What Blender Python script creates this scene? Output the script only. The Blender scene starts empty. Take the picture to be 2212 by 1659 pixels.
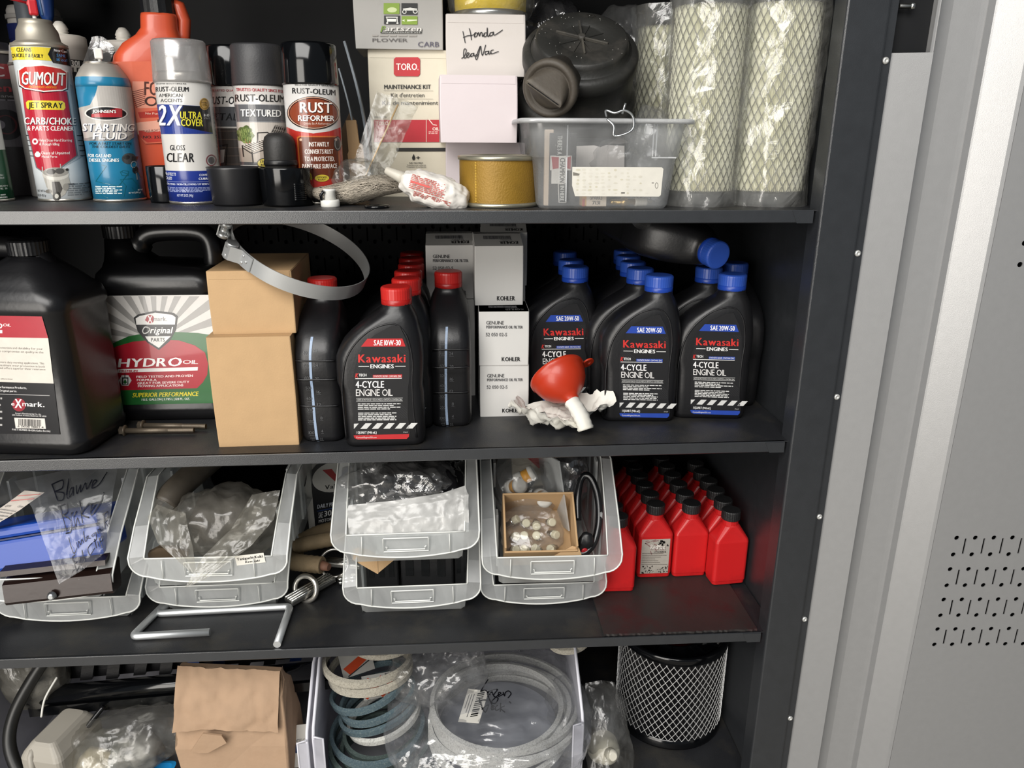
import bpy, bmesh, math, random
from mathutils import Vector, Matrix, Euler, noise
random.seed(7)
PI = math.pi
R_ = math.radians
scene = bpy.context.scene
COL = scene.collection
CM = 0.01                    # everything below is written in centimetres
ZF = 140.0                   # height of the reference level (camera) above the floor, cm

# ------------------------------------------------------------------ camera
cam_d = bpy.data.cameras.new('camera')
cam_d.sensor_width = 36.0
cam_d.lens = 36.0 * 1655.0 / 2212.0
cam_d.clip_start = 0.02
cam_d.clip_end = 40.0
cam = bpy.data.objects.new('camera', cam_d)
COL.objects.link(cam)
Rt = ((0.99701021, -0.01858172, 0.07500236), (-0.0770649, -0.30977694, 0.94768098), (0.00562446, -0.95062767, -0.31028277))
m = Matrix.Identity(4)
for i in range(3):
    m[i][0] = Rt[i][0]
    m[i][1] = -Rt[i][1]
    m[i][2] = -Rt[i][2]
m.translation = Vector((0, -0.96, ZF * CM))
cam.matrix_world = m
scene.camera = cam

# ------------------------------------------------------------------ world, lights, exposure
world = bpy.data.worlds.new('world')
scene.world = world
world.use_nodes = True
bg = world.node_tree.nodes['Background']
bg.inputs[0].default_value = (0.80, 0.90, 1.0, 1)
bg.inputs[1].default_value = 0.14

def area(name, loc, target, sx, sy, power, col):
    d = bpy.data.lights.new(name, 'AREA')
    d.shape = 'RECTANGLE'
    d.size, d.size_y = sx, sy
    d.energy = power
    d.color = col
    o = bpy.data.objects.new(name, d)
    COL.objects.link(o)
    o.location = Vector(loc)
    o.rotation_euler = (Vector(target) - Vector(loc)).to_track_quat('-Z', 'Y').to_euler()
    return o

area('sky_opening', (-0.9, -2.1, 3.0), (-0.05, 0.1, 0.9), 2.6, 1.5, 112, (1.0, 0.975, 0.94))
area('door_opening', (-1.75, -2.7, 1.25), (-0.2, 0.1, 1.1), 1.6, 2.0, 75, (1.0, 0.95, 0.88))
scene.view_settings.view_transform = 'Standard'
scene.view_settings.look = 'None'
scene.view_settings.gamma = 1.0
scene.view_settings.use_curve_mapping = False
scene.view_settings.exposure = 0.0
scene.cycles.max_bounces = 10
scene.cycles.transparent_max_bounces = 24

# ------------------------------------------------------------------ helpers: colour and materials
def lin(c):
    return c / 12.92 if c <= 0.04045 else ((c + 0.055) / 1.055) ** 2.4

def hx(s):
    return tuple(lin(int(s[i:i + 2], 16) / 255.0) for i in (0, 2, 4))

MATS = {}

def mat(name, col, rough=0.5, metal=0.0, var=0.12, vscale=40.0, bump=0.0, bscale=200.0, spec=0.5, alpha=None, coat=0.0, trans=0.0, dirt=None, dscale=12.0, damt=0.5):
    """Principled material with noise-driven colour variation, optional bump and optional dirt blotches."""
    if name in MATS:
        return MATS[name]
    mt = bpy.data.materials.new(name)
    mt.use_nodes = True
    nt = mt.node_tree
    N, L = nt.nodes, nt.links
    p = N['Principled BSDF']
    c = hx(col) if isinstance(col, str) else col
    tc = N.new('ShaderNodeTexCoord')
    nz = N.new('ShaderNodeTexNoise')
    nz.inputs['Scale'].default_value = vscale
    nz.inputs['Detail'].default_value = 5
    L.new(tc.outputs['Object'], nz.inputs['Vector'])
    mx = N.new('ShaderNodeMix')
    mx.data_type = 'RGBA'
    mx.inputs[6].default_value = (*[v * (1 - var) for v in c], 1)
    mx.inputs[7].default_value = (*[min(1, v * (1 + var)) for v in c], 1)
    L.new(nz.outputs['Fac'], mx.inputs[0])
    out = mx.outputs[2]
    if dirt:
        nd = N.new('ShaderNodeTexNoise')
        nd.inputs['Scale'].default_value = dscale
        nd.inputs['Detail'].default_value = 8
        nd.inputs['Roughness'].default_value = 0.65
        L.new(tc.outputs['Object'], nd.inputs['Vector'])
        rp = N.new('ShaderNodeMapRange')
        rp.inputs[1].default_value = 0.5
        rp.inputs[2].default_value = 0.72
        rp.inputs[4].default_value = damt
        L.new(nd.outputs['Fac'], rp.inputs[0])
        md = N.new('ShaderNodeMix')
        md.data_type = 'RGBA'
        md.inputs[7].default_value = (*hx(dirt), 1)
        L.new(rp.outputs[0], md.inputs[0])
        L.new(out, md.inputs[6])
        out = md.outputs[2]
    L.new(out, p.inputs['Base Color'])
    p.inputs['Roughness'].default_value = rough
    p.inputs['Metallic'].default_value = metal
    p.inputs['Specular IOR Level'].default_value = spec
    p.inputs['Coat Weight'].default_value = coat
    p.inputs['Transmission Weight'].default_value = trans
    if alpha is not None:
        p.inputs['Alpha'].default_value = alpha
    if bump:
        nb = N.new('ShaderNodeTexNoise')
        nb.inputs['Scale'].default_value = bscale
        nb.inputs['Detail'].default_value = 3
        L.new(tc.outputs['Object'], nb.inputs['Vector'])
        bn = N.new('ShaderNodeBump')
        bn.inputs['Strength'].default_value = bump
        bn.inputs['Distance'].default_value = 0.001
        L.new(nb.outputs['Fac'], bn.inputs['Height'])
        L.new(bn.outputs[0], p.inputs['Normal'])
    MATS[name] = mt
    return mt

def film(name, tint=(0.95, 0.95, 0.95), haze=0.12, gloss=0.22, hcol=(0.75, 0.76, 0.76), rough=0.18, bump=0.6, scale=28.0):
    """Thin plastic: mostly see-through, a hazy diffuse share, and crinkled glossy reflections."""
    if name in MATS:
        return MATS[name]
    mt = bpy.data.materials.new(name)
    mt.use_nodes = True
    nt = mt.node_tree
    N, L = nt.nodes, nt.links
    N.remove(N['Principled BSDF'])
    outn = N['Material Output']
    tc = N.new('ShaderNodeTexCoord')
    vo = N.new('ShaderNodeTexVoronoi')
    vo.inputs['Scale'].default_value = scale
    nz = N.new('ShaderNodeTexNoise')
    nz.inputs['Scale'].default_value = scale * 0.7
    nz.inputs['Detail'].default_value = 6
    nz.inputs['Distortion'].default_value = 1.2
    L.new(tc.outputs['Object'], nz.inputs['Vector'])
    L.new(tc.outputs['Object'], vo.inputs['Vector'])
    ad = N.new('ShaderNodeMath')
    ad.operation = 'ADD'
    L.new(vo.outputs['Distance'], ad.inputs[0])
    L.new(nz.outputs['Fac'], ad.inputs[1])
    bn = N.new('ShaderNodeBump')
    bn.inputs['Strength'].default_value = bump
    bn.inputs['Distance'].default_value = 0.01
    L.new(ad.outputs[0], bn.inputs['Height'])
    tr = N.new('ShaderNodeBsdfTransparent')
    tr.inputs[0].default_value = (*tint, 1)
    df = N.new('ShaderNodeBsdfDiffuse')
    df.inputs[0].default_value = (*hcol, 1)
    tl = N.new('ShaderNodeBsdfTranslucent')
    tl.inputs[0].default_value = (*hcol, 1)
    gl = N.new('ShaderNodeBsdfGlossy')
    gl.inputs['Roughness'].default_value = rough
    gl.inputs[0].default_value = (0.95, 0.95, 0.95, 1)
    for n in (df, gl):
        L.new(bn.outputs[0], n.inputs['Normal'])
    dm = N.new('ShaderNodeMixShader')
    dm.inputs[0].default_value = 0.35
    L.new(df.outputs[0], dm.inputs[1])
    L.new(tl.outputs[0], dm.inputs[2])
    m1 = N.new('ShaderNodeMixShader')
    mr = N.new('ShaderNodeMapRange')
    mr.inputs[1].default_value = 0.3
    mr.inputs[2].default_value = 0.75
    mr.inputs[3].default_value = haze * 0.55
    mr.inputs[4].default_value = min(1, haze * 1.6)
    L.new(nz.outputs['Fac'], mr.inputs[0])
    L.new(mr.outputs[0], m1.inputs[0])
    L.new(tr.outputs[0], m1.inputs[1])
    L.new(dm.outputs[0], m1.inputs[2])
    m2 = N.new('ShaderNodeMixShader')
    lw = N.new('ShaderNodeLayerWeight')
    lw.inputs[0].default_value = 0.35
    L.new(bn.outputs[0], lw.inputs['Normal'])
    mm = N.new('ShaderNodeMapRange')
    mm.inputs[3].default_value = gloss * 0.5
    mm.inputs[4].default_value = min(1, gloss * 2.2)
    L.new(lw.outputs['Fresnel'], mm.inputs[0])
    L.new(mm.outputs[0], m2.inputs[0])
    L.new(m1.outputs[0], m2.inputs[1])
    L.new(gl.outputs[0], m2.inputs[2])
    L.new(m2.outputs[0], outn.inputs[0])
    MATS[name] = mt
    return mt

def print_mat(name, rough=0.42, coat=0.0):
    """Flat print: the ink colour is stored on the faces, with a faint paper grain."""
    if name in MATS:
        return MATS[name]
    mt = bpy.data.materials.new(name)
    mt.use_nodes = True
    N, L = mt.node_tree.nodes, mt.node_tree.links
    p = N['Principled BSDF']
    at = N.new('ShaderNodeAttribute')
    at.attribute_name = 'Col'
    tc = N.new('ShaderNodeTexCoord')
    nz = N.new('ShaderNodeTexNoise')
    nz.inputs['Scale'].default_value = 90
    L.new(tc.outputs['Object'], nz.inputs['Vector'])
    mr = N.new('ShaderNodeMapRange')
    mr.inputs[3].default_value = 0.9
    mr.inputs[4].default_value = 1.06
    L.new(nz.outputs['Fac'], mr.inputs[0])
    mx = N.new('ShaderNodeMix')
    mx.data_type = 'RGBA'
    mx.blend_type = 'MULTIPLY'
    mx.inputs[0].default_value = 1
    L.new(at.outputs['Color'], mx.inputs[6])
    L.new(mr.outputs[0], mx.inputs[7])
    L.new(mx.outputs[2], p.inputs['Base Color'])
    p.inputs['Roughness'].default_value = rough
    p.inputs['Coat Weight'].default_value = coat
    MATS[name] = mt
    return mt

# ------------------------------------------------------------------ helpers: meshes
def rrect(hx_, hy_, r, n=4, cx=0.0, cy=0.0):
    """Rounded rectangle outline, counter-clockwise, 4*(n+1) points."""
    r = max(1e-4, min(r, hx_ * 0.999, hy_ * 0.999))
    out = []
    for k, (sx, sy) in enumerate(((1, -1), (1, 1), (-1, 1), (-1, -1))):
        for i in range(n + 1):
            a = -PI / 2 + k * PI / 2 + i * PI / 2 / n
            out.append((cx + sx * (hx_ - r) + r * math.cos(a), cy + sy * (hy_ - r) + r * math.sin(a)))
    return out

def circ(r, n=24, cx=0.0, cy=0.0, ry=None):
    ry = r if ry is None else ry
    return [(cx + r * math.cos(2 * PI * i / n), cy + ry * math.sin(2 * PI * i / n)) for i in range(n)]

class G:
    """A growing mesh: vertices and faces in cm, a material slot and a smooth flag for every face."""
    def __init__(s):
        s.v, s.f, s.m, s.s = [], [], [], []
        s.M = Matrix.Identity(4)

    def xf(s, loc=(0, 0, 0), rot=(0, 0, 0), sc=1.0):
        s.M = Matrix.Translation(Vector(loc)) @ Euler(rot).to_matrix().to_4x4() @ Matrix.Scale(sc, 4)
        return s

    def add(s, vs, fs, m=0, smooth=False):
        b = len(s.v)
        s.v += [tuple(s.M @ Vector(p)) for p in vs]
        for k, f in enumerate(fs):
            s.f.append(tuple(i + b for i in f))
            s.m.append(m if isinstance(m, int) else m[k])
            s.s.append(smooth)
        return s

    def box(s, lo, hi, m=0, bev=0.0):
        if bev:
            (x0, y0, z0), (x1, y1, z1) = lo, hi
            c = ((x0 + x1) / 2, (y0 + y1) / 2)
            a, b = (x1 - x0) / 2, (y1 - y0) / 2
            e = min(bev, a * .9, b * .9, (z1 - z0) * .45)
            rings = [[(*q, z) for q in rrect(a - d, b - d, max(e - d, .01), 2, *c)] for z, d in ((z0, e), (z0 + e * .3, e * .3), (z0 + e, 0), (z1 - e, 0), (z1 - e * .3, e * .3), (z1, e))]
            return s.loft(rings, m, True, True, False)
        vs = [(x, y, z) for z in (lo[2], hi[2]) for y in (lo[1], hi[1]) for x in (lo[0], hi[0])]
        return s.add(vs, [(0, 2, 3, 1), (4, 5, 7, 6), (0, 1, 5, 4), (2, 6, 7, 3), (0, 4, 6, 2), (1, 3, 7, 5)], m)

    def loft(s, rings, m=0, cap0=True, cap1=True, smooth=True, closed=True):
        n = len(rings[0])
        vs = [p for r in rings for p in r]
        fs, ms = [], []
        for j in range(len(rings) - 1):
            mj = m if isinstance(m, int) else m[j]
            for i in range(n if closed else n - 1):
                k = (i + 1) % n
                fs.append((j * n + i, j * n + k, (j + 1) * n + k, (j + 1) * n + i))
                ms.append(mj)
        s.add(vs, fs, ms, smooth)
        c = []
        if cap0:
            c.append((tuple(reversed(range(n))), m if isinstance(m, int) else m[0]))
        if cap1:
            c.append((tuple(range((len(rings) - 1) * n, len(rings) * n)), m if isinstance(m, int) else m[-1]))
        b = len(s.v) - len(vs)
        for f, mm in c:
            s.f.append(tuple(i + b for i in f))
            s.m.append(mm)
            s.s.append(False)
        return s

    def lathe(s, prof, n=32, m=0, smooth=True, cap0=True, cap1=True, cx=0, cy=0, ry=1.0):
        return s.loft([[(cx + r * math.cos(2 * PI * i / n), cy + ry * r * math.sin(2 * PI * i / n), z) for i in range(n)] for r, z in prof], m, cap0, cap1, smooth)

    def frames(s, path, closed=False, up=None):
        P = [Vector(p) for p in path]
        n = len(P)
        T = []
        for i in range(n):
            a = P[(i - 1) % n] if closed or i > 0 else P[i]
            b = P[(i + 1) % n] if closed or i < n - 1 else P[i]
            T.append((b - a).normalized())
        out = []
        u = Vector(up) if up is not None else (Vector((0, 0, 1)) if abs(T[0].z) < .9 else Vector((1, 0, 0)))
        for i in range(n):
            if up is not None:
                u = Vector(up[i]) if isinstance(up[0], (tuple, list, Vector)) else Vector(up)
            side = T[i].cross(u)
            if side.length < 1e-6:
                side = T[i].orthogonal()
            side.normalize()
            uu = side.cross(T[i]).normalized()
            if up is None:
                u = uu
            out.append((P[i], side, uu))
        return out

    def tube(s, path, r, n=8, m=0, closed=False, caps=True, smooth=True):
        rings = []
        for i, (p, a, b) in enumerate(s.frames(path, closed)):
            rr = r if not isinstance(r, (list, tuple)) else r[i]
            rings.append([tuple(p + a * (rr * math.cos(2 * PI * k / n)) + b * (rr * math.sin(2 * PI * k / n))) for k in range(n)])
        if closed:
            rings.append(rings[0])
        return s.loft(rings, m, caps and not closed, caps and not closed, smooth)

    def band(s, path, w, t, m=0, closed=False, up=(0, 0, 1), prof=None):
        """Strip of width w (along up) and thickness t (across); prof may give another cross-section [(across, up)]."""
        pr = prof or [(-t / 2, -w / 2), (t / 2, -w / 2), (t / 2, w / 2), (-t / 2, w / 2)]
        rings = [[tuple(p + a * x + b * y) for x, y in pr] for p, a, b in s.frames(path, closed, up)]
        if closed:
            rings.append(rings[0])
        return s.loft(rings, m, not closed, not closed, False)

    def grid(s, fn, nu, nv, m=0, smooth=True, back=0.0):
        vs = [fn(i / nu, j / nv) for j in range(nv + 1) for i in range(nu + 1)]
        fs = [(j * (nu + 1) + i, j * (nu + 1) + i + 1, (j + 1) * (nu + 1) + i + 1, (j + 1) * (nu + 1) + i) for j in range(nv) for i in range(nu)]
        return s.add(vs, fs, m, smooth)

    def prism(s, pts, y0, y1, m=0, axis='y'):
        """Outline in the x-z plane (axis y), x-y plane (axis z) or y-z plane (axis x), extruded."""
        f = {'y': lambda p, d: (p[0], d, p[1]), 'z': lambda p, d: (p[0], p[1], d), 'x': lambda p, d: (d, p[0], p[1])}[axis]
        return s.loft([[f(p, y0) for p in pts], [f(p, y1) for p in pts]], m, True, True, False)

    def build(s, name, mats, parent=None, loc=None, rot=None, fix=True):
        me = bpy.data.meshes.new(name)
        me.from_pydata([(x * CM, y * CM, z * CM) for x, y, z in s.v], [], s.f)
        mats = mats if isinstance(mats, (list, tuple)) else [mats]
        for mm in mats:
            me.materials.append(mm)
        me.polygons.foreach_set('material_index', s.m)
        me.polygons.foreach_set('use_smooth', s.s)
        if fix:
            bm = bmesh.new()
            bm.from_mesh(me)
            bmesh.ops.recalc_face_normals(bm, faces=bm.faces)
            bm.to_mesh(me)
            bm.free()
        me.update()
        return link(name, me, parent, loc, rot)

def link(name, data, parent=None, loc=None, rot=None):
    o = bpy.data.objects.new(name, data)
    COL.objects.link(o)
    if parent is not None:
        o.parent = parent
        if loc is not None:
            o.location = Vector(loc) * CM
    else:
        l = loc or (0, 0, 0)
        o.location = (l[0] * CM, l[1] * CM, (l[2] + ZF) * CM)
    if rot is not None:
        o.rotation_euler = rot
    return o

def tag(o, label, cat, group=None, kind=None):
    o['label'] = label
    o['category'] = cat
    if group:
        o['group'] = group
    if kind:
        o['kind'] = kind
    return o

def thing(name, label, cat, loc, rot=(0, 0, 0), group=None):
    return tag(link(name, None, None, loc, rot), label, cat, group)

def dup(root, loc, rot=None, label=None, group=None, skip=()):
    r = root.copy()
    COL.objects.link(r)
    r.location = (loc[0] * CM, loc[1] * CM, (loc[2] + ZF) * CM)
    if rot is not None:
        r.rotation_euler = rot
    if label:
        r['label'] = label
    if group:
        r['group'] = group
    for ch in list(root.children):
        if ch.name.split('.')[0] in skip:
            continue
        c = ch.copy()
        COL.objects.link(c)
        c.parent = r
        for g in ch.children:
            d = g.copy()
            COL.objects.link(d)
            d.parent = c
    return r

def face_cam(x, y):
    """Yaw that turns an object's front (-y) towards the viewer's standing place."""
    return math.atan2(-x, y + 96.0)

# ------------------------------------------------------------------ helpers: lettering and flat print
GLYPH = {}

def make_glyphs():
    chars = sorted(set(''.join(chr(c) for c in range(33, 127))))
    made = []
    for key, off in (('r', 0.0),):
        for ch in chars:
            cu = bpy.data.curves.new('glyph', 'FONT')
            cu.body = ch
            cu.resolution_u = 2
            cu.offset = off
            o = bpy.data.objects.new('glyph', cu)
            COL.objects.link(o)
            made.append((key, ch, o))
    dg = bpy.context.evaluated_depsgraph_get()
    for key, ch, o in made:
        me = o.evaluated_get(dg).to_mesh()
        vs = [(v.co.x, v.co.y) for v in me.vertices]
        fs = [tuple(p.vertices) for p in me.polygons]
        if vs:
            x0 = min(v[0] for v in vs)
            x1 = max(v[0] for v in vs)
            GLYPH[key, ch] = ([(v[0] - x0, v[1]) for v in vs], fs, x1 - x0)
        o.evaluated_get(dg).to_mesh_clear()
    for key, ch, o in made:
        cu = o.data
        bpy.data.objects.remove(o)
        bpy.data.curves.remove(cu)

make_glyphs()
CAPH = max(v[1] for v in GLYPH['r', 'H'][0])

def layout(text, font='r', gap=0.09):
    """Lines up glyphs on a baseline: ([(vertices, faces)], total width); cap height is 1."""
    x, out = 0.0, []
    if font == 'b':
        gap += .07
    for ch in text:
        if ch == ' ':
            x += 0.36
            continue
        vs, fs, w = GLYPH['r', ch]
        out.append(([(x + vx / CAPH, vy / CAPH) for vx, vy in vs], fs))
        x += w / CAPH + gap
    return out, max(x - gap, 0.1)

class Art:
    """Flat artwork drawn on an artboard whose four corners (BL, BR, TL, TR) map to u -1..1 and v 0..1 of a surface."""
    def __init__(s, bl, br, tl, tr):
        s.c = (bl, br, tl, tr)
        s.F = []

    def uv(s, x, y):
        bl, br, tl, tr = s.c
        a, b = 0.5, 0.5
        for _ in range(6):
            px = (1 - b) * ((1 - a) * bl[0] + a * br[0]) + b * ((1 - a) * tl[0] + a * tr[0])
            py = (1 - b) * ((1 - a) * bl[1] + a * br[1]) + b * ((1 - a) * tl[1] + a * tr[1])
            ex, ey = x - px, y - py
            dxa = (1 - b) * (br[0] - bl[0]) + b * (tr[0] - tl[0])
            dya = (1 - b) * (br[1] - bl[1]) + b * (tr[1] - tl[1])
            dxb = (1 - a) * (tl[0] - bl[0]) + a * (tr[0] - br[0])
            dyb = (1 - a) * (tl[1] - bl[1]) + a * (tr[1] - br[1])
            det = dxa * dyb - dya * dxb
            a += (ex * dyb - ey * dxb) / det
            b += (dxa * ey - dya * ex) / det
        return 2 * a - 1, b

    def poly(s, pts, col, lay=1):
        s.F.append(([s.uv(*p) for p in pts], None, hx(col), lay))
        return s

    def rect(s, x0, y0, x1, y1, col, lay=1):
        return s.poly([(x0, y1), (x1, y1), (x1, y0), (x0, y0)], col, lay)

    def ell(s, cx, cy, rx, ry, col, lay=1, n=28):
        return s.poly([(cx + rx * math.cos(2 * PI * i / n), cy - ry * math.sin(2 * PI * i / n)) for i in range(n)], col, lay)

    def ring(s, cx, cy, rx, ry, w, col, lay=1, n=28):
        for i in range(n):
            a, b = 2 * PI * i / n, 2 * PI * (i + 1) / n
            s.poly([(cx + rx * math.cos(a), cy - ry * math.sin(a)), (cx + rx * math.cos(b), cy - ry * math.sin(b)), (cx + (rx - w) * math.cos(b), cy - (ry - w) * math.sin(b)), (cx + (rx - w) * math.cos(a), cy - (ry - w) * math.sin(a))], col, lay)
        return s

    def line(s, pts, w, col, lay=2):
        for (xa, ya), (xb, yb) in zip(pts, pts[1:]):
            d = math.hypot(xb - xa, yb - ya) or 1
            nx, ny = -(yb - ya) / d * w / 2, (xb - xa) / d * w / 2
            ex, ey = (xb - xa) / d * w * .3, (yb - ya) / d * w * .3
            s.poly([(xa - nx - ex, ya - ny - ey), (xb - nx + ex, yb - ny + ey), (xb + nx + ex, yb + ny + ey), (xa + nx - ex, ya + ny - ey)], col, lay)
        return s

    def text(s, t, x0, y0, x1, y1, col, lay=2, font='b', slant=0.0, rot=0, dy=0.0):
        """Lettering that fills the box x0..x1, cap top y0, baseline y1; dy lowers the right end; rot 180 turns it over; rot 90 runs it downwards."""
        gl, w = layout(t, font)
        if font == 'b':                                          # heavier cut: struck twice, side by side, one ink layer above the other
            w += .08
            gl = [(vs, fs, 0.0) for vs, fs in gl] + [([(gx + .08, gy) for gx, gy in vs], fs, .45) for vs, fs in gl]
        else:
            gl = [(vs, fs, 0.0) for vs, fs in gl]
        for vs, fs, dl in gl:
            pts = []
            for gx, gy in vs:
                a = gx / w
                if rot == 180:
                    px, py = x1 + (x0 - x1) * a, y0 + gy * (y1 - y0)
                elif rot == 90:
                    px, py = x0 + gy * (x1 - x0), y0 + (y1 - y0) * a
                else:
                    px, py = x0 + (x1 - x0) * a + slant * gy * (y1 - y0), y1 - gy * (y1 - y0) + dy * a
                pts.append(s.uv(px, py))
            s.F.append((pts, fs, hx(col), lay + dl))
        return s

    def micro(s, x0, y0, x1, y1, rows, col, lay=2, seed=1, fill=.55):
        """Rows of print too small to read: word-length dashes."""
        rnd = random.Random(seed)
        h = (y1 - y0) / rows
        for k in range(rows):
            x = x0
            end = x1 - (rnd.random() * .35 * (x1 - x0) if k % 2 else 0)
            while x < end:
                w = h * rnd.uniform(1.0, 3.6)
                s.rect(x, y0 + k * h, min(x + w, end), y0 + k * h + h * fill, col, lay)
                x += w + h * .45
        return s

    def build(s, name, surf, parent, mat_, cuts=0, loc=None, rot=None, step=0.013):
        bm = bmesh.new()
        cl = bm.loops.layers.float_color.new('Col')
        for pts, fs, col, lay in s.F:
            if fs is None:
                n = len(pts)
                area2 = sum(pts[i][0] * pts[(i + 1) % n][1] - pts[(i + 1) % n][0] * pts[i][1] for i in range(n))
                vs = [bm.verts.new((u, v, lay)) for u, v in (pts if area2 > 0 else pts[::-1])]
                faces = [vs]
            else:
                vv = [bm.verts.new((u, v, lay)) for u, v in pts]
                faces = [[vv[i] for i in f] for f in fs]
            for f in faces:
                try:
                    bf = bm.faces.new(f)
                except ValueError:
                    continue
                for l in bf.loops:
                    l[cl] = (*col, 1)
        bmesh.ops.triangulate(bm, faces=[f for f in bm.faces if len(f.verts) > 4])
        for k in range(1, cuts):
            u = math.sin(-PI / 2 + PI * k / cuts)
            bmesh.ops.bisect_plane(bm, geom=bm.verts[:] + bm.edges[:] + bm.faces[:], plane_co=(u, 0, 0), plane_no=(1, 0, 0), dist=1e-6)
        for v in bm.verts:
            u, w, lay = v.co
            x, y, z = surf(u, w, .016 + lay * step)
            v.co = (x * CM, y * CM, z * CM)
        me = bpy.data.meshes.new(name)
        bm.to_mesh(me)
        bm.free()
        me.materials.append(mat_)
        return link(name, me, parent, loc, rot)

def s_cyl(R, z0, z1):
    def f(u, v, h):
        a = math.asin(max(-.999, min(.999, u)))
        return ((R + h) * math.sin(a), -(R + h) * math.cos(a), z0 + v * (z1 - z0))
    return f

def s_flat(x0, x1, z0, z1, y):
    return lambda u, v, h: (x0 + (u + 1) / 2 * (x1 - x0), y - h, z0 + v * (z1 - z0))

PRINT = print_mat('print_ink')
PRINT_G = print_mat('print_gloss', 0.25, 0.3)
# ------------------------------------------------------------------ setting: floor
M_STEEL = mat('black_powder_coat', '2a2c2f', 0.33, 0.0, 0.2, 60, 0.2, 900, 1.0)
M_SHELF = mat('shelf_powder_coat', '202124', 0.45, 0.0, 0.25, 30, 0.35, 700, 0.6, dirt='4a4539', dscale=9, damt=0.5)
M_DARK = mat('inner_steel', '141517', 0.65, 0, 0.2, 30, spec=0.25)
M_GREY = mat('grey_door_enamel', 'a6a6a6', 0.36, 0.4, 0.05, 90, 0.12, 1200, 0.5)
M_ZINC = mat('zinc', 'c3c6c7', 0.28, 0.95, 0.1, 60, 0.1, 300)
M_CLAMP = mat('clamp_steel', 'c4c6c6', 0.33, 0.65, 0.06, 50)
M_STEELB = mat('bright_steel', 'd6d6d2', 0.2, 1.0, 0.06, 50)
g = G()
g.box((-400, -400, -ZF - 5), (400, 300, -ZF))
fl = g.build('floor', [mat('concrete', '8a8781', 0.8, 0, 0.2, 6, 0.3, 120, dirt='6f6b64', dscale=3)])
fl['kind'] = 'structure'
g = G()
g.box((-400, 60, -ZF), (400, 66, 125))
wb = g.build('wall_back', [mat('garage_wall', '8d8b86', 0.8, 0, 0.1, 5, 0.2, 90)])
wb['kind'] = 'structure'

# ------------------------------------------------------------------ cabinet body
def plate(name, outline, holes, t, mats, parent=None, loc=None, rot=None):
    """Sheet in the x-z plane with real holes, thickness t along y."""
    cu = bpy.data.curves.new('plate', 'CURVE')
    cu.dimensions = '2D'
    cu.fill_mode = 'BOTH'
    cu.extrude = t / 2
    for pts in [outline] + holes:
        sp = cu.splines.new('POLY')
        sp.points.add(len(pts) - 1)
        for p, (x, y) in zip(sp.points, pts):
            p.co = (x, y, 0, 1)
        sp.use_cyclic_u = True
    o = bpy.data.objects.new('plate', cu)
    COL.objects.link(o)
    dg = bpy.context.evaluated_depsgraph_get()
    ev = o.evaluated_get(dg)
    me = ev.to_mesh()
    gg = G()
    gg.add([(v.co.x, v.co.z, v.co.y) for v in me.vertices], [tuple(p.vertices) for p in me.polygons])
    ev.to_mesh_clear()
    bpy.data.objects.remove(o)
    bpy.data.curves.remove(cu)
    return gg.build(name, mats, parent, loc, rot)

def perforation(x0, z0, n, p=2.62, skip=()):
    """One row of peg holes: round holes, upright slots between them, round holes again below."""
    out = []
    for k in range(n):
        x = x0 + k * p
        out.append(circ(0.36, 12, x, z0))
        out.append(circ(0.36, 12, x, z0 - p))
        out.append([(x + p / 2 - .14, z0 - .1), (x + p / 2 + .14, z0 - .1), (x + p / 2 + .14, z0 - p + .1), (x + p / 2 - .14, z0 - p + .1)])
    return out

XL, XR, YB = -76.0, 48.5, 45.0
cab = thing('storage_cabinet', 'tall black steel cabinet with its grey door swung open to the right', 'cabinet', (0, 0, -140))
def up(z):
    return z + 140
holes = []
for z0 in (-16.0, -21.4, -47.5, -53.0, -78.5, -84.0):
    holes += perforation(-40, z0, 32)
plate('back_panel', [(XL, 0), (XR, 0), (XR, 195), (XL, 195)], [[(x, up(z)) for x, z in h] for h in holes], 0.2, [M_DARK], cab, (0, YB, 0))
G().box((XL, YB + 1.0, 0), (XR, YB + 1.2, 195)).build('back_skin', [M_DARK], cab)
G().box((XR, 0, 0), (XR + 0.25, YB + 1, 195)).build('side_panel', [M_STEEL], cab)
G().box((XL - 0.25, 0, 0), (XL, YB + 1, 195)).build('side_panel', [M_STEEL], cab)
G().box((XL, -1, 194.8), (XR, YB + 1, 195.2)).build('top_panel', [M_STEEL], cab)
# front stile: return, rolled edge, face, recessed hinge strip
g = G()
pr = [(46.35, 2.2), (46.35, -0.75), (46.42, -0.93), (46.6, -1.0), (51.35, -1.0), (51.55, -0.95), (51.62, -0.75), (51.62, -0.45), (52.85, -0.45), (52.85, 1.6), (48.5, 1.6), (48.5, 2.2)]
g.prism(pr, 0, 195, 0, 'z')
g.build('door_jamb', [M_STEEL], cab)
G().prism([(XL - .2, -1), (XL - 5, -1), (XL - 5, 1.5), (XL - .2, 1.5)], 0, 195, 0, 'z').build('door_jamb', [M_STEEL], cab)
for z in (8.6, -14.4, -34.0, -52.3, -69.6, -88):
    g = G()
    g.M = Matrix.Translation((52.2, -0.45, up(z))) @ Euler((PI / 2, 0, 0)).to_matrix().to_4x4()
    g.lathe([(.42, 0), (.42, .12), (.3, .24), (.14, .26), (.12, .12)], 14)
    g.build('rivet', [mat('white_rivet', 'dcdcd8', 0.35, 0.6)], cab)
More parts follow.
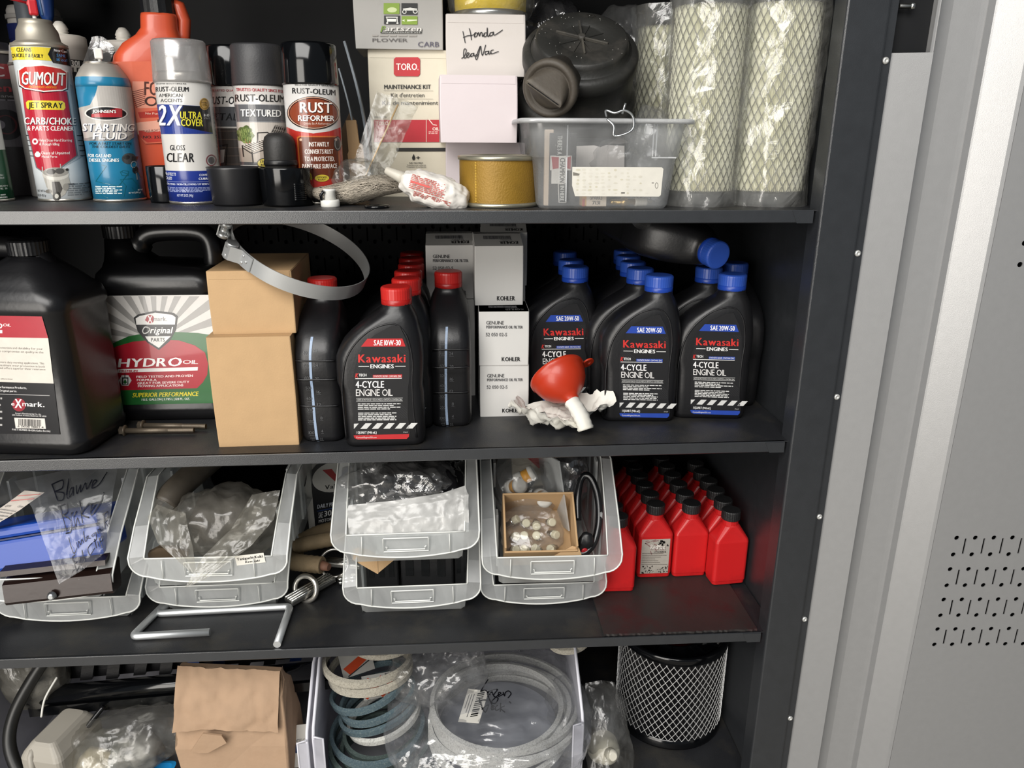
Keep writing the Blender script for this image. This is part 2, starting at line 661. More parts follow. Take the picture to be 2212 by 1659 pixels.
# the grey door, swung open nearly flat; hinged beside the stile
door = G()
CUT = up(9.5)
door.prism([(0.15, .75), (4.7, -.25), (4.75, -.1), (4.75, .1), (0.15, .9)], 0, CUT, 0, 'z')                       # flange up to the cut-out
door.box((4.4, 0, CUT), (4.75, 0.12, 195))
pr = [(4.75, -.1), (4.85, 1.2), (5.4, 1.8), (7.4, 2.1), (10.6, 1.75), (11.25, 1.65), (11.3, 1.5), (12.3, 1.7), (12.5, 1.6), (15.8, -0.3), (16.25, -0.45), (16.25, 3.0), (4.75, 3.0)]
door.prism(pr, 0, 195, 0, 'z')
DROT = (0, 0, R_(-3.2))
dr = door.build('door', [M_GREY], cab, (52.9, -0.75, 0), DROT)
dr['label'] = 'grey enamelled door with perforated inner panel'
hs = []
for z0 in (-55.5, -60.7, -65.9, -71.1):
    hs += perforation(19.6, z0, 9, 2.75)
for z0 in (-2.5, -7.72, -12.95):
    hs += perforation(20.4, z0, 8, 2.75)
plate('panel', [(16.3, 0), (72, 0), (72, 195), (16.3, 195)], [[(x, up(z)) for x, z in h] for h in hs], 0.15, [M_GREY], dr, (0, -0.4, 0))
G().box((16.4, 2.6, 0), (72, 2.8, 195)).build('outer_skin', [M_DARK], dr)
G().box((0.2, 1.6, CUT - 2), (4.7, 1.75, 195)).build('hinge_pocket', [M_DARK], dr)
g = G()
g.M = Matrix.Translation((0.2, .7, up(14.6))) @ Euler((0, PI / 2, 0)).to_matrix().to_4x4()
g.lathe([(.3, 0), (.3, 1.3), (.42, 1.3), (.42, 1.75), (.2, 1.8)], 12)
g.build('hinge_bolt', [M_STEELB], dr)

# ------------------------------------------------------------------ shelves: lift-out boards, each a thing
def make_shelf(z, label, lip, slope=0.0):
    t = thing('cabinet_shelf', label, 'shelf', (46.0, 0, z - slope * 46 * 0), (0, slope, 0), 'lift-out cabinet shelves')
    w = 46.0 - XL - 0.1
    g = G()
    g.box((-w, 0.15, -0.15), (2.3, YB - 0.3, 0))
    g.build('board', [M_SHELF], t)
    g = G()
    g.prism([(0.02, -0.02), (0.12, 0.0), (0.4, 0.0), (0.4, -0.15), (0.16, -0.15), (0.16, -lip + .12), (1.6, -lip + .12), (1.6, -lip), (0.1, -lip), (0.0, -lip + .1), (0.0, -0.1)], -w, -0.12, 0, 'x')
    g.build('front_lip', [M_STEEL], t)
    g = G()
    g.prism([(-2.9, -.12), (-.12, -.12), (-.12, -lip - .03), (-2.2, -lip - .03)], -0.1, 0.0, 0, 'y')
    g.build('corner_tab', [M_STEEL], t)
    return t
ZA, ZB, ZD = -8.95, -40.6, -102.5
def ZC(x):
    return -72.0 - 0.0093 * (x - 46)
make_shelf(33.0, 'black steel shelf above the tall paper filters', 1.62)
make_shelf(ZA, 'black steel shelf under the spray cans and white boxes', 1.62)
make_shelf(ZB, 'black steel shelf under the oil bottles and filter boxes', 1.6)
make_shelf(ZC(46), 'black steel shelf under the clear bins and red bottles', 1.6, 0.0093)
make_shelf(ZD, 'lowest black steel shelf under the belts and mesh filter', 1.6)
# ------------------------------------------------------------------ materials shared by the things
M_BLKPL = mat('black_plastic', '121214', 0.38, 0, 0.2, 30, 0.15, 300)
M_BLKGL = mat('glossy_black_plastic', '08090b', 0.12, 0, 0.2, 30)
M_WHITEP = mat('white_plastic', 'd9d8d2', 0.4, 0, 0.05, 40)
M_TIN = mat('can_tin', 'cfcac0', 0.3, 0.9, 0.08, 60)
M_RUBBER = mat('dusty_rubber', '35332f', 0.62, 0, 0.25, 25, 0.3, 250, dirt='5d584e', dscale=18, damt=0.7)
M_CARD = mat('kraft_cardboard', 'b3946e', 0.75, 0, 0.1, 35, 0.2, 500, 0.3)
M_WBOX = mat('white_carton', 'c4beb9', 0.6, 0, 0.03, 30, 0.08, 400, 0.3, dirt='b3aa99', dscale=6, damt=0.5)
M_LILAC = mat('pale_carton', 'cdc3c5', 0.6, 0, 0.03, 30, 0.08, 400, 0.3, dirt='c9bdb8', dscale=5, damt=0.4)
M_CREAM = mat('cream_carton', 'cfc8b6', 0.6, 0, 0.04, 30, 0.08, 400, 0.3, dirt='b5ab97', dscale=6, damt=0.4)
M_STRAP = mat('bead_metal', 'bcb9b2', 0.3, 0.9)

def shell(col, rough=0.28, name=None):
    return mat(name or 'paint_' + col, col, rough, 0.0, 0.04, 20, coat=0.2)

def can(name, label, x, y, R, bands, shoulder, top_parts=(), group=None, yaw=None):
    """Spray can: bands [(z_top, material)] from the bottom bead up, then a shoulder profile [(r, z)] in tin."""
    t = thing(name, label, 'spray can', (x, y, ZA), (0, 0, face_cam(x, y) if yaw is None else yaw), group)
    k = math.cos(math.atan2(abs(x), y + 96) + .075)             # true diameter of a can seen off to the side
    t.scale = (k, k, 1)
    mats = [m_ for _, m_ in bands]
    g = G()
    prof, ms = [(R * .9, 0.15), (R, 0.32)], [0]
    z0 = 0.32
    for i, (z1, _) in enumerate(bands):
        n = max(1, int((z1 - z0) / 3))
        for k in range(n):
            prof.append((R, z0 + (z1 - z0) * (k + 1) / n))
            ms.append(i)
        z0 = z1
    g.lathe(prof, 72, ms)
    g.build('can_body', mats, t)
    g = G()
    g.lathe([(R * .8, .25), (R * .86, 0), (R * 1.0, 0.03), (R * 1.02, .2), (R * 1.0, .36)], 40)
    g.build('bottom_rim', [M_TIN], t)
    if shoulder:
        g = G()
        g.lathe(shoulder, 40, 0, True, False, True)
        g.build('shoulder', [M_TIN], t)
    return t

# --- green can at the left edge
H = 15.4
t = can('spray_can', 'green and white spray can cut off at the edge beside the red cleaner can', -61.9, 14.5, 3.66, [(6.6, shell('0f4a2c')), (16.4, shell('d8d8d2')), (18.0, shell('0f4a2c'))], [(3.66, 18.0), (3.3, 18.6), (2.6, 19.4), (2.5, 19.6), (2.55, 20.0), (1.4, 20.2)])
a = Art((-190, 1440), (190, 1440), (-285, 340), (75, 340))
a.poly([(-230, 1030), (-60, 1032), (40, 1020), (72, 980), (75, 930), (20, 560), (0, 380), (-200, 380)], 'd6d6d0', 1)
a.poly([(-300, 700), (-20, 800), (12, 850), (0, 940), (-120, 960)], '8c1a20', 2)
for k, (s_, x1, y0, y1, c) in enumerate((('formula', 36, 1104, 1124, 'e4e8e0'), ('dated', 30, 1140, 1156, 'e4e8e0'), ('. VOC', 33, 1166, 1180, 'e4e8e0'), ('tors', 30, 1190, 1204, 'e4e8e0'), ('MAY CAUSE FLASH', 115, 1240, 1254, 'd8e0d8'), ('E AND EYES 800365', 122, 1262, 1274, 'd8e0d8'), ('E, LOS VAPORES PUEDEN', 140, 1326, 1338, 'd8e0d8'), ('INGIERE. IRRITANTE. SI', 136, 1348, 1360, 'd8e0d8'))):
    a.text(s_, x1 - len(s_) * 12, y0, x1, y1, c, 2, 'r')
a.text('No. 05050', 62, 1396, 122, 1408, 'e8ece6', 2)
a.text('Item# 5103503', 28, 1416, 132, 1428, 'e8ece6', 2)
a.build('label_print', s_cyl(3.66, .3, 18.0), t, PRINT_G, 32)

# --- white and red carburettor cleaner
t = can('spray_can', 'white and red carb cleaner spray can with red straw nozzle', -52.8, 16.4, 3.73, [(19.1, shell('bcc1c3'))], None)
g = G()
g.lathe([(3.73, 19.1), (3.8, 19.3), (3.78, 19.6), (3.55, 19.65), (2.95, 20.0), (2.75, 21.2), (2.3, 21.9), (2.2, 22.1), (2.15, 22.5), (1.95, 22.5), (1.9, 22.1), (.5, 22.2)], 40)
g.build('metal_dome', [mat('brushed_dome', 'a59f92', 0.42, 0.6)], t)
g = G()
g.lathe([(.28, 22.1), (.28, 23.1), (.2, 23.1)], 12)
g.build('valve_stem', [M_WHITEP], t)
g = G()
g.box((-.62, -.6, 23.0), (.62, .6, 24.9), 0, .25)
g.box((-.75, -.5, 24.1), (.1, .5, 24.6), 0, .15)
MRED = mat('red_nozzle', 'b8242c', 0.35)
nz = g.build('nozzle', [MRED], t)
g = G()
g.tube([(-.5, -.3, 24.4), (-3, -.5, 24.8), (-8.5, -1.0, 25.7)], .16, 8)
g.build('straw', [MRED], nz)
a = Art((287, 1436), (660, 1436), (115, 345), (492, 345))
a.poly([(115, 365), (385, 365), (360, 410), (388, 452), (130, 450)], 'd8c33a', 1)
a.poly([(378, 362), (505, 362), (530, 478), (390, 465), (358, 410)], '17181a', 2)
a.text('CLEANS', 160, 372, 253, 397, '1a1a18', 3)
a.text('QUICKLY & EASILY', 128, 409, 328, 432, '1a1a18', 3, dy=4)
a.text('New Can', 396, 370, 478, 388, 'e8e8e8', 3)
a.text('SAME', 413, 402, 470, 420, '3f86c0', 3)
a.text('16 oz!', 413, 430, 482, 450, '3f86c0', 3)
a.poly([(163, 520), (210, 494), (325, 480), (440, 494), (488, 520), (488, 640), (455, 656), (330, 672), (210, 650), (170, 626)], '2a1114', 1)
a.poly([(166, 517), (210, 490), (325, 478), (440, 492), (484, 516), (482, 636), (450, 652), (330, 664), (210, 644), (174, 618)], 'e6e2da', 2)
a.poly([(174, 522), (212, 499), (325, 488), (438, 502), (476, 524), (474, 630), (448, 644), (330, 656), (212, 637), (182, 614)], 'b72a27', 3)
a.text('GUMOUT', 186, 536, 462, 620, '3a1012', 4, slant=.05)
a.text('GUMOUT', 190, 530, 465, 616, 'ece8e0', 5, slant=.05)
a.text('PERFORMANCE ADDITIVES', 236, 625, 412, 638, 'e2902c', 4)
a.poly([(190, 640), (485, 655), (556, 1108), (440, 1198), (330, 1232), (275, 1192), (215, 930)], '6c7074', 0)
a.poly([(190, 640), (478, 655), (544, 1104), (432, 1188), (330, 1222), (282, 1188), (222, 930)], 'a71f31', 1)
a.poly([(500, 600), (518, 610), (590, 1110), (470, 1180), (450, 1200), (560, 1105)], '9fa6aa', 1)
a.poly([(216, 735), (230, 722), (450, 722), (466, 735), (470, 770), (458, 784), (232, 784), (220, 772)], 'd9c437', 2)
a.text('JET SPRAY', 232, 735, 452, 772, '1a1a18', 3)
a.text('CARB/CHOKE', 206, 842, 543, 890, '33121a', 2)
a.text('CARB/CHOKE', 203, 838, 540, 886, 'eeeae4', 3)
a.text('& PARTS CLEANER', 222, 898, 524, 928, 'eeeae4', 3)
a.text('Helps Stop Hard Starting', 297, 986, 513, 1004, 'e8dcd8', 3, 'r')
a.text('& Rough Idling', 300, 1013, 430, 1031, 'e8dcd8', 3, 'r')
a.text('Cleans all Unpainted', 310, 1075, 497, 1095, 'e8dcd8', 3, 'r')
a.text('Metal Parts', 315, 1103, 415, 1119, 'e8dcd8', 3, 'r')
a.ell(272, 1005, 19, 22, 'e4dcd8', 2).ell(272, 1005, 9, 10, 'a71f31', 3)
a.ell(288, 1097, 19, 18, 'e4dcd8', 2).rect(280, 1075, 296, 1086, 'e4dcd8', 3)
for k, y in enumerate((963, 998, 1035, 1072, 1108)):
    a.line([(548 + k * 6, y), (600 + k * 6, y)], 5, '33373a', 2)
    a.line([(206 + k * 8, y), (228 + k * 8, y)], 5, '33373a', 2)
a.ell(405, 1240, 88, 40, 'b9b6ae', 2).ell(405, 1222, 84, 34, '8e8b84', 3).ell(375, 1218, 30, 20, '3c3a38', 4).ell(432, 1214, 30, 20, '4a4846', 4)
a.poly([(322, 1250), (490, 1250), (500, 1300), (470, 1380), (430, 1410), (390, 1400), (345, 1330)], 'a09d95', 2)
a.poly([(380, 1290), (430, 1290), (450, 1340), (420, 1420), (390, 1420)], '45423f', 3)
a.ell(412, 1395, 26, 34, '24221f', 4).ell(412, 1395, 13, 17, 'b8b5ac', 5).ell(360, 1360, 22, 14, '6e6b65', 3).ell(472, 1330, 20, 26, '85827b', 3).ell(480, 1205, 10, 10, '2b2927', 4)
a.line([(318, 1185), (320, 1225)], 7, 'a8a59d', 3).line([(436, 1165), (438, 1195)], 7, 'a8a59d', 3).line([(440, 1210), (480, 1204)], 6, '8e8b84', 3)
a.text('NET WT 16 oz', 286, 1350, 345, 1366, '5a5e60', 2).text('1 LB 453 g', 286, 1382, 340, 1398, '5a5e60', 2)
a.text('DANGER:', 484, 1303, 532, 1318, '4a4d50', 2).micro(484, 1306, 636, 1400, 6, '6a6e70', 2, 3)
a.build('label_print', s_cyl(3.73, .0, 19.4), t, PRINT_G, 32)

# --- blue starting fluid
R = 3.65
t = can('spray_can', 'blue and silver starting fluid can with short white nozzle', -45.2, 15.6, R, [(14.4, shell('1d6f92'))], None)
g = G()
g.lathe([(R, 14.4), (R, 14.9), (3.5, 15.6), (3.05, 16.3), (2.6, 16.9), (2.2, 17.25), (2.05, 17.3)], 40, [0, 0, 1, 1, 1, 1])
g.build('shoulder', [shell('1d6f92'), mat('silver_lacquer', 'a09c95', 0.4, 0.4)], t)
g = G()
g.lathe([(2.05, 17.2), (2.2, 17.35), (2.1, 17.55), (1.6, 17.5), (.5, 17.4)], 32)
g.build('valve_rim', [M_TIN], t)
g = G()
g.lathe([(.25, 17.3), (.25, 18.0)], 10)
g.box((-.62, -.5, 17.9), (.5, .5, 19.2), 0, .16)
g.build('nozzle', [M_WHITEP], t)
a = Art((700, 1450), (1072, 1450), (602, 530), (935, 530))
a.poly([(735, 530), (935, 530), (950, 610), (960, 780), (965, 905), (920, 955), (650, 955), (640, 870), (620, 700), (690, 680), (722, 600)], 'a9a5a0', 1)
a.poly([(640, 948), (700, 930), (910, 935), (962, 900), (966, 930), (930, 962), (650, 962)], '7f7c79', 2)
a.ell(788, 744, 130, 58, '1b1c1e', 2).ring(788, 744, 130, 58, 9, 'd2cec8', 3)
a.poly([(700, 752), (850, 735), (850, 700), (882, 706), (884, 772), (700, 775)], 'a3252c', 4)
a.text("JOHNSEN'S", 706, 716, 846, 740, 'eceae4', 5)
a.text('STARTING', 646, 830, 964, 890, '1a2a44', 3, slant=.08).text('STARTING', 642, 825, 960, 884, 'eeeae4', 4, slant=.08)
a.text('FLUID', 710, 900, 920, 956, '1a2a44', 3, slant=.08).text('FLUID', 706, 895, 916, 950, 'eeeae4', 4, slant=.08)
a.text('FOR A FAST START ON', 684, 972, 944, 992, '16333f', 3, slant=.1)
a.text('THE COLDEST DAYS', 698, 998, 938, 1018, '16333f', 3, slant=.1)
a.text('FOR GAS AND', 674, 1068, 822, 1094, 'dfe6e6', 3)
a.text('DIESEL ENGINES', 680, 1104, 872, 1130, 'dfe6e6', 3)
a.ell(935, 1105, 46, 44, '3a3f42', 3).ell(920, 1095, 20, 18, '1d2022', 4)
a.poly([(955, 1088), (1000, 1090), (985, 1125), (950, 1125)], '2a2d2f', 4)
a.ring(968, 1155, 20, 28, 5, '8f979a', 4).ell(980, 1200, 20, 30, '23282b', 4).line([(985, 1215), (996, 1280)], 8, '7e878a', 4).line([(995, 1205), (1022, 1262)], 8, '4d575b', 4)
for p in ([(720, 1290), (790, 1165), (760, 1155)], [(720, 1290), (870, 1330), (930, 1230), (880, 1210)], [(900, 1200), (935, 1210), (930, 1245), (890, 1240), (880, 1215), (900, 1200)], [(880, 1275), (960, 1270), (1000, 1330), (1010, 1430)], [(880, 1275), (920, 1330), (905, 1420)], [(720, 1345), (760, 1410), (800, 1425)], [(960, 1345), (985, 1400)]):
    a.line(p, 4, '15606e', 2)
a.text('NET WT.', 1002, 1362, 1038, 1374, 'd8e2e2', 3).text('10.7 OZ (303 g)', 940, 1383, 1022, 1395, 'd8e2e2', 3).micro(718, 1330, 895, 1400, 5, 'c4d4d6', 2, 5)
a.build('label_print', s_cyl(R, .2, 14.5), t, PRINT_G, 32)

# --- rust-proofing paints: three capped cans in a row, one more behind
def lid(g_, R, z0, z1, m=0, taper=.25):
    g_.lathe([(R, z0), (R, z0 + .3), (R - taper * .5, z0 + (z1 - z0) * .5), (R - taper, z1 - .25), (R - taper - .25, z1), (R - taper - .6, z1 - .15)], 40, m)

R = 3.62
t = can('spray_can', 'white and blue gloss clear spray paint can with clear cap', -33.9, 12.0, R, [(4.2, shell('1c2f7d')), (15.0, shell('bfbdb9'))], [(R, 15.0), (3.3, 15.4), (3.0, 15.9), (3.0, 16.2)])
g = G()
lid(g, 3.78, 14.9, 19.9, 0, .3)
g.lathe([(3.3, 16.2), (3.2, 19.5)], 32, 0, True, False, False)
g.build('clear_cap', [film('frosted_cap', (.8, .8, .8), .55, .25, (.62, .61, .6), .2, .05, 10)], t)
g = G()
g.lathe([(1.0, 16.0), (.9, 17.2), (.5, 17.6)], 20)
g.build('spray_button', [M_WHITEP], t)
a = Art((218, 1502), (650, 1502), (90, 470), (560, 470))
a.text('TRUSTED QUALITY SINCE 1921', 110, 490, 352, 500, '4c4c4a', 2)
a.text('RUST-OLEUM', 108, 520, 372, 558, '141414', 2)
a.text('AMERICAN', 134, 576, 322, 604, '3a3a38', 2, 'r').text('ACCENTS', 148, 618, 320, 644, '3a3a38', 2, 'r')
a.poly([(115, 662), (540, 676), (565, 905), (150, 910)], '23367f', 1)
a.poly([(300, 670), (540, 678), (562, 896), (470, 880), (330, 850), (305, 780)], '14151a', 2)
a.text('2X', 118, 672, 306, 838, 'f0eeea', 4, slant=.12).text('2X', 124, 680, 314, 846, '16235c', 3, slant=.12)
a.text('ULTRA', 303, 722, 475, 780, 'd8cf3c', 4).text('COVER', 310, 784, 484, 842, 'd8cf3c', 4)
a.ell(497, 655, 40, 50, 'b08a3c', 4).ring(497, 655, 34, 43, 6, '7a5c22', 5).text('DOUBLE', 474, 640, 520, 650, '5c441a', 5).text('COVER', 478, 658, 516, 668, '5c441a', 5)
a.text('8-10', 490, 738, 534, 760, 'd8d8d4', 4).micro(490, 768, 540, 784, 2, '8a8a88', 4, 2)
a.text('GLOSS', 222, 1002, 340, 1046, '1e1e1e', 2).text('CLEAR', 196, 1070, 412, 1146, '151515', 2)
a.ring(548, 1134, 44, 50, 9, '7d4a50', 2).ell(548, 1134, 26, 30, '5a5a5c', 2)
a.text('PROTECTS', 184, 1240, 270, 1264, 'dfe2ea', 2).text('CALIZES', 190, 1276, 240, 1300, 'dfe2ea', 2).text('COVERS', 452, 1250, 540, 1268, 'dfe2ea', 2).text('CUBRE', 446, 1282, 530, 1300, 'dfe2ea', 2)
a.line([(185, 1318), (640, 1318)], 3, '9aa4c8', 2)
a.text('DRYING / NON-YELLOWING / UV RESISTANT', 200, 1330, 560, 1346, 'ccd2e4', 2)
a.micro(200, 1366, 600, 1412, 4, '8e99c2', 2, 8)
a.text('NET WT. 12 OZ. (340g)', 280, 1424, 404, 1446, 'b8c0dc', 2)
for k in range(60):
    a.line([(548 + k * 1.0, 512 + k * 11.0), (566 + k * 1.0, 512 + k * 11.0)], 3.0, '34343a', 2)
a.build('label_print', s_cyl(R, .2, 15.0), t, PRINT_G, 32)

def patio_scene(a):
    a.rect(735, 790, 1140, 1120, 'b9b2aa', 1)
    a.poly([(735, 1010), (1140, 960), (1150, 1130), (760, 1130)], '9a8f84', 2)
    for i in range(26):
        a.ell(800 + 55 * math.cos(i * 2.4) * (i / 26) ** .5, 895 + 62 * math.sin(i * 2.4) * (i / 26) ** .5, 22, 20, ('5c6b3c', '7d8a52', '48562e')[i % 3], 3, 8)
    a.poly([(800, 930), (850, 940), (840, 970), (806, 965)], '8c5a40', 3)
    a.line([(895, 960), (895, 880), (970, 875), (1000, 900)], 9, '2d2a28', 4)
    a.poly([(1030, 815), (1116, 835), (1066, 965), (968, 935)], '3b3735', 4)
    for k in range(5):
        a.line([(1030 - k * 14, 822 + k * 26), (1112 - k * 12, 840 + k * 26)], 4, 'a9a29a', 5)
        a.line([(1040 + k * 16, 820), (985 + k * 18, 945)], 4, 'a9a29a', 5)
    a.poly([(770, 985), (960, 925), (1060, 960), (850, 1035)], 'c0b8ae', 4)
    for k in range(9):
        a.line([(780 + k * 21, 985 - k * 6), (862 + k * 21, 1028 - k * 7.5)], 7, '38332f', 5)
    for x, y in ((776, 985), (850, 1035), (960, 1000), (1060, 960)):
        a.line([(x, y), (x + 8, y + 90)], 9, '2c2826', 5)
    a.line([(776, 1000), (852, 1052), (1060, 975)], 7, '2c2826', 5)

R = 3.56
t = can('spray_can', 'black-capped metallic spray paint half hidden behind the gloss clear can', -29.6, 19.6, R, [(14.9, shell('bdb8b2'))], None)
g = G()
lid(g, R + .05, 14.8, 20.0, 0, .15)
g.build('cap', [M_BLKGL], t)
a = Art((640, 1200), (1060, 1200), (470, 510), (890, 510))
a.text('TRUSTED QUALITY SINCE 1921', 510, 538, 860, 552, '9c4a4c', 2).text('RUST-OLEUM', 490, 588, 850, 640, '1a1a1a', 2)
a.poly([(475, 660), (885, 660), (900, 800), (500, 800)], '4c4d50', 1).text('METALLIC', 505, 706, 860, 756, '17181a', 2)
a.poly([(510, 812), (905, 812), (960, 1130), (560, 1130)], '3a3431', 1)
for k in range(5):
    a.line([(520 + k * 10, 835 + k * 60), (940, 830 + k * 60)], 5, '5a4c44', 2)
a.poly([(640, 970), (676, 965), (680, 1060), (650, 1070)], 'b9b4ac', 3).line([(630, 940), (690, 930), (700, 1080)], 8, '1c1a19', 4)
a.ell(640, 1140, 42, 40, 'b09c3c', 2).ell(640, 1140, 34, 32, '2c2a20', 3)
a.build('label_print', s_cyl(R, 2.5, 14.9), t, PRINT_G, 32)

t = can('spray_can', 'textured spray paint can with matte charcoal cap and garden chair picture', -25.4, 16.4, 3.52, [(1.2, shell('3a3b3d')), (14.9, shell('bdbab6'))], None)
g = G()
lid(g, 3.6, 14.8, 19.95, 0, .22)
g.build('cap', [mat('matte_charcoal', '2e2e30', 0.5, 0, .1, 60, .2, 400)], t)
a = Art((770, 1440), (1190, 1440), (706, 490), (1112, 490))
a.text('TRUSTED QUALITY SINCE 1921', 738, 522, 1092, 545, 'a02834', 2, dy=6)
a.text('RUST-OLEUM', 728, 572, 1108, 628, '1a1a1a', 2)
a.poly([(718, 648), (1116, 652), (1128, 795), (736, 795)], '5a5b5e', 1).line([(718, 652), (1116, 654)], 6, '8b8c8e', 2).line([(734, 792), (1127, 790)], 6, '8b8c8e', 2)
a.text('TEXTURED', 772, 696, 1082, 752, '26272a', 2).text('TEXTURED', 769, 692, 1078, 748, 'ecebe8', 3)
patio_scene(a)
a.poly([(748, 1120), (1160, 1120), (1164, 1145), (752, 1145)], '4a4a4c', 3)
a.ell(948, 1130, 62, 44, 'b5a448', 4).ring(948, 1130, 62, 44, 7, '2a2818', 5).text('STOPS', 910, 1106, 985, 1126, '26241a', 6).text('RUST', 918, 1134, 978, 1152, '26241a', 6)
a.build('label_print', s_cyl(3.52, .2, 14.95), t, PRINT_G, 32)

R = 3.61
t = can('spray_can', 'white and red rust reformer spray can with shiny black cap', -17.8, 12.0, R, [(1.3, shell('1c1a1a')), (7.4, shell('a52a22')), (14.8, shell('bebcb9'))], None)
g = G()
lid(g, 3.68, 14.75, 19.75, 0, .12)
g.build('cap', [M_BLKGL], t)
a = Art((1176, 1500), (1610, 1500), (1110, 490), (1558, 490))
a.text('TRUSTED QUALITY SINCE 1921', 1208, 502, 1510, 514, '4c4c4a', 2).text('RUST-OLEUM', 1190, 532, 1528, 576, '141414', 2, dy=8)
a.poly([(1138, 850), (1220, 885), (1350, 905), (1480, 885), (1568, 850), (1590, 1300), (1170, 1300)], 'a52a22', 1)
a.ell(1354, 736, 208, 138, '17100e', 2).ell(1354, 734, 200, 130, 'c9a08a', 3).ell(1354, 734, 192, 124, '2a0f0b', 4).ell(1354, 736, 184, 118, '7e3a22', 5)
a.text('RUST', 1256, 655, 1500, 738, '2a0f0b', 6).text('RUST', 1250, 648, 1496, 732, 'f0e8e2', 7)
a.text('REFORMER', 1240, 760, 1518, 804, '2a0f0b', 6).text('REFORMER', 1236, 755, 1514, 800, 'f0e8e2', 7)
a.text('Oxido Se A Reformista', 1278, 814, 1488, 830, 'd8c4b8', 6, 'r')
a.poly([(1222, 938), (1240, 925), (1530, 925), (1550, 940), (1566, 1290), (1242, 1290)], 'b5602c', 2).poly([(1232, 945), (1248, 936), (1524, 936), (1540, 948), (1554, 1290), (1254, 1290)], '5d2a17', 3)
for i, s_ in enumerate((('INSTANTLY', 1316, 1472, 976, 1014), ('CONVERTS RUST', 1284, 1504, 1038, 1076), ('TO A PROTECTED,', 1282, 1514, 1100, 1138), ('PAINTABLE SURFACE', 1264, 1534, 1162, 1200))):
    a.text(s_[0], s_[1], s_[3], s_[2], s_[4], 'e6dcd4', 5)
for x, y in ((1254, 958), (1528, 1246), (1526, 956)):
    a.ell(x, y, 10, 11, 'c9a890', 5)
a.ell(1540, 990, 32, 62, '2a2624', 5).ring(1540, 990, 26, 52, 7, '8a8580', 6)
a.ell(1415, 1284, 56, 30, 'b9a636', 5).text('STOPS', 1380, 1270, 1450, 1284, '26241a', 6).text('RUST', 1386, 1290, 1444, 1303, '26241a', 6)
a.text('NET WT 10.25 OZ', 1350, 1440, 1450, 1462, '77726e', 4)
a.build('label_print', s_cyl(R, .2, 14.9), t, PRINT_G, 32)

# --- loose caps standing on the shelf edge
def cup(name, label, x, y, prof, m_, z=ZA, ribs=None, n=40):
    t = thing(name, label, 'cap', (x, y, z), (0, 0, face_cam(x, y)))
    g = G()
    g.lathe(prof, n, 0, True, True, False)
    g.build('shell', [m_], t)
    if ribs:
        R0, z0, z1, k = ribs
        g = G()
        for i in range(k):
            zz = z0 + (z1 - z0) * i / (k - 1)
            g.tube([(R0 * math.sin(q), -R0 * math.cos(q), zz) for q in [0.25 + .5 * j / 6 for j in range(7)]], .09, 6)
        g.build('grip_rib', [m_], t)
    return t
cup('can_cap', 'wide matte black cap upside down in front of the textured can', -27.6, 8.5, [(2.6, .1), (2.9, 0), (3.1, .3), (3.42, 4.5), (3.5, 4.75), (3.36, 4.75), (3.0, .5), (.1, .45)], mat('satin_black_cap', '1d1d1f', .36, 0, .15, 40))
cup('can_cap', 'glossy black ribbed cap in front of the rust reformer can', -21.0, 7.6, [(2.85, .1), (3.05, 0), (3.2, .3), (3.3, 4.5), (3.34, 4.75), (3.2, 4.75), (3.0, .5), (.1, .45)], M_BLKGL, ZA, (3.27, .9, 2.8, 9))
cup('can_cap', 'narrow glossy black cup at the foot of the orange jug', -37.9, 12.6, [(1.9, .1), (2.05, 0), (2.12, .3), (2.18, 4.6), (2.1, 4.7), (1.95, 4.6), (1.9, .5), (.1, .45)], M_BLKGL)
t = thing('bottle_cap', 'small domed black cap standing inside the ribbed black cap', 'cap', (-21.7, 8.3, ZA + .52), (0, 0, face_cam(-21.7, 8.3)))
g = G()
g.lathe([(1.75, 0), (1.95, .2), (1.95, 4.8), (2.02, 5.0), (1.98, 7.2), (1.75, 7.9), (1.2, 8.35), (.5, 8.45)], 32)
g.build('dome', [mat('worn_black_rubber', '1c1b1a', .55, 0, .2, 40, .2, 300)], t)
g = G()
g.lathe([(2.02, 4.4), (2.1, 4.5), (2.1, 4.95), (2.02, 5.1)], 32)
g.build('collar', [M_BLKPL], t)
# ------------------------------------------------------------------ more helpers: cartons, crumpled film
def ridged(p, f, seed=0.0):
    q = Vector((p[0] * f + seed, p[1] * f - seed * .7, p[2] * f + seed * 1.3))
    return 1 - 2 * abs(noise.noise(q)) + .5 * (1 - 2 * abs(noise.noise(q * 2.1))) + .25 * (1 - 2 * abs(noise.noise(q * 4.3)))

def blob(name, mats, parent, c, rad, amp=.5, freq=.35, seed=1.0, e=.7, sub=4, rot=(0, 0, 0), zmin=None, flat=False, loc=None, fn=None):
    bm = bmesh.new()
    bmesh.ops.create_icosphere(bm, subdivisions=sub, radius=1.0)
    M = Euler(rot).to_matrix()
    for v in bm.verts:
        p = v.co.normalized()
        q = Vector([math.copysign(abs(k) ** e, k) for k in p])
        q = Vector((q.x * rad[0], q.y * rad[1], q.z * rad[2]))
        q = q + p * amp * ridged(q, freq, seed)
        if fn:
            q = Vector(fn(q))
        q = M @ q + Vector(c)
        if zmin is not None and q.z < zmin:
            q.z = zmin + .02 * (q.z - zmin)
        v.co = q * CM
    for f in bm.faces:
        f.smooth = not flat
    me = bpy.data.meshes.new(name)
    bm.to_mesh(me)
    bm.free()
    for mm in (mats if isinstance(mats, (list, tuple)) else [mats]):
        me.materials.append(mm)
    return link(name, me, parent, loc)

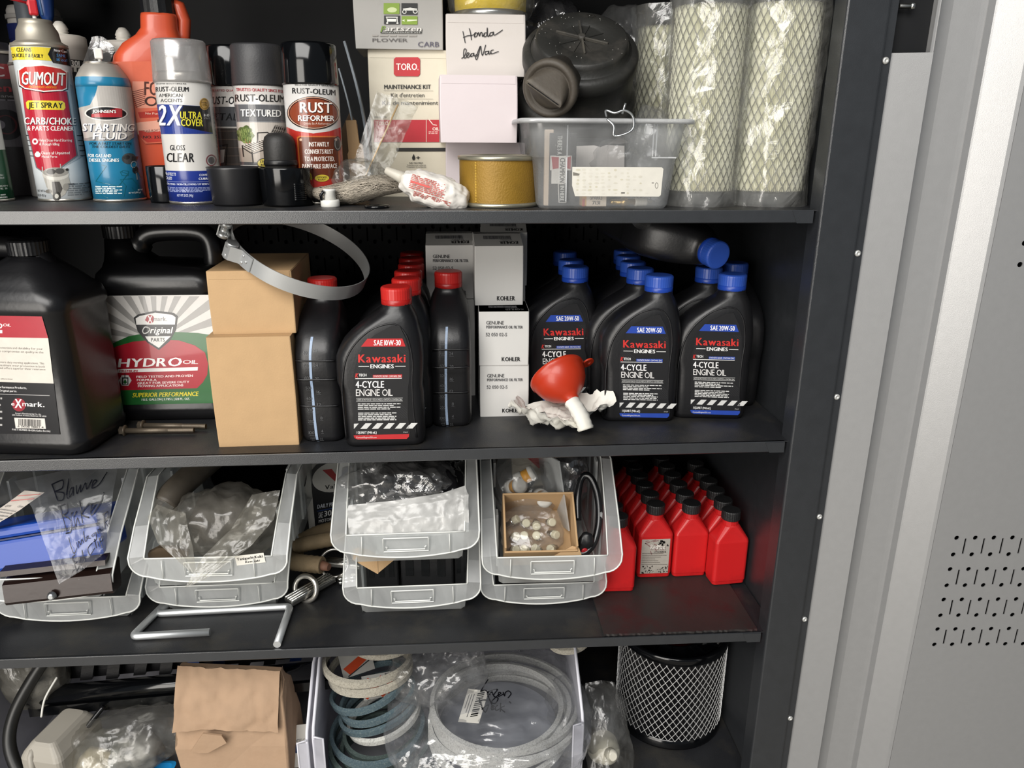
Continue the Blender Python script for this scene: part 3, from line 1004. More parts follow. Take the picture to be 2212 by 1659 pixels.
def carton(name, label, cat, x0, x1, y0, dep, z0, z1, m_, yaw=0.0, art=None, group=None, flap=True, dent=.12, pm=None):
    """Closed carton with softened edges and a tucked lid flap; its front face is local y = 0."""
    cx = (x0 + x1) / 2
    w, h = (x1 - x0) / 2, z1 - z0
    t = thing(name, label, cat, (cx, y0, z0), (0, 0, yaw), group)
    g = G()
    n = 6
    rings = []
    for k in range(n + 1):
        z = h * k / n
        b = dent * math.sin(PI * k / n)
        rings.append([(px, py, z) for px, py in rrect(w + b * .6, dep / 2 + b * .3, .16, 2, 0, dep / 2)])
    g.loft(rings, 0, True, True, False)
    g.build('carton_body', [m_], t)
    if flap:
        g = G()
        g.box((-w + .1, -.03, h - .02), (w - .1, dep - .3, h + .07))
        g.box((-w + .25, -.06, h - 1.0), (w - .25, -.0, h + .05))
        g.build('lid_flap', [m_], t)
    if art:
        art.build('label_print', s_flat(-w, w, 0, h, -.14 if flap else -.1), t, pm or PRINT)
    return t

CLEAR = film('clear_bag', haze=.07, gloss=.12, rough=.16, bump=.4)
CLEAR2 = film('clear_wrap', (.96, .97, .96), .13, .15, (.95, .95, .9), .16, .5, 30)
FOG = film('foggy_bag', (.9, .9, .88), .12, .09, (.42, .41, .38), .25, .5, 22)
BINPP = film('frosted_bin', (.86, .88, .89), .42, .12, (.78, .80, .80), .25, .06, 8)

# ------------------------------------------------------------------ top shelf, back row at the left
t = thing('caulk_tube', 'white caulk tube with black numbers behind the blue starting fluid can', 'tube', (-55.5, 29.0, ZA), (0, 0, face_cam(-55.5, 29)))
def caulk(t, R, h, art=None):
    g = G()
    g.lathe([(R, 0), (R, h - 1.6), (R + .12, h - 1.5), (R + .12, h - .2), (R, h)], 32)
    g.build('barrel', [mat('caulk_barrel', 'cfc8be', .45, 0, .06, 30)], t)
    g = G()
    g.lathe([(R, h), (R - .4, h + .15), (.95, h + .2), (.95, h + .5), (1.1, h + .6), (.95, h + .8), (1.08, h + 1.0), (.8, h + 1.6), (.45, h + 2.0), (.2, h + 2.05)], 24)
    g.build('threaded_tip', [mat('caulk_tip', 'ddd8ce', .4)], t)
caulk(t, 3.1, 21.9)
a = Art((540, 1400), (840, 1400), (455, 265), (735, 265))
a.rect(455, 500, 840, 1400, '1d1d20', 1).rect(560, 440, 840, 520, 'd4cfc4', 2)
a.rect(585, 432, 745, 474, '1a1a1a', 3).text('3301', 622, 438, 690, 476, 'e8e4dc', 4).text('CLEAR', 614, 486, 760, 520, '1a1a1a', 4)
a.ell(527, 378, 26, 30, 'b9462a', 3).poly([(527, 410), (550, 350), (552, 400)], '28407c', 4).text('ra', 526, 432, 552, 452, '2a3f80', 3)
a.rect(536, 518, 580, 600, 'c0442c', 3).rect(545, 620, 590, 700, '8e3126', 3).rect(548, 530, 566, 590, 'd8d0c6', 4)
a.build('label_print', s_cyl(3.1, 0, 21.9), t, PRINT, 24)
t = thing('caulk_tube', 'grey caulk tube with dark label beside the orange jug', 'tube', (-47.6, 31.0, ZA), (0, 0, face_cam(-47.6, 31)))
caulk(t, 2.95, 21.4)
a = Art((930, 1400), (1180, 1400), (870, 300), (1030, 300))
a.rect(860, 378, 1190, 1400, '1b1b20', 1)
a.build('label_print', s_cyl(2.95, 0, 21.4), t, PRINT, 24)
g = G()
g.grid(lambda u, v: (-1.6 + 3.2 * u + 1.0 * (v - .5), .35 * math.sin(3 * u + 2 * v), 7.5 * v + .5 * math.sin(4 * u)), 10, 12)
o = g.build('plastic_card', [film('smoky_sheet', (.75, .75, .74), .3, .3, (.5, .5, .49), .15, .3)], None, (-51.3, 25.6, 5.2), (0, .32, .2))
tag(o, 'clear plastic hang card slipped between the two caulk tubes', 'card')

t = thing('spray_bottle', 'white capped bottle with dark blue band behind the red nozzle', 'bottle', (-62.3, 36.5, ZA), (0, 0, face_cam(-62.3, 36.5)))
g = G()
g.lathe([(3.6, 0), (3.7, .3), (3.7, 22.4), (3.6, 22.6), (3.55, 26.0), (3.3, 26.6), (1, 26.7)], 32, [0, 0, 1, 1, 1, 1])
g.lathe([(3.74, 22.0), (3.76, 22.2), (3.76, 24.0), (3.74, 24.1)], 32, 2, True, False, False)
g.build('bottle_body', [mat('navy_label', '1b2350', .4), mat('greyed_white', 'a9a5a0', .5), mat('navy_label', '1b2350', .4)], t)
g = G()
g.lathe([(3.78, 24.8), (3.8, 24.9), (3.8, 25.3), (3.78, 25.4)], 32)
g.build('cap_seam', [mat('greyed_white2', '8f8c88', .5)], t)
t = thing('grease_tube', 'dark grey tube standing upright behind the cleaner can', 'tube', (-60.2, 30.2, ZA))
g = G()
g.lathe([(1.5, 0), (1.6, .2), (1.6, 22.6), (1.5, 22.8), (1.45, 31), (1.2, 31.3)], 24)
g.build('tube_body', [mat('slate_tube', '4c5056', .4, 0, .1, 20)], t)
g = G()
g.lathe([(1.62, 21.5), (1.72, 21.7), (1.72, 22.6), (1.62, 22.8)], 24)
g.build('tube_band', [mat('slate_tube', '4c5056', .4)], t)
t = thing('brush', 'blue plastic tool handle hanging point down behind the red nozzle', 'tool', (-57.6, 30.4, 14.6))
g = G()
g.lathe([(.35, 0), (.9, 1.2), (1.3, 4.0), (1.25, 7.5), (1.0, 8.0)], 16)
g.build('handle', [mat('blue_handle', '1f3f7c', .3)], t)
g = G()
g.tube([(-.2, -.9, 1.2), (-.15, -1.3, 4), (0, -1.25, 7.5)], .16, 6)
g.build('grip_ridge', [mat('blue_handle2', '5d82b4', .3)], t)
t = thing('spray_can', 'pale brake cleaner can coloured dark for the shadow behind the red cleaner can', 'spray can', (-63.6, 25.0, ZA), (0, 0, face_cam(-63.6, 25)))
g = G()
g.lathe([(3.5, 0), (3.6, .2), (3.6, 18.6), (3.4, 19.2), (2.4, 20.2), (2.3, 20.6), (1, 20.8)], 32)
g.build('can_body', [mat('shade_dark_can', '2a2729', .4)], t)  # white-lilac can; the shadow it stands in is put into this dark colour
g = G()
g.lathe([(3.62, 19.0), (3.7, 19.2), (3.62, 19.5)], 32)
g.build('top_rim', [M_TIN], t)
a = Art((40, 1400), (270, 1400), (0, 370), (215, 370))
a.rect(30, 440, 215, 545, '6e2328', 1).text('ROC', 20, 462, 150, 530, 'a39c9c', 2).text('leen', 60, 580, 170, 636, '7c2a30', 2).text('Cleaner', 88, 655, 185, 676, '8a8688', 2, 'r').micro(70, 690, 190, 705, 1, '77737a', 2)
a.rect(60, 700, 230, 1030, '4e4a4f', 1).ell(140, 870, 66, 110, '17161a', 2).ell(120, 870, 16, 30, '5c5960', 3).ring(140, 870, 40, 70, 8, '4a2024', 3)
a.build('label_print', s_cyl(3.6, 0, 19), t, PRINT, 24)
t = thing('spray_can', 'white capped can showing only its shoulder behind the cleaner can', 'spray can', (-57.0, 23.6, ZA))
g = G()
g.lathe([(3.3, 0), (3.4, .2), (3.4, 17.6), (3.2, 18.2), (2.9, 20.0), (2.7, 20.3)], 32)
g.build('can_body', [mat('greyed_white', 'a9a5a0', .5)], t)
g = G()
g.lathe([(3.42, 17.4), (3.5, 17.5), (3.42, 17.8)], 32)
g.build('top_rim', [M_TIN], t)

# --- orange jug with a black screw spout
MOR = mat('orange_plastic', 'b8492c', 0.35, 0, .1, 15, coat=.15)
t = thing('jug', 'orange bottle with black spout cap and pale label behind the clear cap can', 'bottle', (-40.6, 20.6, ZA), (0, 0, face_cam(-40.6, 20.6)))
g = G()
rings = []
for z, hw, hd, cx in ((0, 4.0, 2.8, 0), (.3, 4.25, 3.0, 0), (6, 4.45, 3.1, 0), (12, 4.7, 3.2, 0), (17, 4.9, 3.2, .1), (18.6, 4.7, 3.1, .3), (20.2, 3.9, 2.7, .8), (21.3, 2.8, 2.4, 1.4), (22.2, 2.35, 2.2, 1.7), (23.6, 2.3, 2.2, 1.8), (24.0, 2.2, 2.1, 1.8)):
    rings.append([(px, py, z) for px, py in rrect(hw, hd, min(hw, hd) * .75, 5, cx)])
g.loft(rings)
g.build('bottle_body', [MOR], t)
g = G()
g.tube([(3.4, 0, 19.4), (4.6, 0, 21.5), (4.9, 0, 23.4), (4.4, 0, 25.2), (3.6, 0, 25.6)], [.9, .95, .95, .9, .6], 10)
g.build('grip', [MOR], t)
g = G()
N_ = 28
def knurl(r, z):
    return [((r + (.07 if i % 2 else 0)) * math.cos(2 * PI * i / N_) + 1.8, (r + (.07 if i % 2 else 0)) * math.sin(2 * PI * i / N_), z) for i in range(N_)]
g.loft([knurl(2.15, 24.0), knurl(2.15, 26.3), knurl(1.9, 26.5), knurl(1.45, 26.6), knurl(1.3, 28.0), knurl(.7, 28.2), knurl(.6, 30)], 0, True, True, False)
g.build('spout_cap', [M_BLKPL], t)
a = Art((1100, 1440), (1420, 1440), (970, 400), (1380, 400))
a.poly([(980, 420), (1300, 400), (1370, 1010), (1150, 1030), (1100, 940), (1060, 700)], 'c4624a', 1)
a.poly([(1080, 560), (1300, 555), (1320, 745), (1110, 760), (1078, 640)], 'd08a74', 2)
for k in range(9):
    a.line([(1076 + k * 3, 640 + k * 14), (1146, 612 + k * 14)], 4, '5b2b22', 3)
a.text('FO', 1142, 560, 1215, 660, '4a2a24', 4).ring(1178, 705, 34, 36, 11, '3a2622', 4)
a.poly([(1110, 790), (1300, 760), (1310, 815), (1120, 835)], 'a53328', 3).text('No Pumice', 1148, 790, 1250, 806, 'd8a898', 4)
a.poly([(1100, 870), (1320, 830), (1330, 900), (1110, 960)], 'd09a86', 3).rect(1210, 842, 1236, 864, '3a2622', 4)
a.poly([(1115, 930), (1330, 900), (1340, 1000), (1160, 1020), (1120, 975)], 'a8352a', 3).text('PELIGRO', 1146, 920, 1250, 936, 'd8a898', 4)
a.text('NO. 25219', 1138, 968, 1250, 988, '3a2622', 4)
a.build('label_print', lambda u, v, h: (u * 4.5, -3.34 - h + .5 * u * u, v * 17.5 + .5), t, PRINT_G, 6)

# --- thin blades and a strip of cardboard leaning beside the white cartons
for k, (x0, z0, y0, x1, z1, y1, w) in enumerate(((-11.0, -8.7, 15.5, -14.6, 12.2, 24, .9), (-13.2, -8.7, 18, -15.8, 8.8, 25.4, .6))):
    g = G()
    g.band([(x0 + (x1 - x0) * s_ + (.8 * math.sin(PI * s_)), y0 + (y1 - y0) * s_, z0 + (z1 - z0) * s_) for s_ in [j / 12 for j in range(13)]], w * .35, w, 0, False, (.5, 0, .2))
    o = g.build('wiper_strip', [mat('slate_strip', '5d646a', .45, .2)], None, (0, 0, 0))
    tag(o, ('long grey strip curving up beside the stacked cartons', 'thin grey strip leaning just behind the rust reformer can')[k], 'strip')
g = G()
g.prism([(-1.2, 0), (1.25, .1), (1.15, 7.6), (.7, 7.9), (.62, 11.1), (-.85, 11.3), (-.95, 7), (-1.15, 6.6)], -.15, .15)
o = g.build('cardboard_strip', [M_CARD], None, (-12.6, 15.8, ZA), (-.28, -.16, -.2))
tag(o, 'narrow strip of brown cardboard leaning beside the rust reformer can', 'cardboard')
g = G()
g.prism([(-1.6, 0), (1.6, 0), (1.5, 10.5), (.4, 12.2), (-1.5, 8.5)], -.1, .1)
o = g.build('cardboard_scrap', [mat('dark_kraft', '4f3d2a', .8)], None, (-14.6, 20.4, ZA), (-.2, .1, .5))
tag(o, 'dark scrap of torn cardboard behind the brown strip', 'cardboard')

# ------------------------------------------------------------------ cartons in the middle of the top shelf
a = Art((377, 1467), (952, 1467), (324, 372), (932, 381))
a.poly([(520, 440), (535, 425), (700, 425), (716, 440), (716, 545), (702, 562), (536, 560), (520, 545)], 'b5232c', 1)
a.text('TORO', 538, 470, 694, 516, 'f0e8e0', 2).text('R', 698, 508, 704, 518, 'f0e8e0', 2)
a.text('MAINTENANCE KIT', 448, 622, 796, 652, '141414', 1)
a.line([(446, 664), (812, 666)], 2, '8c877c', 1).text("Kit d'entretien", 498, 682, 748, 712, '2c2c2a', 1, 'r').line([(446, 722), (812, 726)], 2, '8c877c', 1)
a.text('Kit de mantenimiento', 434, 738, 880, 768, '2c2c2a', 1, 'r')
a.text('DESIGNED FOR', 372, 853, 466, 864, '3c3c3a', 1, 'r')
a.rect(372, 880, 860, 1046, 'b02430', 1).line([(762, 868), (762, 1048)], 4, 'd8cfc0', 2)
a.text('TORO', 386, 892, 480, 918, 'ead6cc', 2).text('Power Clear', 388, 930, 520, 948, 'd9a6a0', 2, 'r').text('(87cc)', 388, 960, 450, 978, 'd9a6a0', 2, 'r').text('y mas', 388, 990, 440, 1008, 'd9a6a0', 2, 'r')
a.line([(785, 880), (812, 915), (840, 920)], 6, 'ead6cc', 2).text('OIL', 808, 936, 860, 958, 'ead6cc', 2).micro(780, 966, 850, 990, 2, 'd9a6a0', 2, 4)
a.rect(540, 1090, 950, 1116, '23211f', 1)
a.poly([(668, 1136), (680, 1165), (674, 1182), (660, 1182), (655, 1165)], '141414', 1).text('+', 686, 1150, 716, 1180, '141414', 1)
a.text('FUEL TREATMENT', 635, 1200, 738, 1210, '242422', 1).text('Traitement pour carburant', 616, 1216, 760, 1226, '3c3c3a', 1, 'r').text('Tratamiento de combustible', 614, 1230, 762, 1240, '3c3c3a', 1, 'r')
for k in range(22):
    xx = 545 + k * 18 + (60 if k > 8 else 0)
    a.poly([(xx, 1372), (xx + 14, 1372), (xx + 4 + (k % 3) * 8, 1318 + (k % 4) * 10)], '1d1d1c', 1)
carton('carton', 'cream maintenance kit carton with red square logo, lowest under the grey kit', 'box', -11.3, .1, 22, 14, ZA, 11.1, M_CREAM, 0, a)
a = Art((240, 366), (889, 375), (195, -473), (872, -456))
for x0, y0, x1, y1, c in ((442, -60, 560, 40, '7d9a2e'), (574, -60, 694, 46, '161716'), (446, 54, 564, 136, '161716'), (577, 60, 695, 138, '7d9a2e')):
    a.rect(x0, y0, x1, y1, c, 1)
a.ring(597, 20, 16, 18, 6, 'd8d8d2', 2).ring(678, 16, 18, 20, 7, 'd8d8d2', 2).poly([(585, -10), (640, -20), (692, -10), (690, 8), (590, 8)], 'd8d8d2', 2)
a.ell(505, 2, 36, 24, 'c6d29c', 2)
a.rect(460, 66, 548, 74, 'e4e4de', 2).rect(472, 86, 536, 112, 'e4e4de', 2).line([(466, 72), (474, 124)], 6, 'e4e4de', 2).line([(542, 72), (546, 124)], 6, 'e4e4de', 2).ell(470, 126, 8, 8, 'e4e4de', 2).ell(546, 126, 8, 8, 'e4e4de', 2)
a.poly([(580, 100), (600, 90), (630, 92), (690, 92), (694, 100), (630, 108), (600, 110)], 'dfe6c8', 2).ell(608, 100, 10, 12, '7d9a2e', 3)
a.text('P', 420, 154, 452, 212, '6d8a2a', 2, slant=.2).text('artszen', 456, 158, 728, 204, '55534f', 2, slant=.15).text('artszen', 453, 154, 724, 200, 'd2d0ca', 3, slant=.15)
a.rect(420, 207, 728, 222, '222', 2) if False else a.rect(420, 207, 728, 221, '262624', 2).text('MAINTENANCE KIT', 436, 210, 722, 219, 'b8b8b2', 3)
a.text('PLOWER', 362, 270, 622, 302, '55514f', 1, 'r').text('CARB', 700, 300, 858, 348, '4d4a5c', 1, 'r').micro(360, 236, 690, 262, 1, '9a9690', 1, 3)
carton('carton', 'grey maintenance kit carton with four green and black squares, topmost of its pile', 'box', -12.8, -.7, 21.2, 13, 11.18, 22.4, mat('grey_carton', 'a6a4a0', .55, 0, .06, 35, .1, 300, .3, dirt='85817a', dscale=8, damt=.4), .02, a)
a = Art((916, 564), (1499, 571), (907, 99), (1503, 110))
def script(a, strokes, w, col, lay=1, ox=0, oy=0, sc=1):
    for st in strokes:
        pts = []
        P_ = [Vector(p) for p in st]
        for i in range(len(P_) - 1):
            p0, p1, p2, p3 = P_[max(i - 1, 0)], P_[i], P_[i + 1], P_[min(i + 2, len(P_) - 1)]
            for k in range(4):
                s_ = k / 4
                q = .5 * ((2 * p1) + (p2 - p0) * s_ + (2 * p0 - 5 * p1 + 4 * p2 - p3) * s_ * s_ + (3 * p1 - p0 - 3 * p2 + p3) * s_ ** 3)
                pts.append((ox + q.x * sc, oy + q.y * sc))
        pts.append((ox + P_[-1].x * sc, oy + P_[-1].y * sc))
        a.line(pts, w, col, lay)
script(a, [[(1035, 228), (1052, 312)], [(1082, 206), (1092, 240), (1098, 290)], [(1038, 272), (1070, 260), (1112, 254), (1128, 236), (1120, 268), (1138, 262), (1142, 242), (1128, 238)], [(1142, 256), (1152, 236), (1158, 262), (1168, 236), (1178, 240), (1180, 264), (1196, 250)], [(1212, 238), (1194, 242), (1192, 266), (1212, 258), (1216, 202), (1220, 264), (1236, 252)], [(1258, 234), (1238, 240), (1236, 262), (1256, 254), (1262, 232), (1268, 256), (1298, 240), (1330, 218)]], 6, '1c1a1c')
script(a, [[(1026, 430), (1048, 410), (1060, 366), (1044, 362), (1040, 410), (1050, 428), (1068, 412), (1082, 394), (1070, 388), (1062, 410), (1074, 424), (1096, 400)], [(1112, 392), (1096, 396), (1094, 416), (1112, 408), (1116, 390), (1120, 412), (1140, 398)], [(1140, 398), (1158, 350), (1164, 346), (1140, 436), (1128, 420), (1150, 402)], [(1168, 338), (1180, 408), (1204, 330)], [(1222, 376), (1202, 380), (1204, 402), (1222, 392), (1228, 374), (1230, 398), (1248, 388)], [(1262, 366), (1244, 374), (1248, 396), (1300, 378)]], 6, '1c1a1c')
carton('carton', 'white carton with black handwriting on its front, topmost of the white pile', 'box', -.25, 10.55, 18, 13, 7.55, 15.3, M_WBOX, -.02, a)
carton('carton', 'plain white carton with worn corners, second of the white pile', 'box', -1.2, 9.2, 13.8, 14, -1.15, 7.35, M_LILAC, .03)
carton('carton', 'plain white carton at the bottom of the white pile behind the gold filter', 'box', -.6, 10.8, 19, 13, ZA, -1.27, M_LILAC, 0)
t = thing('air_filter', 'yellow foam air filter lying on the carton with handwriting', 'filter', (6.1, 24.2, 15.36))
g = G()
g.lathe([(5.0, .0), (5.3, .2), (5.3, .9), (5.0, 1.0)], 36, 0).lathe([(5.0, 5.1), (5.3, 5.2), (5.35, 5.9), (4.6, 6.0)], 36, 0)
g.build('end_ring', [M_ZINC], t)
g = G()
g.lathe([(5.05, .9), (5.15, 3), (5.05, 5.2)], 36)
g.build('foam', [mat('yellow_foam', 'd9bb1c', .8, 0, .08, 60, .5, 300)], t)
blob('wrap', CLEAR, t, (0, 0, 3), (5.8, 5.8, 3.4), .35, .4, 3.0, .6, 4, zmin=.02)

# ------------------------------------------------------------------ small litter on the top shelf front
t = thing('plastic_sleeve', 'clear plastic sleeve with a wooden stick leaning on the cream carton', 'bag', (-9.4, 11.0, ZA))
g = G()
def slv(u, v):
    w = 3.4 + .4 * v
    x = -2.0 + 4.6 * v + (u - .5) * 2 * w * .72
    return (x, 2.2 * v + .5 * math.sin(u * PI) * -1.2 + .25 * ridged((x, v * 9, 0), .5, 2), 2.4 + 11.0 * v - 1.6 * (u - .35) * v + .2 * ridged((x, v * 11, 3), .4, 5))
g.grid(slv, 22, 34)
g.grid(lambda u, v: (slv(u, v)[0] * .98, slv(u, v)[1] + 1.3 * math.sin(u * PI) + .3, slv(u, v)[2] * .99), 22, 34)
g.build('sleeve_film', [FOG], t)
g = G()
g.tube([(-2.4, .5, 2.6), (2.6, 2.6, 12.6)], .11, 6)
g.build('stick', [mat('pale_wood', 'c9a772', .6)], t)
blob('crumpled_end', FOG, t, (-2.6, -.8, 3.1), (2.9, 2.0, 1.8), .7, .5, 2.2, .9, 4)

def wool(name, label, c, rad, n, col, seed):
    rnd = random.Random(seed)
    g = G()
    for _ in range(n):
        a0, b0 = rnd.uniform(0, 2 * PI), rnd.uniform(-.9, .9)
        rr = rnd.uniform(.55, 1.0)
        p = Vector((math.cos(a0) * rr, math.sin(a0) * rr, b0 * rr))
        d = Vector((rnd.uniform(-1, 1), rnd.uniform(-1, 1), rnd.uniform(-.5, .5))) * .22
        pts = []
        for k in range(6):
            s_ = 1.0 if p.length < 1.05 else 1.05 / p.length
            q = p * s_
            bend = .35 * math.sin(q.x * 2.6)
            pts.append((q.x * rad[0], q.y * rad[1], q.z * rad[2] * (1 - .25 * abs(q.x)) + bend * rad[2]))
            p = p + d
            d = d + Vector((rnd.uniform(-1, 1), rnd.uniform(-1, 1), rnd.uniform(-1, 1))) * .09
        g.tube(pts, .035, 3, 0, False, False)
    o = g.build(name, [col], None, c, None, False)
    tag(o, label, 'steel wool', None, 'stuff')
    blob('wool_core', mat('wool_core', '39342e', .8, .2, .3, 60, 1.0, 150), o, (0, 0, 0), (rad[0] * .7, rad[1] * .66, rad[2] * .5), .3, .7, seed, .9, 4, fn=lambda q: (q[0], q[1], q[2] + .35 * math.sin(q[0] / rad[0] * 2.6) * rad[2]))
    return o
wool('steel_wool', 'grey brown pad of steel wool lying below the plastic sleeve', (-11.9, 8.4, ZA + 1.9), (6.3, 2.6, 1.6), 2600, mat('wool_fibre', 'a39a8c', .45, .25, .4, 90), 4)
t = thing('valve_cap', 'small white plastic fitting in front of the steel wool', 'fitting', (-15.3, 5.2, ZA))
g = G()
g.lathe([(1.15, 0), (1.2, .15), (1.2, .75), (1.1, .9), (.5, .9)], 20)
g.build('base', [M_WHITEP], t)
g = G()
g.lathe([(.75, .85), (.72, 1.9), (.8, 2.0), (.8, 2.2), (.3, 2.2)], 16)
g.build('neck', [M_WHITEP], t)
g = G()
g.tube([(-.9, -.6, .9), (-1.0, -.7, 1.5), (-.6, -.8, 2.0)], .22, 6)
g.build('tar_smear', [M_BLKGL], t)
g = G()
g.lathe([(.5, 0), (1.5, .0), (1.6, .18), (1.5, .35), (.6, .35), (.5, .2)], 24, 0, True, False, False)
o = g.build('washer', [M_BLKGL], None, (-9.3, 3.6, ZA), (0, 0, 0))
tag(o, 'flat black rubber washer under the steel wool', 'washer')
t = thing('sealant_tube', 'crumpled white packet with red print lying beside the gold filter', 'tube', (-2.0, 4.4, ZA + 2.0), (0, R_(17), R_(-4)))
pk = lambda q: (q[0], q[1] * (1.05 - .3 * abs(q[0] / 4.4 + .5)), q[2] * (1 + .0 * q[0]))
blob('packet', mat('packet_white', 'd6d2cb', .45, 0, .05, 20, .3, 60), t, (0, 0, 0), (4.2, 1.9, 1.75), .32, .55, 7.1, .75, 5)
g = G()
g.lathe([(.95, 0), (.7, .9), (.45, 2.6), (.3, 2.7)], 14)
g.M = Matrix.Identity(4)
nz = g.build('nozzle', [mat('milky_tip', 'b9b4a8', .4)], t, (-4.0, 0, .3), (0, R_(-82), 0))
a = Art((0, 100), (200, 100), (0, 0), (200, 0))
a.micro(18, 8, 150, 66, 9, 'b0564e', 1, 9, .6).micro(40, 70, 180, 96, 4, 'b0564e', 1, 3, .6).rect(20, 34, 92, 42, 'c0473f', 2)
a.build('label_print', lambda u, v, h: (u * 3.4 - .3, -1.98 * math.cos((v - .5) * 1.7) - .42 - h, 1.75 * math.sin((v - .5) * 1.9) + .1), t, PRINT, 0)

t = thing('air_filter', 'gold paper ring filter with steel rims at the shelf edge', 'filter', (6.3, 7.5, ZA))
for z0 in (0, 5.75):
    g = G()
    g.lathe([(5.0, z0), (5.32, z0 + .05), (5.36, z0 + .3), (5.3, z0 + .55), (5.0, z0 + .6), (4.0, z0 + .6), (3.9, z0)], 48, 0, True, False, False)
    g.build('rim', [mat('dull_rim', 'a7a391', .35, .8)], t)
g = G()
g.lathe([(5.12, .5), (5.14, 3), (5.12, 5.9)], 48, 0, True, False, False)
g.lathe([(3.9, .5), (3.9, 5.9)], 32, 0, True, False, False)
g.build('paper', [mat('gold_paper', '8a6a22', .5, .25, .15, 50, .5, 500)], t)
g = G()
for k in range(26):
    z = .75 + k * .19
    q = -2.22
    g.xf((5.16 * math.cos(q), 5.16 * math.sin(q), z), (0, 0, q)).box((-.02, -.12, 0), (.05, .1, .09))
g.build('stitch', [mat('gold_stitch', 'd8b34e', .4, .4)], t)
# ------------------------------------------------------------------ frosted bin of spark plug boxes and its contents
t = thing('storage_box', 'open frosted plastic box with a stained white sticker at the shelf edge', 'storage box', (19.3, 10.4, ZA))
def tub(g, prof, r0, nseg=5):
    g.loft([[(px, py, z) for px, py in rrect(a, b, r, nseg)] for z, a, b, r in prof], 0, True, False)
g = G()
tub(g, [(0.15, 7.7, 8.3, 1.4), (0, 8.0, 8.6, 1.5), (.5, 8.35, 8.9, 1.6), (6.2, 9.0, 9.3, 1.7), (6.3, 9.25, 9.5, 1.7), (10.4, 9.75, 9.75, 1.8)], 0)
g.build('tub', [film('frosted_box', (.9, .91, .92), .3, .1, (.75, .77, .78), .25, .05, 8)], t)
g = G()
g.loft([[(px, py, z) for px, py in rrect(a, b, r, 5)] for z, a, b, r in ((10.3, 9.7, 9.7, 1.8), (10.45, 10.7, 10.4, 2.2), (10.2, 10.85, 10.5, 2.2), (10.65, 10.85, 10.5, 2.2), (10.8, 10.6, 10.3, 2.1), (10.75, 9.6, 9.6, 1.7))], 0, False, False)
g.build('rim', [film('frosted_rim', (.8, .82, .83), .75, .15, (.8, .81, .82), .3, .05, 8)], t)
g = G()
for x in (5.5, 5.9):
    g.box((x, -9.55, 6.4), (x + .12, -9.42, 10.2))
g.box((5.5, -9.5, 6.2), (8.6, -9.38, 6.35))
g.box((-5.1, -9.45, 1), (-4.98, -9.35, 10))
g.build('moulded_rib', [film('frosted_rim2', (.8, .82, .83), .75, .15, (.85, .86, .87), .3, .05, 8)], t)
a = Art((105, 1562), (1269, 1561), (112, 870), (1318, 880))
a.poly([(425, 1222), (1140, 1226), (1153, 1238), (1136, 1448), (1120, 1460), (450, 1456), (425, 1370)], 'd3d0c6', 1)
rnd = random.Random(5)
for k in range(104):
    x, y = 470 + (k % 13) * 50 + rnd.uniform(-4, 4), 1244 + (k // 13) * 27 + rnd.uniform(-3, 3)
    if rnd.random() < (k % 13) / 16:
        continue
    a.ell(x, y, rnd.uniform(9, 20), rnd.uniform(6, 10), rnd.choice(('cdc9bd', 'd0ccc2', 'c9c5b8', 'cfccc0', 'c4bfac')), 2, 9)
a.poly([(430, 1262), (484, 1276), (478, 1290), (432, 1290)], '77746c', 3)
a.ring(1100, 1370, 14, 24, 4, '77756f', 3).rect(1060, 1346, 1078, 1352, '77756f', 3)
a.rect(816, 1424, 846, 1434, '55534e', 3)
a.build('sticker', lambda u, v, h: (u * 9.3, -8.86 - .075 * (v * 10.4) - .04 - h, v * 10.4), t, PRINT)
def small_box(name, label, cat, c, half, m_, yaw=0, art=None, group=None):
    t_ = thing(name, label, cat, (c[0], c[1], c[2]), (0, 0, yaw), group)
    G().box((-half[0], -half[1], 0), (half[0], half[1], half[2] * 2), 0, .1).build('box_body', [m_], t_)
    if art:
        art.build('label_print', s_flat(-half[0], half[0], 0, half[2] * 2, -half[1] - .02), t_, PRINT)
    return t_
a = Art((340, 1530), (470, 1530), (340, 980), (470, 980))
a.poly([(370, 992), (410, 992), (412, 1150), (372, 1150)], '17181a', 1).ring(390, 1070, 21, 80, 3, 'c9c9c4', 1, 4)
a.text("THERE'S A", 378, 1000, 400, 1140, 'd8d8d2', 2, rot=90)
a.rect(345, 1148, 448, 1258, 'd8d4cc', 1).poly([(350, 1155), (395, 1160), (395, 1240), (358, 1250)], 'a92a35', 2).poly([(425, 1160), (444, 1152), (444, 1252), (425, 1240)], 'a92a35', 2)
a.rect(352, 1258, 412, 1360, 'd8d4cc', 1).rect(386, 1150, 424, 1356, 'e2dfd8', 3).text('CHAMPION', 392, 1165, 416, 1350, '17181a', 4, rot=90)
a.poly([(384, 1360), (424, 1360), (428, 1505), (390, 1505)], 'd8d4cc', 1).poly([(388, 1364), (420, 1364), (424, 1500), (394, 1500)], '17181a', 2)
a.text('IN HERE', 396, 1375, 416, 1492, 'd8d8d2', 3, rot=90)
small_box('spark_plug_box', 'black carton with upright red and white lettering inside the frosted box', 'box', (14.0, 4.7, ZA + .3), (1.7, 1.9, 4.4), mat('black_carton', '1b1c1f', .5), 0, a)
small_box('wood_block', 'pale strip standing in the front corner of the frosted box', 'strip', (12.3, 3.4, ZA + .3), (.55, .5, 4.6), mat('pale_strip', 'cbb7a2', .6, 0, .2, 12))
t = thing('filter_case', 'square black part with a white paper patch inside the frosted box', 'filter', (19.5, 8.5, ZA + .3), (-.22, 0, .05))
G().box((-4.2, -.8, 0), (4.2, .8, 8.4), 0, .7).build('case', [M_BLKPL], t)
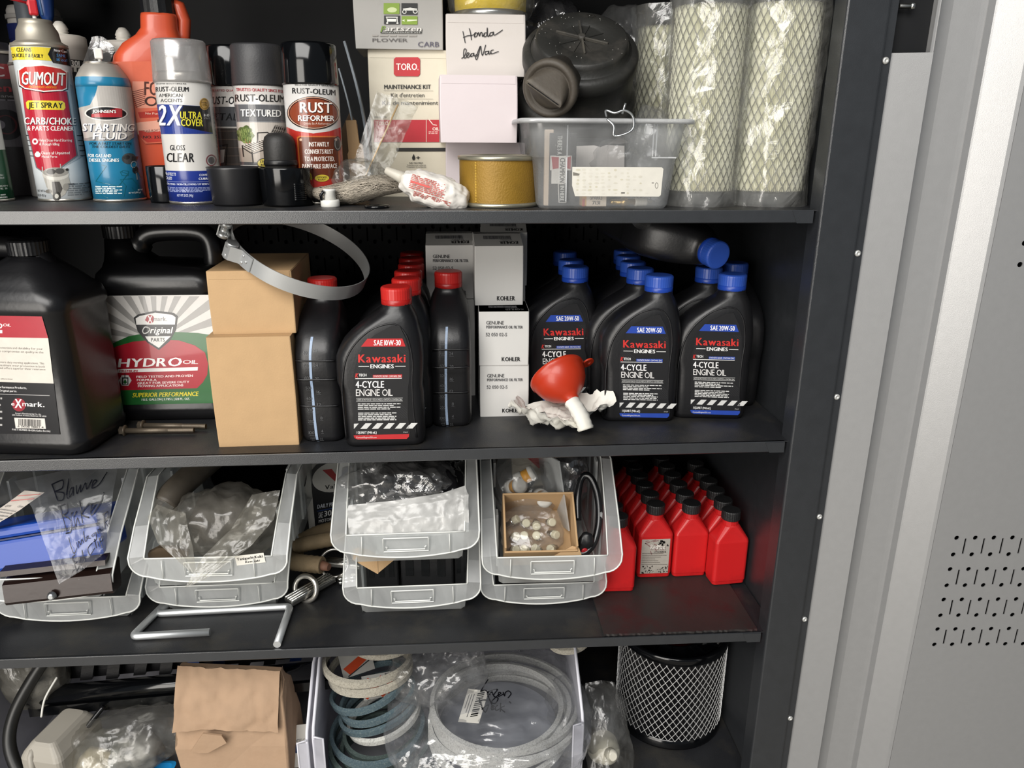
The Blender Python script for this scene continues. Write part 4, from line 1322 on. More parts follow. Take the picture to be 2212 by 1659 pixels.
G().prism([(-3.6, 1.4), (3.6, 1.4), (3.7, 7.2), (1.2, 7.3), (.4, 7.0), (-.4, 7.25), (-3.4, 7.1)], -.95, -.85).build('paper_patch', [M_WBOX], t)
a = Art((530, 1545), (705, 1545), (530, 1455), (705, 1455))
a.rect(530, 1455, 615, 1500, 'd89a2a', 1).rect(615, 1455, 705, 1470, 'c9b08a', 1).rect(560, 1476, 705, 1545, 'd8c8b4', 2).rect(530, 1500, 548, 1545, 'b23a28', 2).text('SPARKS', 588, 1484, 675, 1506, '3a332c', 3).text('7131', 602, 1514, 660, 1534, '3a332c', 3)
small_box('spark_plug_box', 'small orange and white plug box at the front of the frosted box', 'box', (18.0, 3.0, ZA + .3), (1.55, .9, .95), mat('orange_carton', 'c99a4a', .5), .05, a)
t = thing('spark_plug', 'spark plug lying behind the sticker of the frosted box', 'spark plug', (22.8, 2.9, ZA + .75), (0, R_(90), R_(4)))
g = G()
g.lathe([(.3, -2.6), (.36, -2.3), (.36, -1.2), (.6, -1.1), (.6, -.4), (.42, -.3), (.42, .6)], 14)
g.build('metal_shell', [mat('brassy', 'b79a64', .3, .9)], t)
g = G()
g.lathe([(.5, .6), (.62, .8), (.5, 1.0), (.6, 1.2), (.48, 1.4), (.58, 1.6), (.46, 1.8), (.55, 2.0), (.4, 2.3), (.2, 2.4), (.2, 3.0)], 14)
g.build('insulator', [mat('porcelain', 'cfc9bc', .25)], t)
o = blob('plastic_bag', CLEAR, None, (0, 0, 0), (4.5, 3.2, 3.6), .9, .35, 8.0, .8, 4, loc=(24.0, 7.2, ZA + 4.4))
tag(o, 'clear bag stuffed into the right half of the frosted box', 'bag')
t = thing('wire_clip', 'bent wire ring hooked over the rim of the frosted box', 'wire clip', (20.3, 0.0, ZA + 10.8))
def smooth_path(P_, n=5, closed=False):
    P_ = [Vector(p) for p in P_]
    out = []
    L = len(P_)
    for i in range(L if closed else L - 1):
        p0 = P_[(i - 1) % L] if closed or i else P_[0]
        p1, p2 = P_[i], P_[(i + 1) % L]
        p3 = P_[(i + 2) % L] if closed or i < L - 2 else P_[-1]
        for k in range(n):
            s_ = k / n
            out.append(tuple(.5 * ((2 * p1) + (p2 - p0) * s_ + (2 * p0 - 5 * p1 + 4 * p2 - p3) * s_ * s_ + (3 * p1 - p0 - 3 * p2 + p3) * s_ ** 3)))
    if not closed:
        out.append(tuple(P_[-1]))
    return out
g = G()
g.tube(smooth_path([(-1.4, .8, .2), (-1.6, .2, .9), (-.6, -.3, .6), (.5, -.4, .9), (1.5, -.5, .3), (1.7, -.5, -1.0), (.9, -.6, -1.7), (-.6, -.5, -2.0), (-.7, -.5, -.9), (-1.5, -.1, -.1)]), .13, 8)
g.tube([(.3, -.2, .5), (.6, -.4, 1.7)], .13, 8)
g.build('wire', [M_ZINC], t)

# ------------------------------------------------------------------ black air cleaner housing behind the frosted box
ax = Vector((-.05, -.62, .78)).normalized()
lidc = Vector((17.6, 13.2, 12.0))
q = ax.to_track_quat('Z', 'Y').to_euler()
t = thing('air_cleaner', 'dusty round black air cleaner housing with ribbed lid behind the frosted box', 'air cleaner', tuple(lidc), q)
g = G()
g.xf((0, 0, 0), (0, 0, 0), .93)
g.lathe([(7.4, -19.5), (7.9, -19), (8.0, -12.2), (8.7, -12.0), (8.9, -11.6), (8.9, -9.0), (8.6, -8.6), (8.05, -8.4), (8.1, -3.8), (8.4, -3.6), (8.4, -2.2), (8.15, -1.7), (7.5, -1.5), (7.3, -1.5)], 56, 0, True, True, False)
HOUS = mat('dusty_black', '232321', .5, 0, .25, 25, .25, 250, dirt='494540', dscale=14, damt=.6)
g.build('housing', [HOUS], t)
g = G()
g.xf((0, 0, 0), (0, 0, 0), .93)
g.lathe([(7.3, -1.6), (6.95, -1.45), (6.75, -.5), (6.6, 0), (6.3, .16), (3.6, .1), (3.4, -.06), (3.1, -.1), (.2, -.1)], 56, 0, True, False, True)
g.build('lid', [HOUS], t)
g = G()
for k in range(2):
    g.xf((0, 0, 0), (0, 0, R_((-22, 93)[k])), .93).box((-3.9, -.14, -.1), (3.9, .14, .42 if k else .36), 0, .05)
g.xf((0, 0, 0)).lathe([(.5, -.1), (.5, .5), (.3, .55)], 12)
g.build('cross_rib', [M_RUBBER], t)
g = G()
for k in range(4):
    g.xf((0, 0, 0), (0, 0, R_(23 + 45 * k))).box((-3.2, -.05, -.1), (3.2, .05, .04))
g.build('spider_rib', [HOUS], t)
a = Art((0, 10), (10, 10), (0, 0), (10, 0))
a.text('TOP', 3.6, 2, 6.4, 8, '2b2926', 1)
a.build('moulded_letters', lambda u, v, h: (u * 2.2 - 0.9 + 2.4, 4.3 + v * 1.2 - .35 * u, .14 + h * 2), t, PRINT)
rnd = random.Random(3)
g = G()
for k in range(46):
    r, b = 6.2 * rnd.random() ** .5, rnd.random() * 2 * PI
    z = .15 if r > 3.7 else -.07
    g.xf((r * math.cos(b), r * math.sin(b), z)).lathe([(rnd.uniform(.03, .07), 0), (.03, .04)], 5)
g.build('dust_speck', [mat('dust_white', 'b5b3ae', .8)], t)['kind'] = 'stuff'
vd = Vector((-.42, -.86, -.28)).normalized()
vloc = Vector((13.0, 8.2, 5.6))
Mi = (Matrix.Translation(lidc) @ q.to_matrix().to_4x4()).inverted()
vM = Mi @ (Matrix.Translation(vloc) @ vd.to_track_quat('Z', 'Y').to_matrix().to_4x4())
g = G()
g.M = vM
g.lathe([(3.2, -6), (3.3, -.6), (3.6, -.5), (3.65, .5), (3.4, .8), (3.0, .85), (2.8, .5), (2.6, .45)], 40)
g.build('valve_seat', [mat('brown_rubber', '453f37', .6, 0, .25, 25, .3, 200, dirt='6b6252', dscale=16, damt=.7)], t)
g = G()
rot = Matrix.Rotation(R_(-35), 4, 'Z')
g.M = vM @ rot
rings = []
for k in range(7):
    s_ = k / 6
    z = .4 + 2.6 * s_
    rings.append([(px, py, z) for px, py in rrect(2.55 + .15 * s_, 2.5 * (1 - s_) + .2 * s_, (2.45 * (1 - s_) + .15 * s_), 5)])
g.loft(rings, 0, False, True)
g.build('duckbill', [mat('brown_rubber', '453f37')], t)
g = G()
g.M = vM @ rot
g.box((-2.35, -.07, 2.98), (2.35, .07, 3.02))
g.build('slit', [M_BLKGL], t)
for k, (loc, rad, lab) in enumerate((((15.0, 31.0, 12.0), (5.5, 3, 6.5), 'dark plastic bag bunched behind the air cleaner housing'), ((25.6, 27.0, 11.6), (2.6, 3.0, 6.0), 'crumpled clear bag squeezed between air cleaner and paper filters'), ((27.6, 14.5, ZA + 4.5), (2.3, 3.6, 7.2), 'crumpled clear bag standing behind the frosted box'))):
    o = blob('plastic_bag', film('smoky_bag', (.5, .5, .52), .25, .35, (.16, .16, .17), .15, .9, 26) if k == 0 else CLEAR, None, (0, 0, 0), rad, .9, .3, 3.3 + k * 2.1, .8, 4, loc=loc)
    tag(o, lab, 'bag')

# ------------------------------------------------------------------ tall pleated filters wrapped in film
MESHM = mat('mesh_black', '6d6b60', .5, .1)
PAPER = mat('pleat_paper', 'eeecd8', .7, 0, .06, 20, dirt='b9a877', dscale=5, damt=.45)
def tall_filter(label, x, y, R, h, lean=(0, 0), wrap=True, seed=1.0):
    t = thing('paper_filter', label, 'filter', (x, y, ZA), (lean[0], lean[1], face_cam(x, y)), 'tall paper filters in film')
    g = G()
    for z0 in (0, h - 2.0):
        g = G()
        g.lathe([(R - .5, z0), (R + .15, z0 + .1), (R + .2, z0 + .5), (R + .2, z0 + 1.5), (R + .1, z0 + 1.9), (R - .6, z0 + 2.0)], 40)
        g.build('rubber_end', [mat('filter_rubber', '1c1d20', .5)], t)
    g = G()
    n = 110
    st = [[((R - .25 - (.5 if i % 2 else 0)) * math.cos(2 * PI * i / (2 * n)), (R - .25 - (.5 if i % 2 else 0)) * math.sin(2 * PI * i / (2 * n)), z) for i in range(2 * n)] for z in (1.8, h - 1.8)]
    g.loft(st, 0, False, False, False)
    g.build('pleated_paper', [PAPER], t)
    g = G()
    nd = 30
    p = 2 * PI / nd
    tall = h - 3.4
    turns = tall / (R * 2 * PI / nd * 1.9) * p / 1.0
    for s_ in (1, -1):
        for i in range(nd):
            path = [((R + .02) * math.cos(i * p + s_ * turns * k / 26), (R + .02) * math.sin(i * p + s_ * turns * k / 26), 1.7 + tall * k / 26) for k in range(27)]
            g.band([tuple(q_) for q_ in path], .07, .13, 0, False, (0, 0, 1), [(-.02, -.06), (.02, -.06), (.02, .06), (-.02, .06)])
    g.build('wire_mesh', [MESHM], t)
    if wrap:
        g = G()
        def fw(u, v):
            th = u * 2 * PI
            z = -.0 + (h + .8) * v
            r = R + .3 + .26 * ridged((math.cos(th) * 3, math.sin(th) * 3, z * .35), .55, seed) + .5 * max(0, math.sin(th * 2 + v * 3 + seed)) * v
            return (r * math.cos(th), r * math.sin(th), max(.02, z))
        g.grid(fw, 72, 60)
        g.build('film_wrap', [CLEAR2], t)
    return t
tall_filter('tall pleated filter in film standing next to the frosted box', 33.3, 8.6, 4.75, 26.2, (0, 0), True, 1.3)
tall_filter('tall pleated filter in film standing against the cabinet side', 42.8, 8.4, 4.8, 26.6, (0, 0), True, 6.1)
tall_filter('tall pleated filter in film in the shadow behind the other two', 33.4, 27.0, 5.2, 26.0, (0, 0), True, 3.7)
# ------------------------------------------------------------------ middle shelf: quart oil bottles
M_OIL = mat('oil_bottle_plastic', '151517', 0.36, 0, 0.15, 25, 0.12, 250, 0.5)
M_RCAP = mat('red_cap', 'b5231f', 0.35, 0, .05, 30)
M_RCAP2 = mat('red_cap_band', '9c1714', 0.35, 0, .05, 30)
M_BCAP = mat('blue_cap', '2c50ab', 0.35, 0, .05, 30)
M_BCAP2 = mat('blue_cap_band', '1b3f9c', 0.35, 0, .05, 30)
# z, left x, right x, half depth, corner radius
QPROF = ((0, -4.9, 4.9, 2.3, 1.2), (.25, -5.25, 5.25, 2.7, 1.4), (.9, -5.45, 5.45, 2.9, 1.5), (5, -5.5, 5.5, 2.95, 1.5), (7.6, -5.6, 5.5, 2.95, 1.5), (8.4, -5.75, 5.35, 2.95, 1.5), (9.2, -6.0, 5.4, 2.95, 1.5), (11, -6.0, 5.55, 2.95, 1.6),
         (12.6, -5.95, 5.6, 2.95, 1.7), (13.5, -5.6, 5.55, 2.95, 1.8), (14.6, -4.95, 5.45, 2.95, 1.9), (15.6, -4.0, 5.3, 2.9, 1.9), (16.6, -2.8, 5.05, 2.8, 1.9), (17.6, -1.3, 4.8, 2.6, 1.9), (18.3, -.2, 4.5, 2.35, 1.8), (18.9, .25, 4.2, 2.05, 1.8), (19.6, .3, 4.1, 1.9, 1.7))
def qx(z, side):
    for (z0, l0, r0, _, _), (z1, l1, r1, _, _) in zip(QPROF, QPROF[1:]):
        if z <= z1:
            s_ = (z - z0) / (z1 - z0)
            return (l0 + (l1 - l0) * s_) if side < 0 else (r0 + (r1 - r0) * s_)
    return 0
def quart_art(main, grade, body_lines, x0, y0, sx, sy, crn):
    """Front label; coordinates are those of an 0..500 wide artboard."""
    a = Art(*crn)
    X = lambda x: x0 + x * sx
    Y = lambda y: y0 + y * sy
    def T(s_, xa, ya, xb, yb, c, lay=3, f='b', **k):
        a.text(s_, X(xa), Y(ya), X(xb), Y(yb), c, lay, f, **k)
    def Pg(pts, c, lay):
        a.poly([(X(x), Y(y)) for x, y in pts], c, lay)
    Pg([(12, 690), (4, 610), (2, 300), (20, 220), (60, 130), (130, 60), (236, 6), (290, 0), (330, 80), (352, 160), (356, 300), (345, 400), (345, 560), (358, 680), (350, 706), (330, 716), (30, 714)], '1a1a1c', 1)
    for k in range(44):
        q = -300 + k * 16
        pts = []
        for s_ in (0, 1):
            pts.append((q + (560 if s_ else 0), 20 + (560 if s_ else 0)))
        (xa, ya), (xb, yb) = pts
        lo = max(0, (18 - xa) / 560, (150 - ya) / 560 if q > 150 else 0)
        hi = min(1, (338 - xa) / 560)
        if hi > lo:
            f0 = (xa + 560 * lo, ya + 560 * lo)
            f1 = (xa + 560 * hi, ya + 560 * hi)
            if f0[1] > 60 + max(0, 170 - f0[0]) * .9:
                Pg([(f0[0], f0[1]), (f0[0] + 5, f0[1]), (f1[0] + 5, f1[1]), (f1[0], f1[1])], '29292b', 2)
    Pg([(50, 128), (90, 80), (310, 80), (330, 128)], main, 3)
    T(grade, 130, 89, 300, 121, 'eeeceb', 4)
    T('Kawasaki', 32, 176, 330, 226, 'c7302c', 3)
    T('ENGINES', 108, 238, 256, 262, 'e8e8e6', 3)
    Pg([(34, 248), (100, 248), (100, 252), (34, 252)], 'e0e0de', 3)
    Pg([(264, 248), (330, 248), (330, 252), (264, 252)], 'e0e0de', 3)
    T('K', 12, 292, 32, 320, 'c7302c', 3, slant=.2)
    T('TECH', 36, 296, 84, 312, 'e8e8e6', 3)
    Pg([(124, 303), (308, 301), (308, 320), (124, 321)], main, 3)
    T('SYNTHETIC BLEND  CONTAINS ZINC', 128, 306, 304, 317, 'e0dedc', 4, 'r')
    Pg([(14, 324), (306, 323), (306, 327), (14, 328)], 'e0e0de', 3)
    T('4-CYCLE', 16, 342, 194, 384, 'eeeceb', 3)
    T('ENGINE OIL', 18, 394, 248, 436, 'd8d6d4', 3, 'r')
    Pg([(20, 450), (312, 448), (312, 450), (20, 452)], 'c8c8c6', 3)
    Pg([(20, 470), (312, 468), (312, 470), (20, 472)], 'c8c8c6', 3)
    T('ACEITE DE MOTOR DE 4 CICLOS | MEZCLA SINTETICA | CONTIENE ZINC', 22, 455, 310, 466, 'c8c8c6', 3, 'r')
    a.micro(X(30), Y(484), X(300), Y(528), 4, 'd8d8d6', 3, 3, .5)
    a.micro(X(32), Y(543), X(272), Y(598), 5, 'd8d8d6', 3, 6, .5)
    Pg([(4, 612), (352, 608), (352, 646), (6, 650)], '1a1a1c', 3)
    for k in range(5):
        q = 46 + k * 72
        Pg([(q, 648), (q + 40, 648), (q + 72, 612), (q + 32, 612)], 'c9c9c7', 4)
    Pg([(6, 648), (6, 614), (36, 613)], 'c9c9c7', 4)
    Pg([(334, 646), (352, 646), (352, 624)], 'c9c9c7', 4)
    T('1 QUART (946 mL)', 24, 664, 148, 680, 'e0e0de', 3)
    T('17669', 316, 668, 344, 676, 'b0b0ae', 3, 'r')
    Pg([(4, 690), (352, 684), (352, 700), (338, 716), (30, 718), (10, 708)], main, 3)
    T('KawasakiEnginesUSA.com', 22, 699, 148, 709, 'dcd8d8', 4, 'r')
    return a
def make_quart(label, main, grade, caps, crn, x0, y0, sx, sy):
    t = thing('oil_bottle', label, 'oil bottle', (0, 0, ZB))
    g = G()
    rings = []
    for z, l, r, d, c in QPROF:
        rings.append([(px, py, z) for px, py in rrect((r - l) / 2, d, c, 5, (l + r) / 2)])
    g.loft(rings)
    g.build('bottle_body', [M_OIL], t)
    g = G()
    rim = [(-5.1, 1.3), (-5.2, 5), (-5.25, 8), (-5.0, 10.5), (-4.4, 12.7), (-3.2, 14.6), (-1.4, 16.2), (.6, 17.0), (2.0, 17.05), (3.0, 16.3), (3.7, 14.8), (4.1, 12), (3.95, 9), (4.0, 5), (4.3, 1.3)]
    g.tube([(x, -2.88 - (.0 if z < 15.4 else -.22 * (z - 15.4) / 1.6), z) for x, _, z in [(p[0], 0, p[1]) for p in smooth_path([(p[0], p[1], 0) for p in rim], 3)]], .14, 6)
    g.build('label_rim', [M_OIL], t)
    g = G()
    c = 2.2
    g.lathe([(1.95, 19.2), (2.02, 19.3), (2.02, 19.95), (1.9, 20.0)], 36, 1, True, True, True, c)
    n = 72
    kn = lambda r, z: [((r + (.014 if i % 2 else 0)) * math.cos(2 * PI * i / n) + c, (r + (.014 if i % 2 else 0)) * math.sin(2 * PI * i / n), z) for i in range(n)]
    g.loft([kn(2.0, 19.98), kn(2.02, 21.2), kn(1.98, 21.4), kn(1.8, 21.55), kn(1.5, 21.58)], 0, True, True, False)
    g.build('cap', list(caps), t)
    a = quart_art(main, grade, None, x0, y0, sx, sy, crn)
    a.build('label_print', s_flat(-5.9, 5.9, 0, 19.0, -2.97), t, PRINT)
    return t
QRED = make_quart('black oil bottle with red cap and red grade band at the shelf edge', 'b3262a', 'SAE 10W-30', (M_RCAP, M_RCAP2), ((883, 1481), (1434, 1467), (823, 616), (1408, 609)), 957, 702, 1.0, 1.0)
QBLU = make_quart('black oil bottle with blue cap and blue grade band, front of the middle file', '23429c', 'SAE 20W-50', (M_BCAP, M_BCAP2), ((188, 1394), (718, 1382), (227, 536), (786, 531)), 318, 650, .955, .975)
QRED.location = (-9.6 * CM, 4.35 * CM, (ZB + ZF) * CM)
QRED.rotation_euler = (0, 0, R_(1))
names = ('second', 'third', 'fourth', 'fifth', 'last')
for k, (x, y) in enumerate(((-8.6, 10.4), (-8.65, 16.5), (-8.5, 22.6), (-8.75, 28.7), (-8.9, 34.8))):
    dup(QRED, (x, y, ZB), (0, 0, R_(1)), 'red capped black oil bottle, %s of six in the file behind the front one' % names[k], 'file of red capped oil bottles', ('label_print',) if k else ())
QRED['group'] = 'file of red capped oil bottles'
QBLU.location = (27.4 * CM, 11.4 * CM, (ZB + ZF) * CM)
QBLU.rotation_euler = (0, 0, R_(-4))
QBLU['group'] = 'middle file of blue capped oil bottles'
for k, (x, y) in enumerate(((26.1, 17.5), (26.4, 23.6), (27.0, 29.7), (27.9, 36))):
    dup(QBLU, (x, y, ZB), (0, 0, R_(-3)), 'blue capped black oil bottle, %s of five in the middle file' % ('second', 'third', 'fourth', 'last')[k], 'middle file of blue capped oil bottles', ('label_print',) if k else ())
for k, (x, y) in enumerate(((38.4, 12.0), (36.9, 18.2))):
    dup(QBLU, (x, y, ZB), (0, 0, R_(-6)), ('fully labelled blue capped oil bottle, front of the pair by the side wall', 'blue capped oil bottle half hidden behind the front one of the pair')[k], 'pair of blue capped oil bottles by the side wall')
for k, (x, y) in enumerate(((16.5, 19.2), (16.8, 25.6), (17.1, 34.5))):
    dup(QBLU, (x, y, ZB), (0, 0, R_(2)), ('blue capped oil bottle standing behind the orange funnel', 'blue capped oil bottle second behind the orange funnel', 'blue capped oil bottle third and deepest behind the orange funnel')[k], 'file of blue capped oil bottles behind the funnel', ('label_print',) if k else ())
# bottles turned sideways, showing the graduated gauge strip
def gauge(root):
    a = Art((642, 1457), (917, 1451), (568, 601), (860, 598))
    cl_ = [(707, 785), (706, 850), (707, 900), (710, 970), (714, 1050), (719, 1130), (725, 1215), (731, 1300), (740, 1380), (750, 1462)]
    for i in range(len(cl_) - 1):
        (xa, ya), (xb, yb) = cl_[i], cl_[i + 1]
        for k in range(3):
            f0, f1 = k / 3, (k + 1) / 3
            a.poly([(xa + (xb - xa) * f0 - 8, ya + (yb - ya) * f0), (xa + (xb - xa) * f0 + 8, ya + (yb - ya) * f0), (xa + (xb - xa) * f1 + 8, ya + (yb - ya) * f1), (xa + (xb - xa) * f1 - 8, ya + (yb - ya) * f1)], '8ea0b8', 1)
    for s_, x0, x1, y in (('800', 660, 698, 860), ('700', 664, 702, 938), ('600', 672, 708, 1014), ('500', 676, 714, 1082), ('400', 680, 718, 1152), ('300', 684, 722, 1226), ('200', 690, 726, 1301), ('100', 694, 730, 1376), ('ml', 706, 730, 1412)):
        a.text(s_, x0, y, x1, y + 20, '4f5052', 2, 'r').line([(x0 + 6, y + 27), (x1, y + 27)], 2, '4f5052', 2)
    for s_, x0, x1, y in (('28', 724, 750, 845), ('24', 732, 758, 934), ('20', 738, 764, 1018), ('16', 745, 770, 1108), ('12', 749, 775, 1190), ('8', 768, 782, 1278), ('4', 774, 786, 1364), ('oz', 764, 784, 1414)):
        a.text(s_, x0, y, x1, y + 20, '4f5052', 2, 'r').line([(x0, y + 26), (x1 + 4, y + 26)], 2, '4f5052', 2)
    def sf(u, v, h):
        z = v * 19.0
        return (qx(z, -1) - .05 - h, -u * 2.95, z)
    a.build('gauge_strip', sf, root, PRINT, 0)
    for z in (5.4, 9.3, 11.9):
        g = G()
        n = 15
        pts = []
        for k in range(n):
            u = -1 + 2 * k / (n - 1)
            pts.append((qx(z, -1) - .06 + (.0 if abs(u) < .6 else 1.1 * (abs(u) - .6) ** 1.5), -u * 2.55, z))
        g.tube(pts, .13, 6)
        g.build('moulded_rib', [M_OIL], root)
R1 = dup(QRED, (-18.1, 9.0, ZB), (0, 0, R_(88)), 'red capped oil bottle turned sideways beside the brown cartons', 'oil bottles turned sideways', ('label_print', 'label_rim'))
gauge(R1)
R2 = dup(R1, (-.55, 13.6, ZB), (0, 0, R_(91)), 'red capped oil bottle turned sideways in front of the white filter cartons', 'oil bottles turned sideways')
R3 = dup(QBLU, (44.6, 19.6, ZB), (0, 0, R_(90)), 'blue capped oil bottle turned sideways in the corner against the side wall', 'oil bottles turned sideways', ('label_print', 'label_rim'))
# one bottle lying on the caps of the others
ez = Vector((.34, -.93, -.16)).normalized()
ex = Vector((.91, .40, .02))
ex = (ex - ez * ex.dot(ez)).normalized()
ey = ez.cross(ex)
Mr = Matrix((ex, ey, ez)).transposed().to_4x4() @ Matrix.Rotation(R_(-6), 4, 'Z')
R4 = dup(QBLU, tuple(Vector((37.2, 10.6, -16.0)) - Mr.to_3x3() @ Vector((2.2, 0, 20.6))), Mr.to_euler(), 'blue capped oil bottle lying on its side on top of the other bottle caps', None, ('label_print', 'label_rim'))
a = Art((0, 100), (100, 100), (0, 0), (100, 0))
a.rect(4, 4, 96, 96, '161719', 1).micro(10, 10, 60, 40, 7, '6a6c70', 2, 2).micro(56, 44, 92, 90, 9, '5a5c60', 2, 5)
a.rect(12, 60, 34, 76, 'b4b4b0', 2).ell(24, 84, 12, 6, '8a8b8c', 2).rect(6, 46, 50, 56, '22398c', 2)
a.build('back_label', lambda u, v, h: (u * -4.0, 2.99 + h, 2 + v * 10), R4, PRINT)

# ------------------------------------------------------------------ gallon jugs
M_JUG = mat('jug_plastic', '121214', 0.3, 0, 0.15, 14, 0.12, 160, 0.5)
def make_jug(label, x, y, yaw, handle_side, cone):
    t = thing('oil_jug', label, 'jug', (x, y, ZB), (0, 0, yaw), 'gallon oil jugs')
    g = G()
    rings = []
    W = 8.7
    for z, hw, hd, r, c in ((0, 7.6, 5.2, 2.2, 0), (.4, 8.2, 5.7, 2.4, 0), (1.6, 8.6, 6.1, 2.5, 0), (2.2, 8.65, 6.15, 2.5, 0), (2.5, 8.45, 5.98, 2.4, 0), (19.2, 8.5, 6.0, 2.4, 0), (19.5, 8.7, 6.2, 2.5, 0), (20.4, 8.75, 6.2, 2.6, 0), (21.6, 8.5, 6.0, 3.0, 0), (22.3, 7.9, 5.4, 3.2, 0)) + cone:
        rings.append([(px, py, z) for px, py in rrect(hw, hd, r, 6, c)])
    g.loft(rings)
    g.build('jug_body', [M_JUG], t)
    g = G()
    s_ = handle_side
    path = smooth_path([(-4.2 * s_, 0, 21.8), (-3.6 * s_, 0, 24.6), (-2.2 * s_, 0, 26.4), (0, 0, 27.0), (4.6 * s_, 0, 27.0), (6.4 * s_, 0, 26.2), (6.9 * s_, 0, 24.4), (6.8 * s_, 0, 21.6)], 5)
    g.tube(path, [1.75 if k < 8 else 1.42 for k in range(len(path))], 12)
    g.build('handle', [M_JUG], t)
    g = G()
    g.lathe([(2.25, 25.6), (2.3, 25.7), (2.3, 26.0), (2.1, 26.1)], 32, 0, True, True, True, cone[-1][4])
    g.build('neck_ring', [M_JUG], t)
    g = G()
    n = 64
    cxx = cone[-1][4]
    kn = lambda r, z: [((r + (.05 if i % 2 else 0)) * math.cos(2 * PI * i / n) + cxx, (r + (.05 if i % 2 else 0)) * math.sin(2 * PI * i / n), z) for i in range(n)]
    g.loft([kn(2.35, 26.2), kn(2.4, 27.9), kn(2.2, 28.1), kn(1.8, 28.15)], 0, True, True, False)
    g.build('cap', [M_BLKPL], t)
    return t
J2 = make_jug('black gallon oil jug with green, red and grey sunburst label and a loop handle', -41.6, 19.2, R_(-1), 1, ((23.0, 3.6, 3.4, 2.8, -4.6), (24.4, 2.7, 2.7, 2.5, -5.4), (26.0, 2.3, 2.3, 2.2, -5.7)))
a = Art((706, 1209), (1403, 1195), (592, 522), (1322, 515))
a.poly([(706, 1195), (700, 1160), (594, 540), (600, 524), (1310, 515), (1322, 522), (1402, 1180), (1392, 1194), (730, 1212)], 'c3c0bc', 1)
cx0, cy0 = 975, 800
for k in range(24):
    a0, a1 = 2 * PI * k / 24, 2 * PI * (k + .5) / 24
    pts = [(cx0, cy0)]
    for an in (a0, a1):
        dx, dy = math.cos(an), -math.sin(an)
        s_ = 900
        for (nx, ny, d) in ((0, -1, -524), (1, 0, 1330), (-1, .1627, -690 + .1627 * 850 + .0)):
            den = dx * nx + dy * ny
            num = (d - (cx0 * nx + cy0 * ny)) if nx != -1 else (-(600) - (-cx0 + .1627 * cy0) + .1627 * 560)
            if den > 1e-6:
                s_ = min(s_, num / den)
        pts.append((cx0 + dx * s_, cy0 + dy * s_))
    if pts[1][1] < 860 or pts[2][1] < 860:
        a.poly(pts, '8f8d8a', 2)
a.poly([(648, 860), (700, 815), (800, 770), (920, 748), (1080, 742), (1240, 748), (1352, 765), (1402, 1180), (1392, 1194), (730, 1212), (706, 1195)], '1f5a2a', 3)
a.poly([(658, 875), (720, 835), (830, 803), (980, 790), (1120, 795), (1220, 825), (1285, 870), (1305, 940), (1300, 1010), (1272, 1060), (1235, 1098), (900, 1110), (700, 1115)], '9c1c2a', 4)
a.poly([(833, 655), (860, 635), (970, 612), (1085, 625), (1112, 645), (1100, 730), (1060, 800), (992, 856), (920, 810), (858, 740)], '1d1d20', 5)
a.poly([(846, 660), (870, 645), (970, 624), (1076, 636), (1099, 652), (1094, 696), (850, 698)], 'dcdad6', 6)
a.poly([(905, 770), (1068, 768), (992, 842), (925, 800)], 'dcdad6', 6)
a.ell(937, 663, 26, 26, '9c1c2a', 7).text('e', 906, 652, 922, 676, '9c1c2a', 8).text('X', 922, 642, 952, 686, 'f0eeea', 8).text('mark.', 956, 648, 1046, 674, '8a8888', 7)
script(a, [[(930, 718), (905, 712), (890, 735), (900, 752), (925, 742), (934, 722), (918, 712)]], 6, 'f0eeea', 7)
a.text('riginal', 936, 712, 1074, 750, 'f0eeea', 7, slant=.25)
a.text('PARTS', 942, 780, 1030, 802, '1d1d20', 7)
a.text('HYDRO', 732, 912, 1135, 966, 'eeecea', 5, slant=.15, dy=-10).text('OIL', 1142, 918, 1240, 942, 'eeecea', 5, 'r', slant=.15)
a.poly([(732, 978), (1240, 962), (1238, 984), (730, 1001)], 'e2dfdc', 5).text('PREMIUM', 742, 983, 856, 997, '9c1c2a', 6, slant=.2)
a.poly([(740, 1050), (758, 1016), (800, 1016), (820, 1050), (800, 1084), (758, 1084)], 'c9c7c4', 5).rect(760, 1030, 800, 1078, '2a2a2c', 6).rect(768, 1038, 794, 1074, 'c9c7c4', 7).poly([(780, 1040), (792, 1062), (780, 1074), (768, 1062)], '1f5a2a', 8).line([(778, 1030), (778, 1006)], 6, '2a2a2c', 6)
for s_, x0, x1, y, d in (('FIELD TESTED AND PROVEN', 850, 1208, 1020, -10), ('FORMULA', 853, 978, 1040, -2), ('GREAT FOR SEVERE DUTY', 856, 1186, 1062, -12), ('MOWING APPLICATIONS', 860, 1148, 1080, -8)):
    a.text(s_, x0, y, x1, y + 14, 'e8d8d6', 5, dy=d)
a.text('SUPERIOR PERFORMANCE', 825, 1132, 1242, 1160, 'd2c22f', 5, slant=.15, dy=-12)
a.text('1 U.S. GALLON | 3.785 L | 128 FL. OZ.', 884, 1168, 1190, 1182, 'd8dcd4', 5, dy=-8)
a.build('label_print', lambda u, v, h: (-7.85 + (u + 1) * 7.85, -6.02 - h, 2.8 + v * 16.1), J2, PRINT_G, 0)
J1 = make_jug('black gallon oil jug showing its back label, cut off at the left', -55.9, 7.2, R_(-7), -1, ((23.2, 6.9, 4.9, 3.2, .2), (24.4, 5.0, 3.9, 3.0, 1.0), (25.4, 3.2, 2.9, 2.6, 1.7), (26.0, 2.4, 2.4, 2.2, 2.0)))
J1.scale = (1.0, 1.0, .98)
a = Art((-273, 1384), (443, 1368), (-455, 613), (301, 605))
a.poly([(-455, 613), (290, 605), (330, 738), (402, 1362), (-273, 1384)], 'cbc5bb', 1)
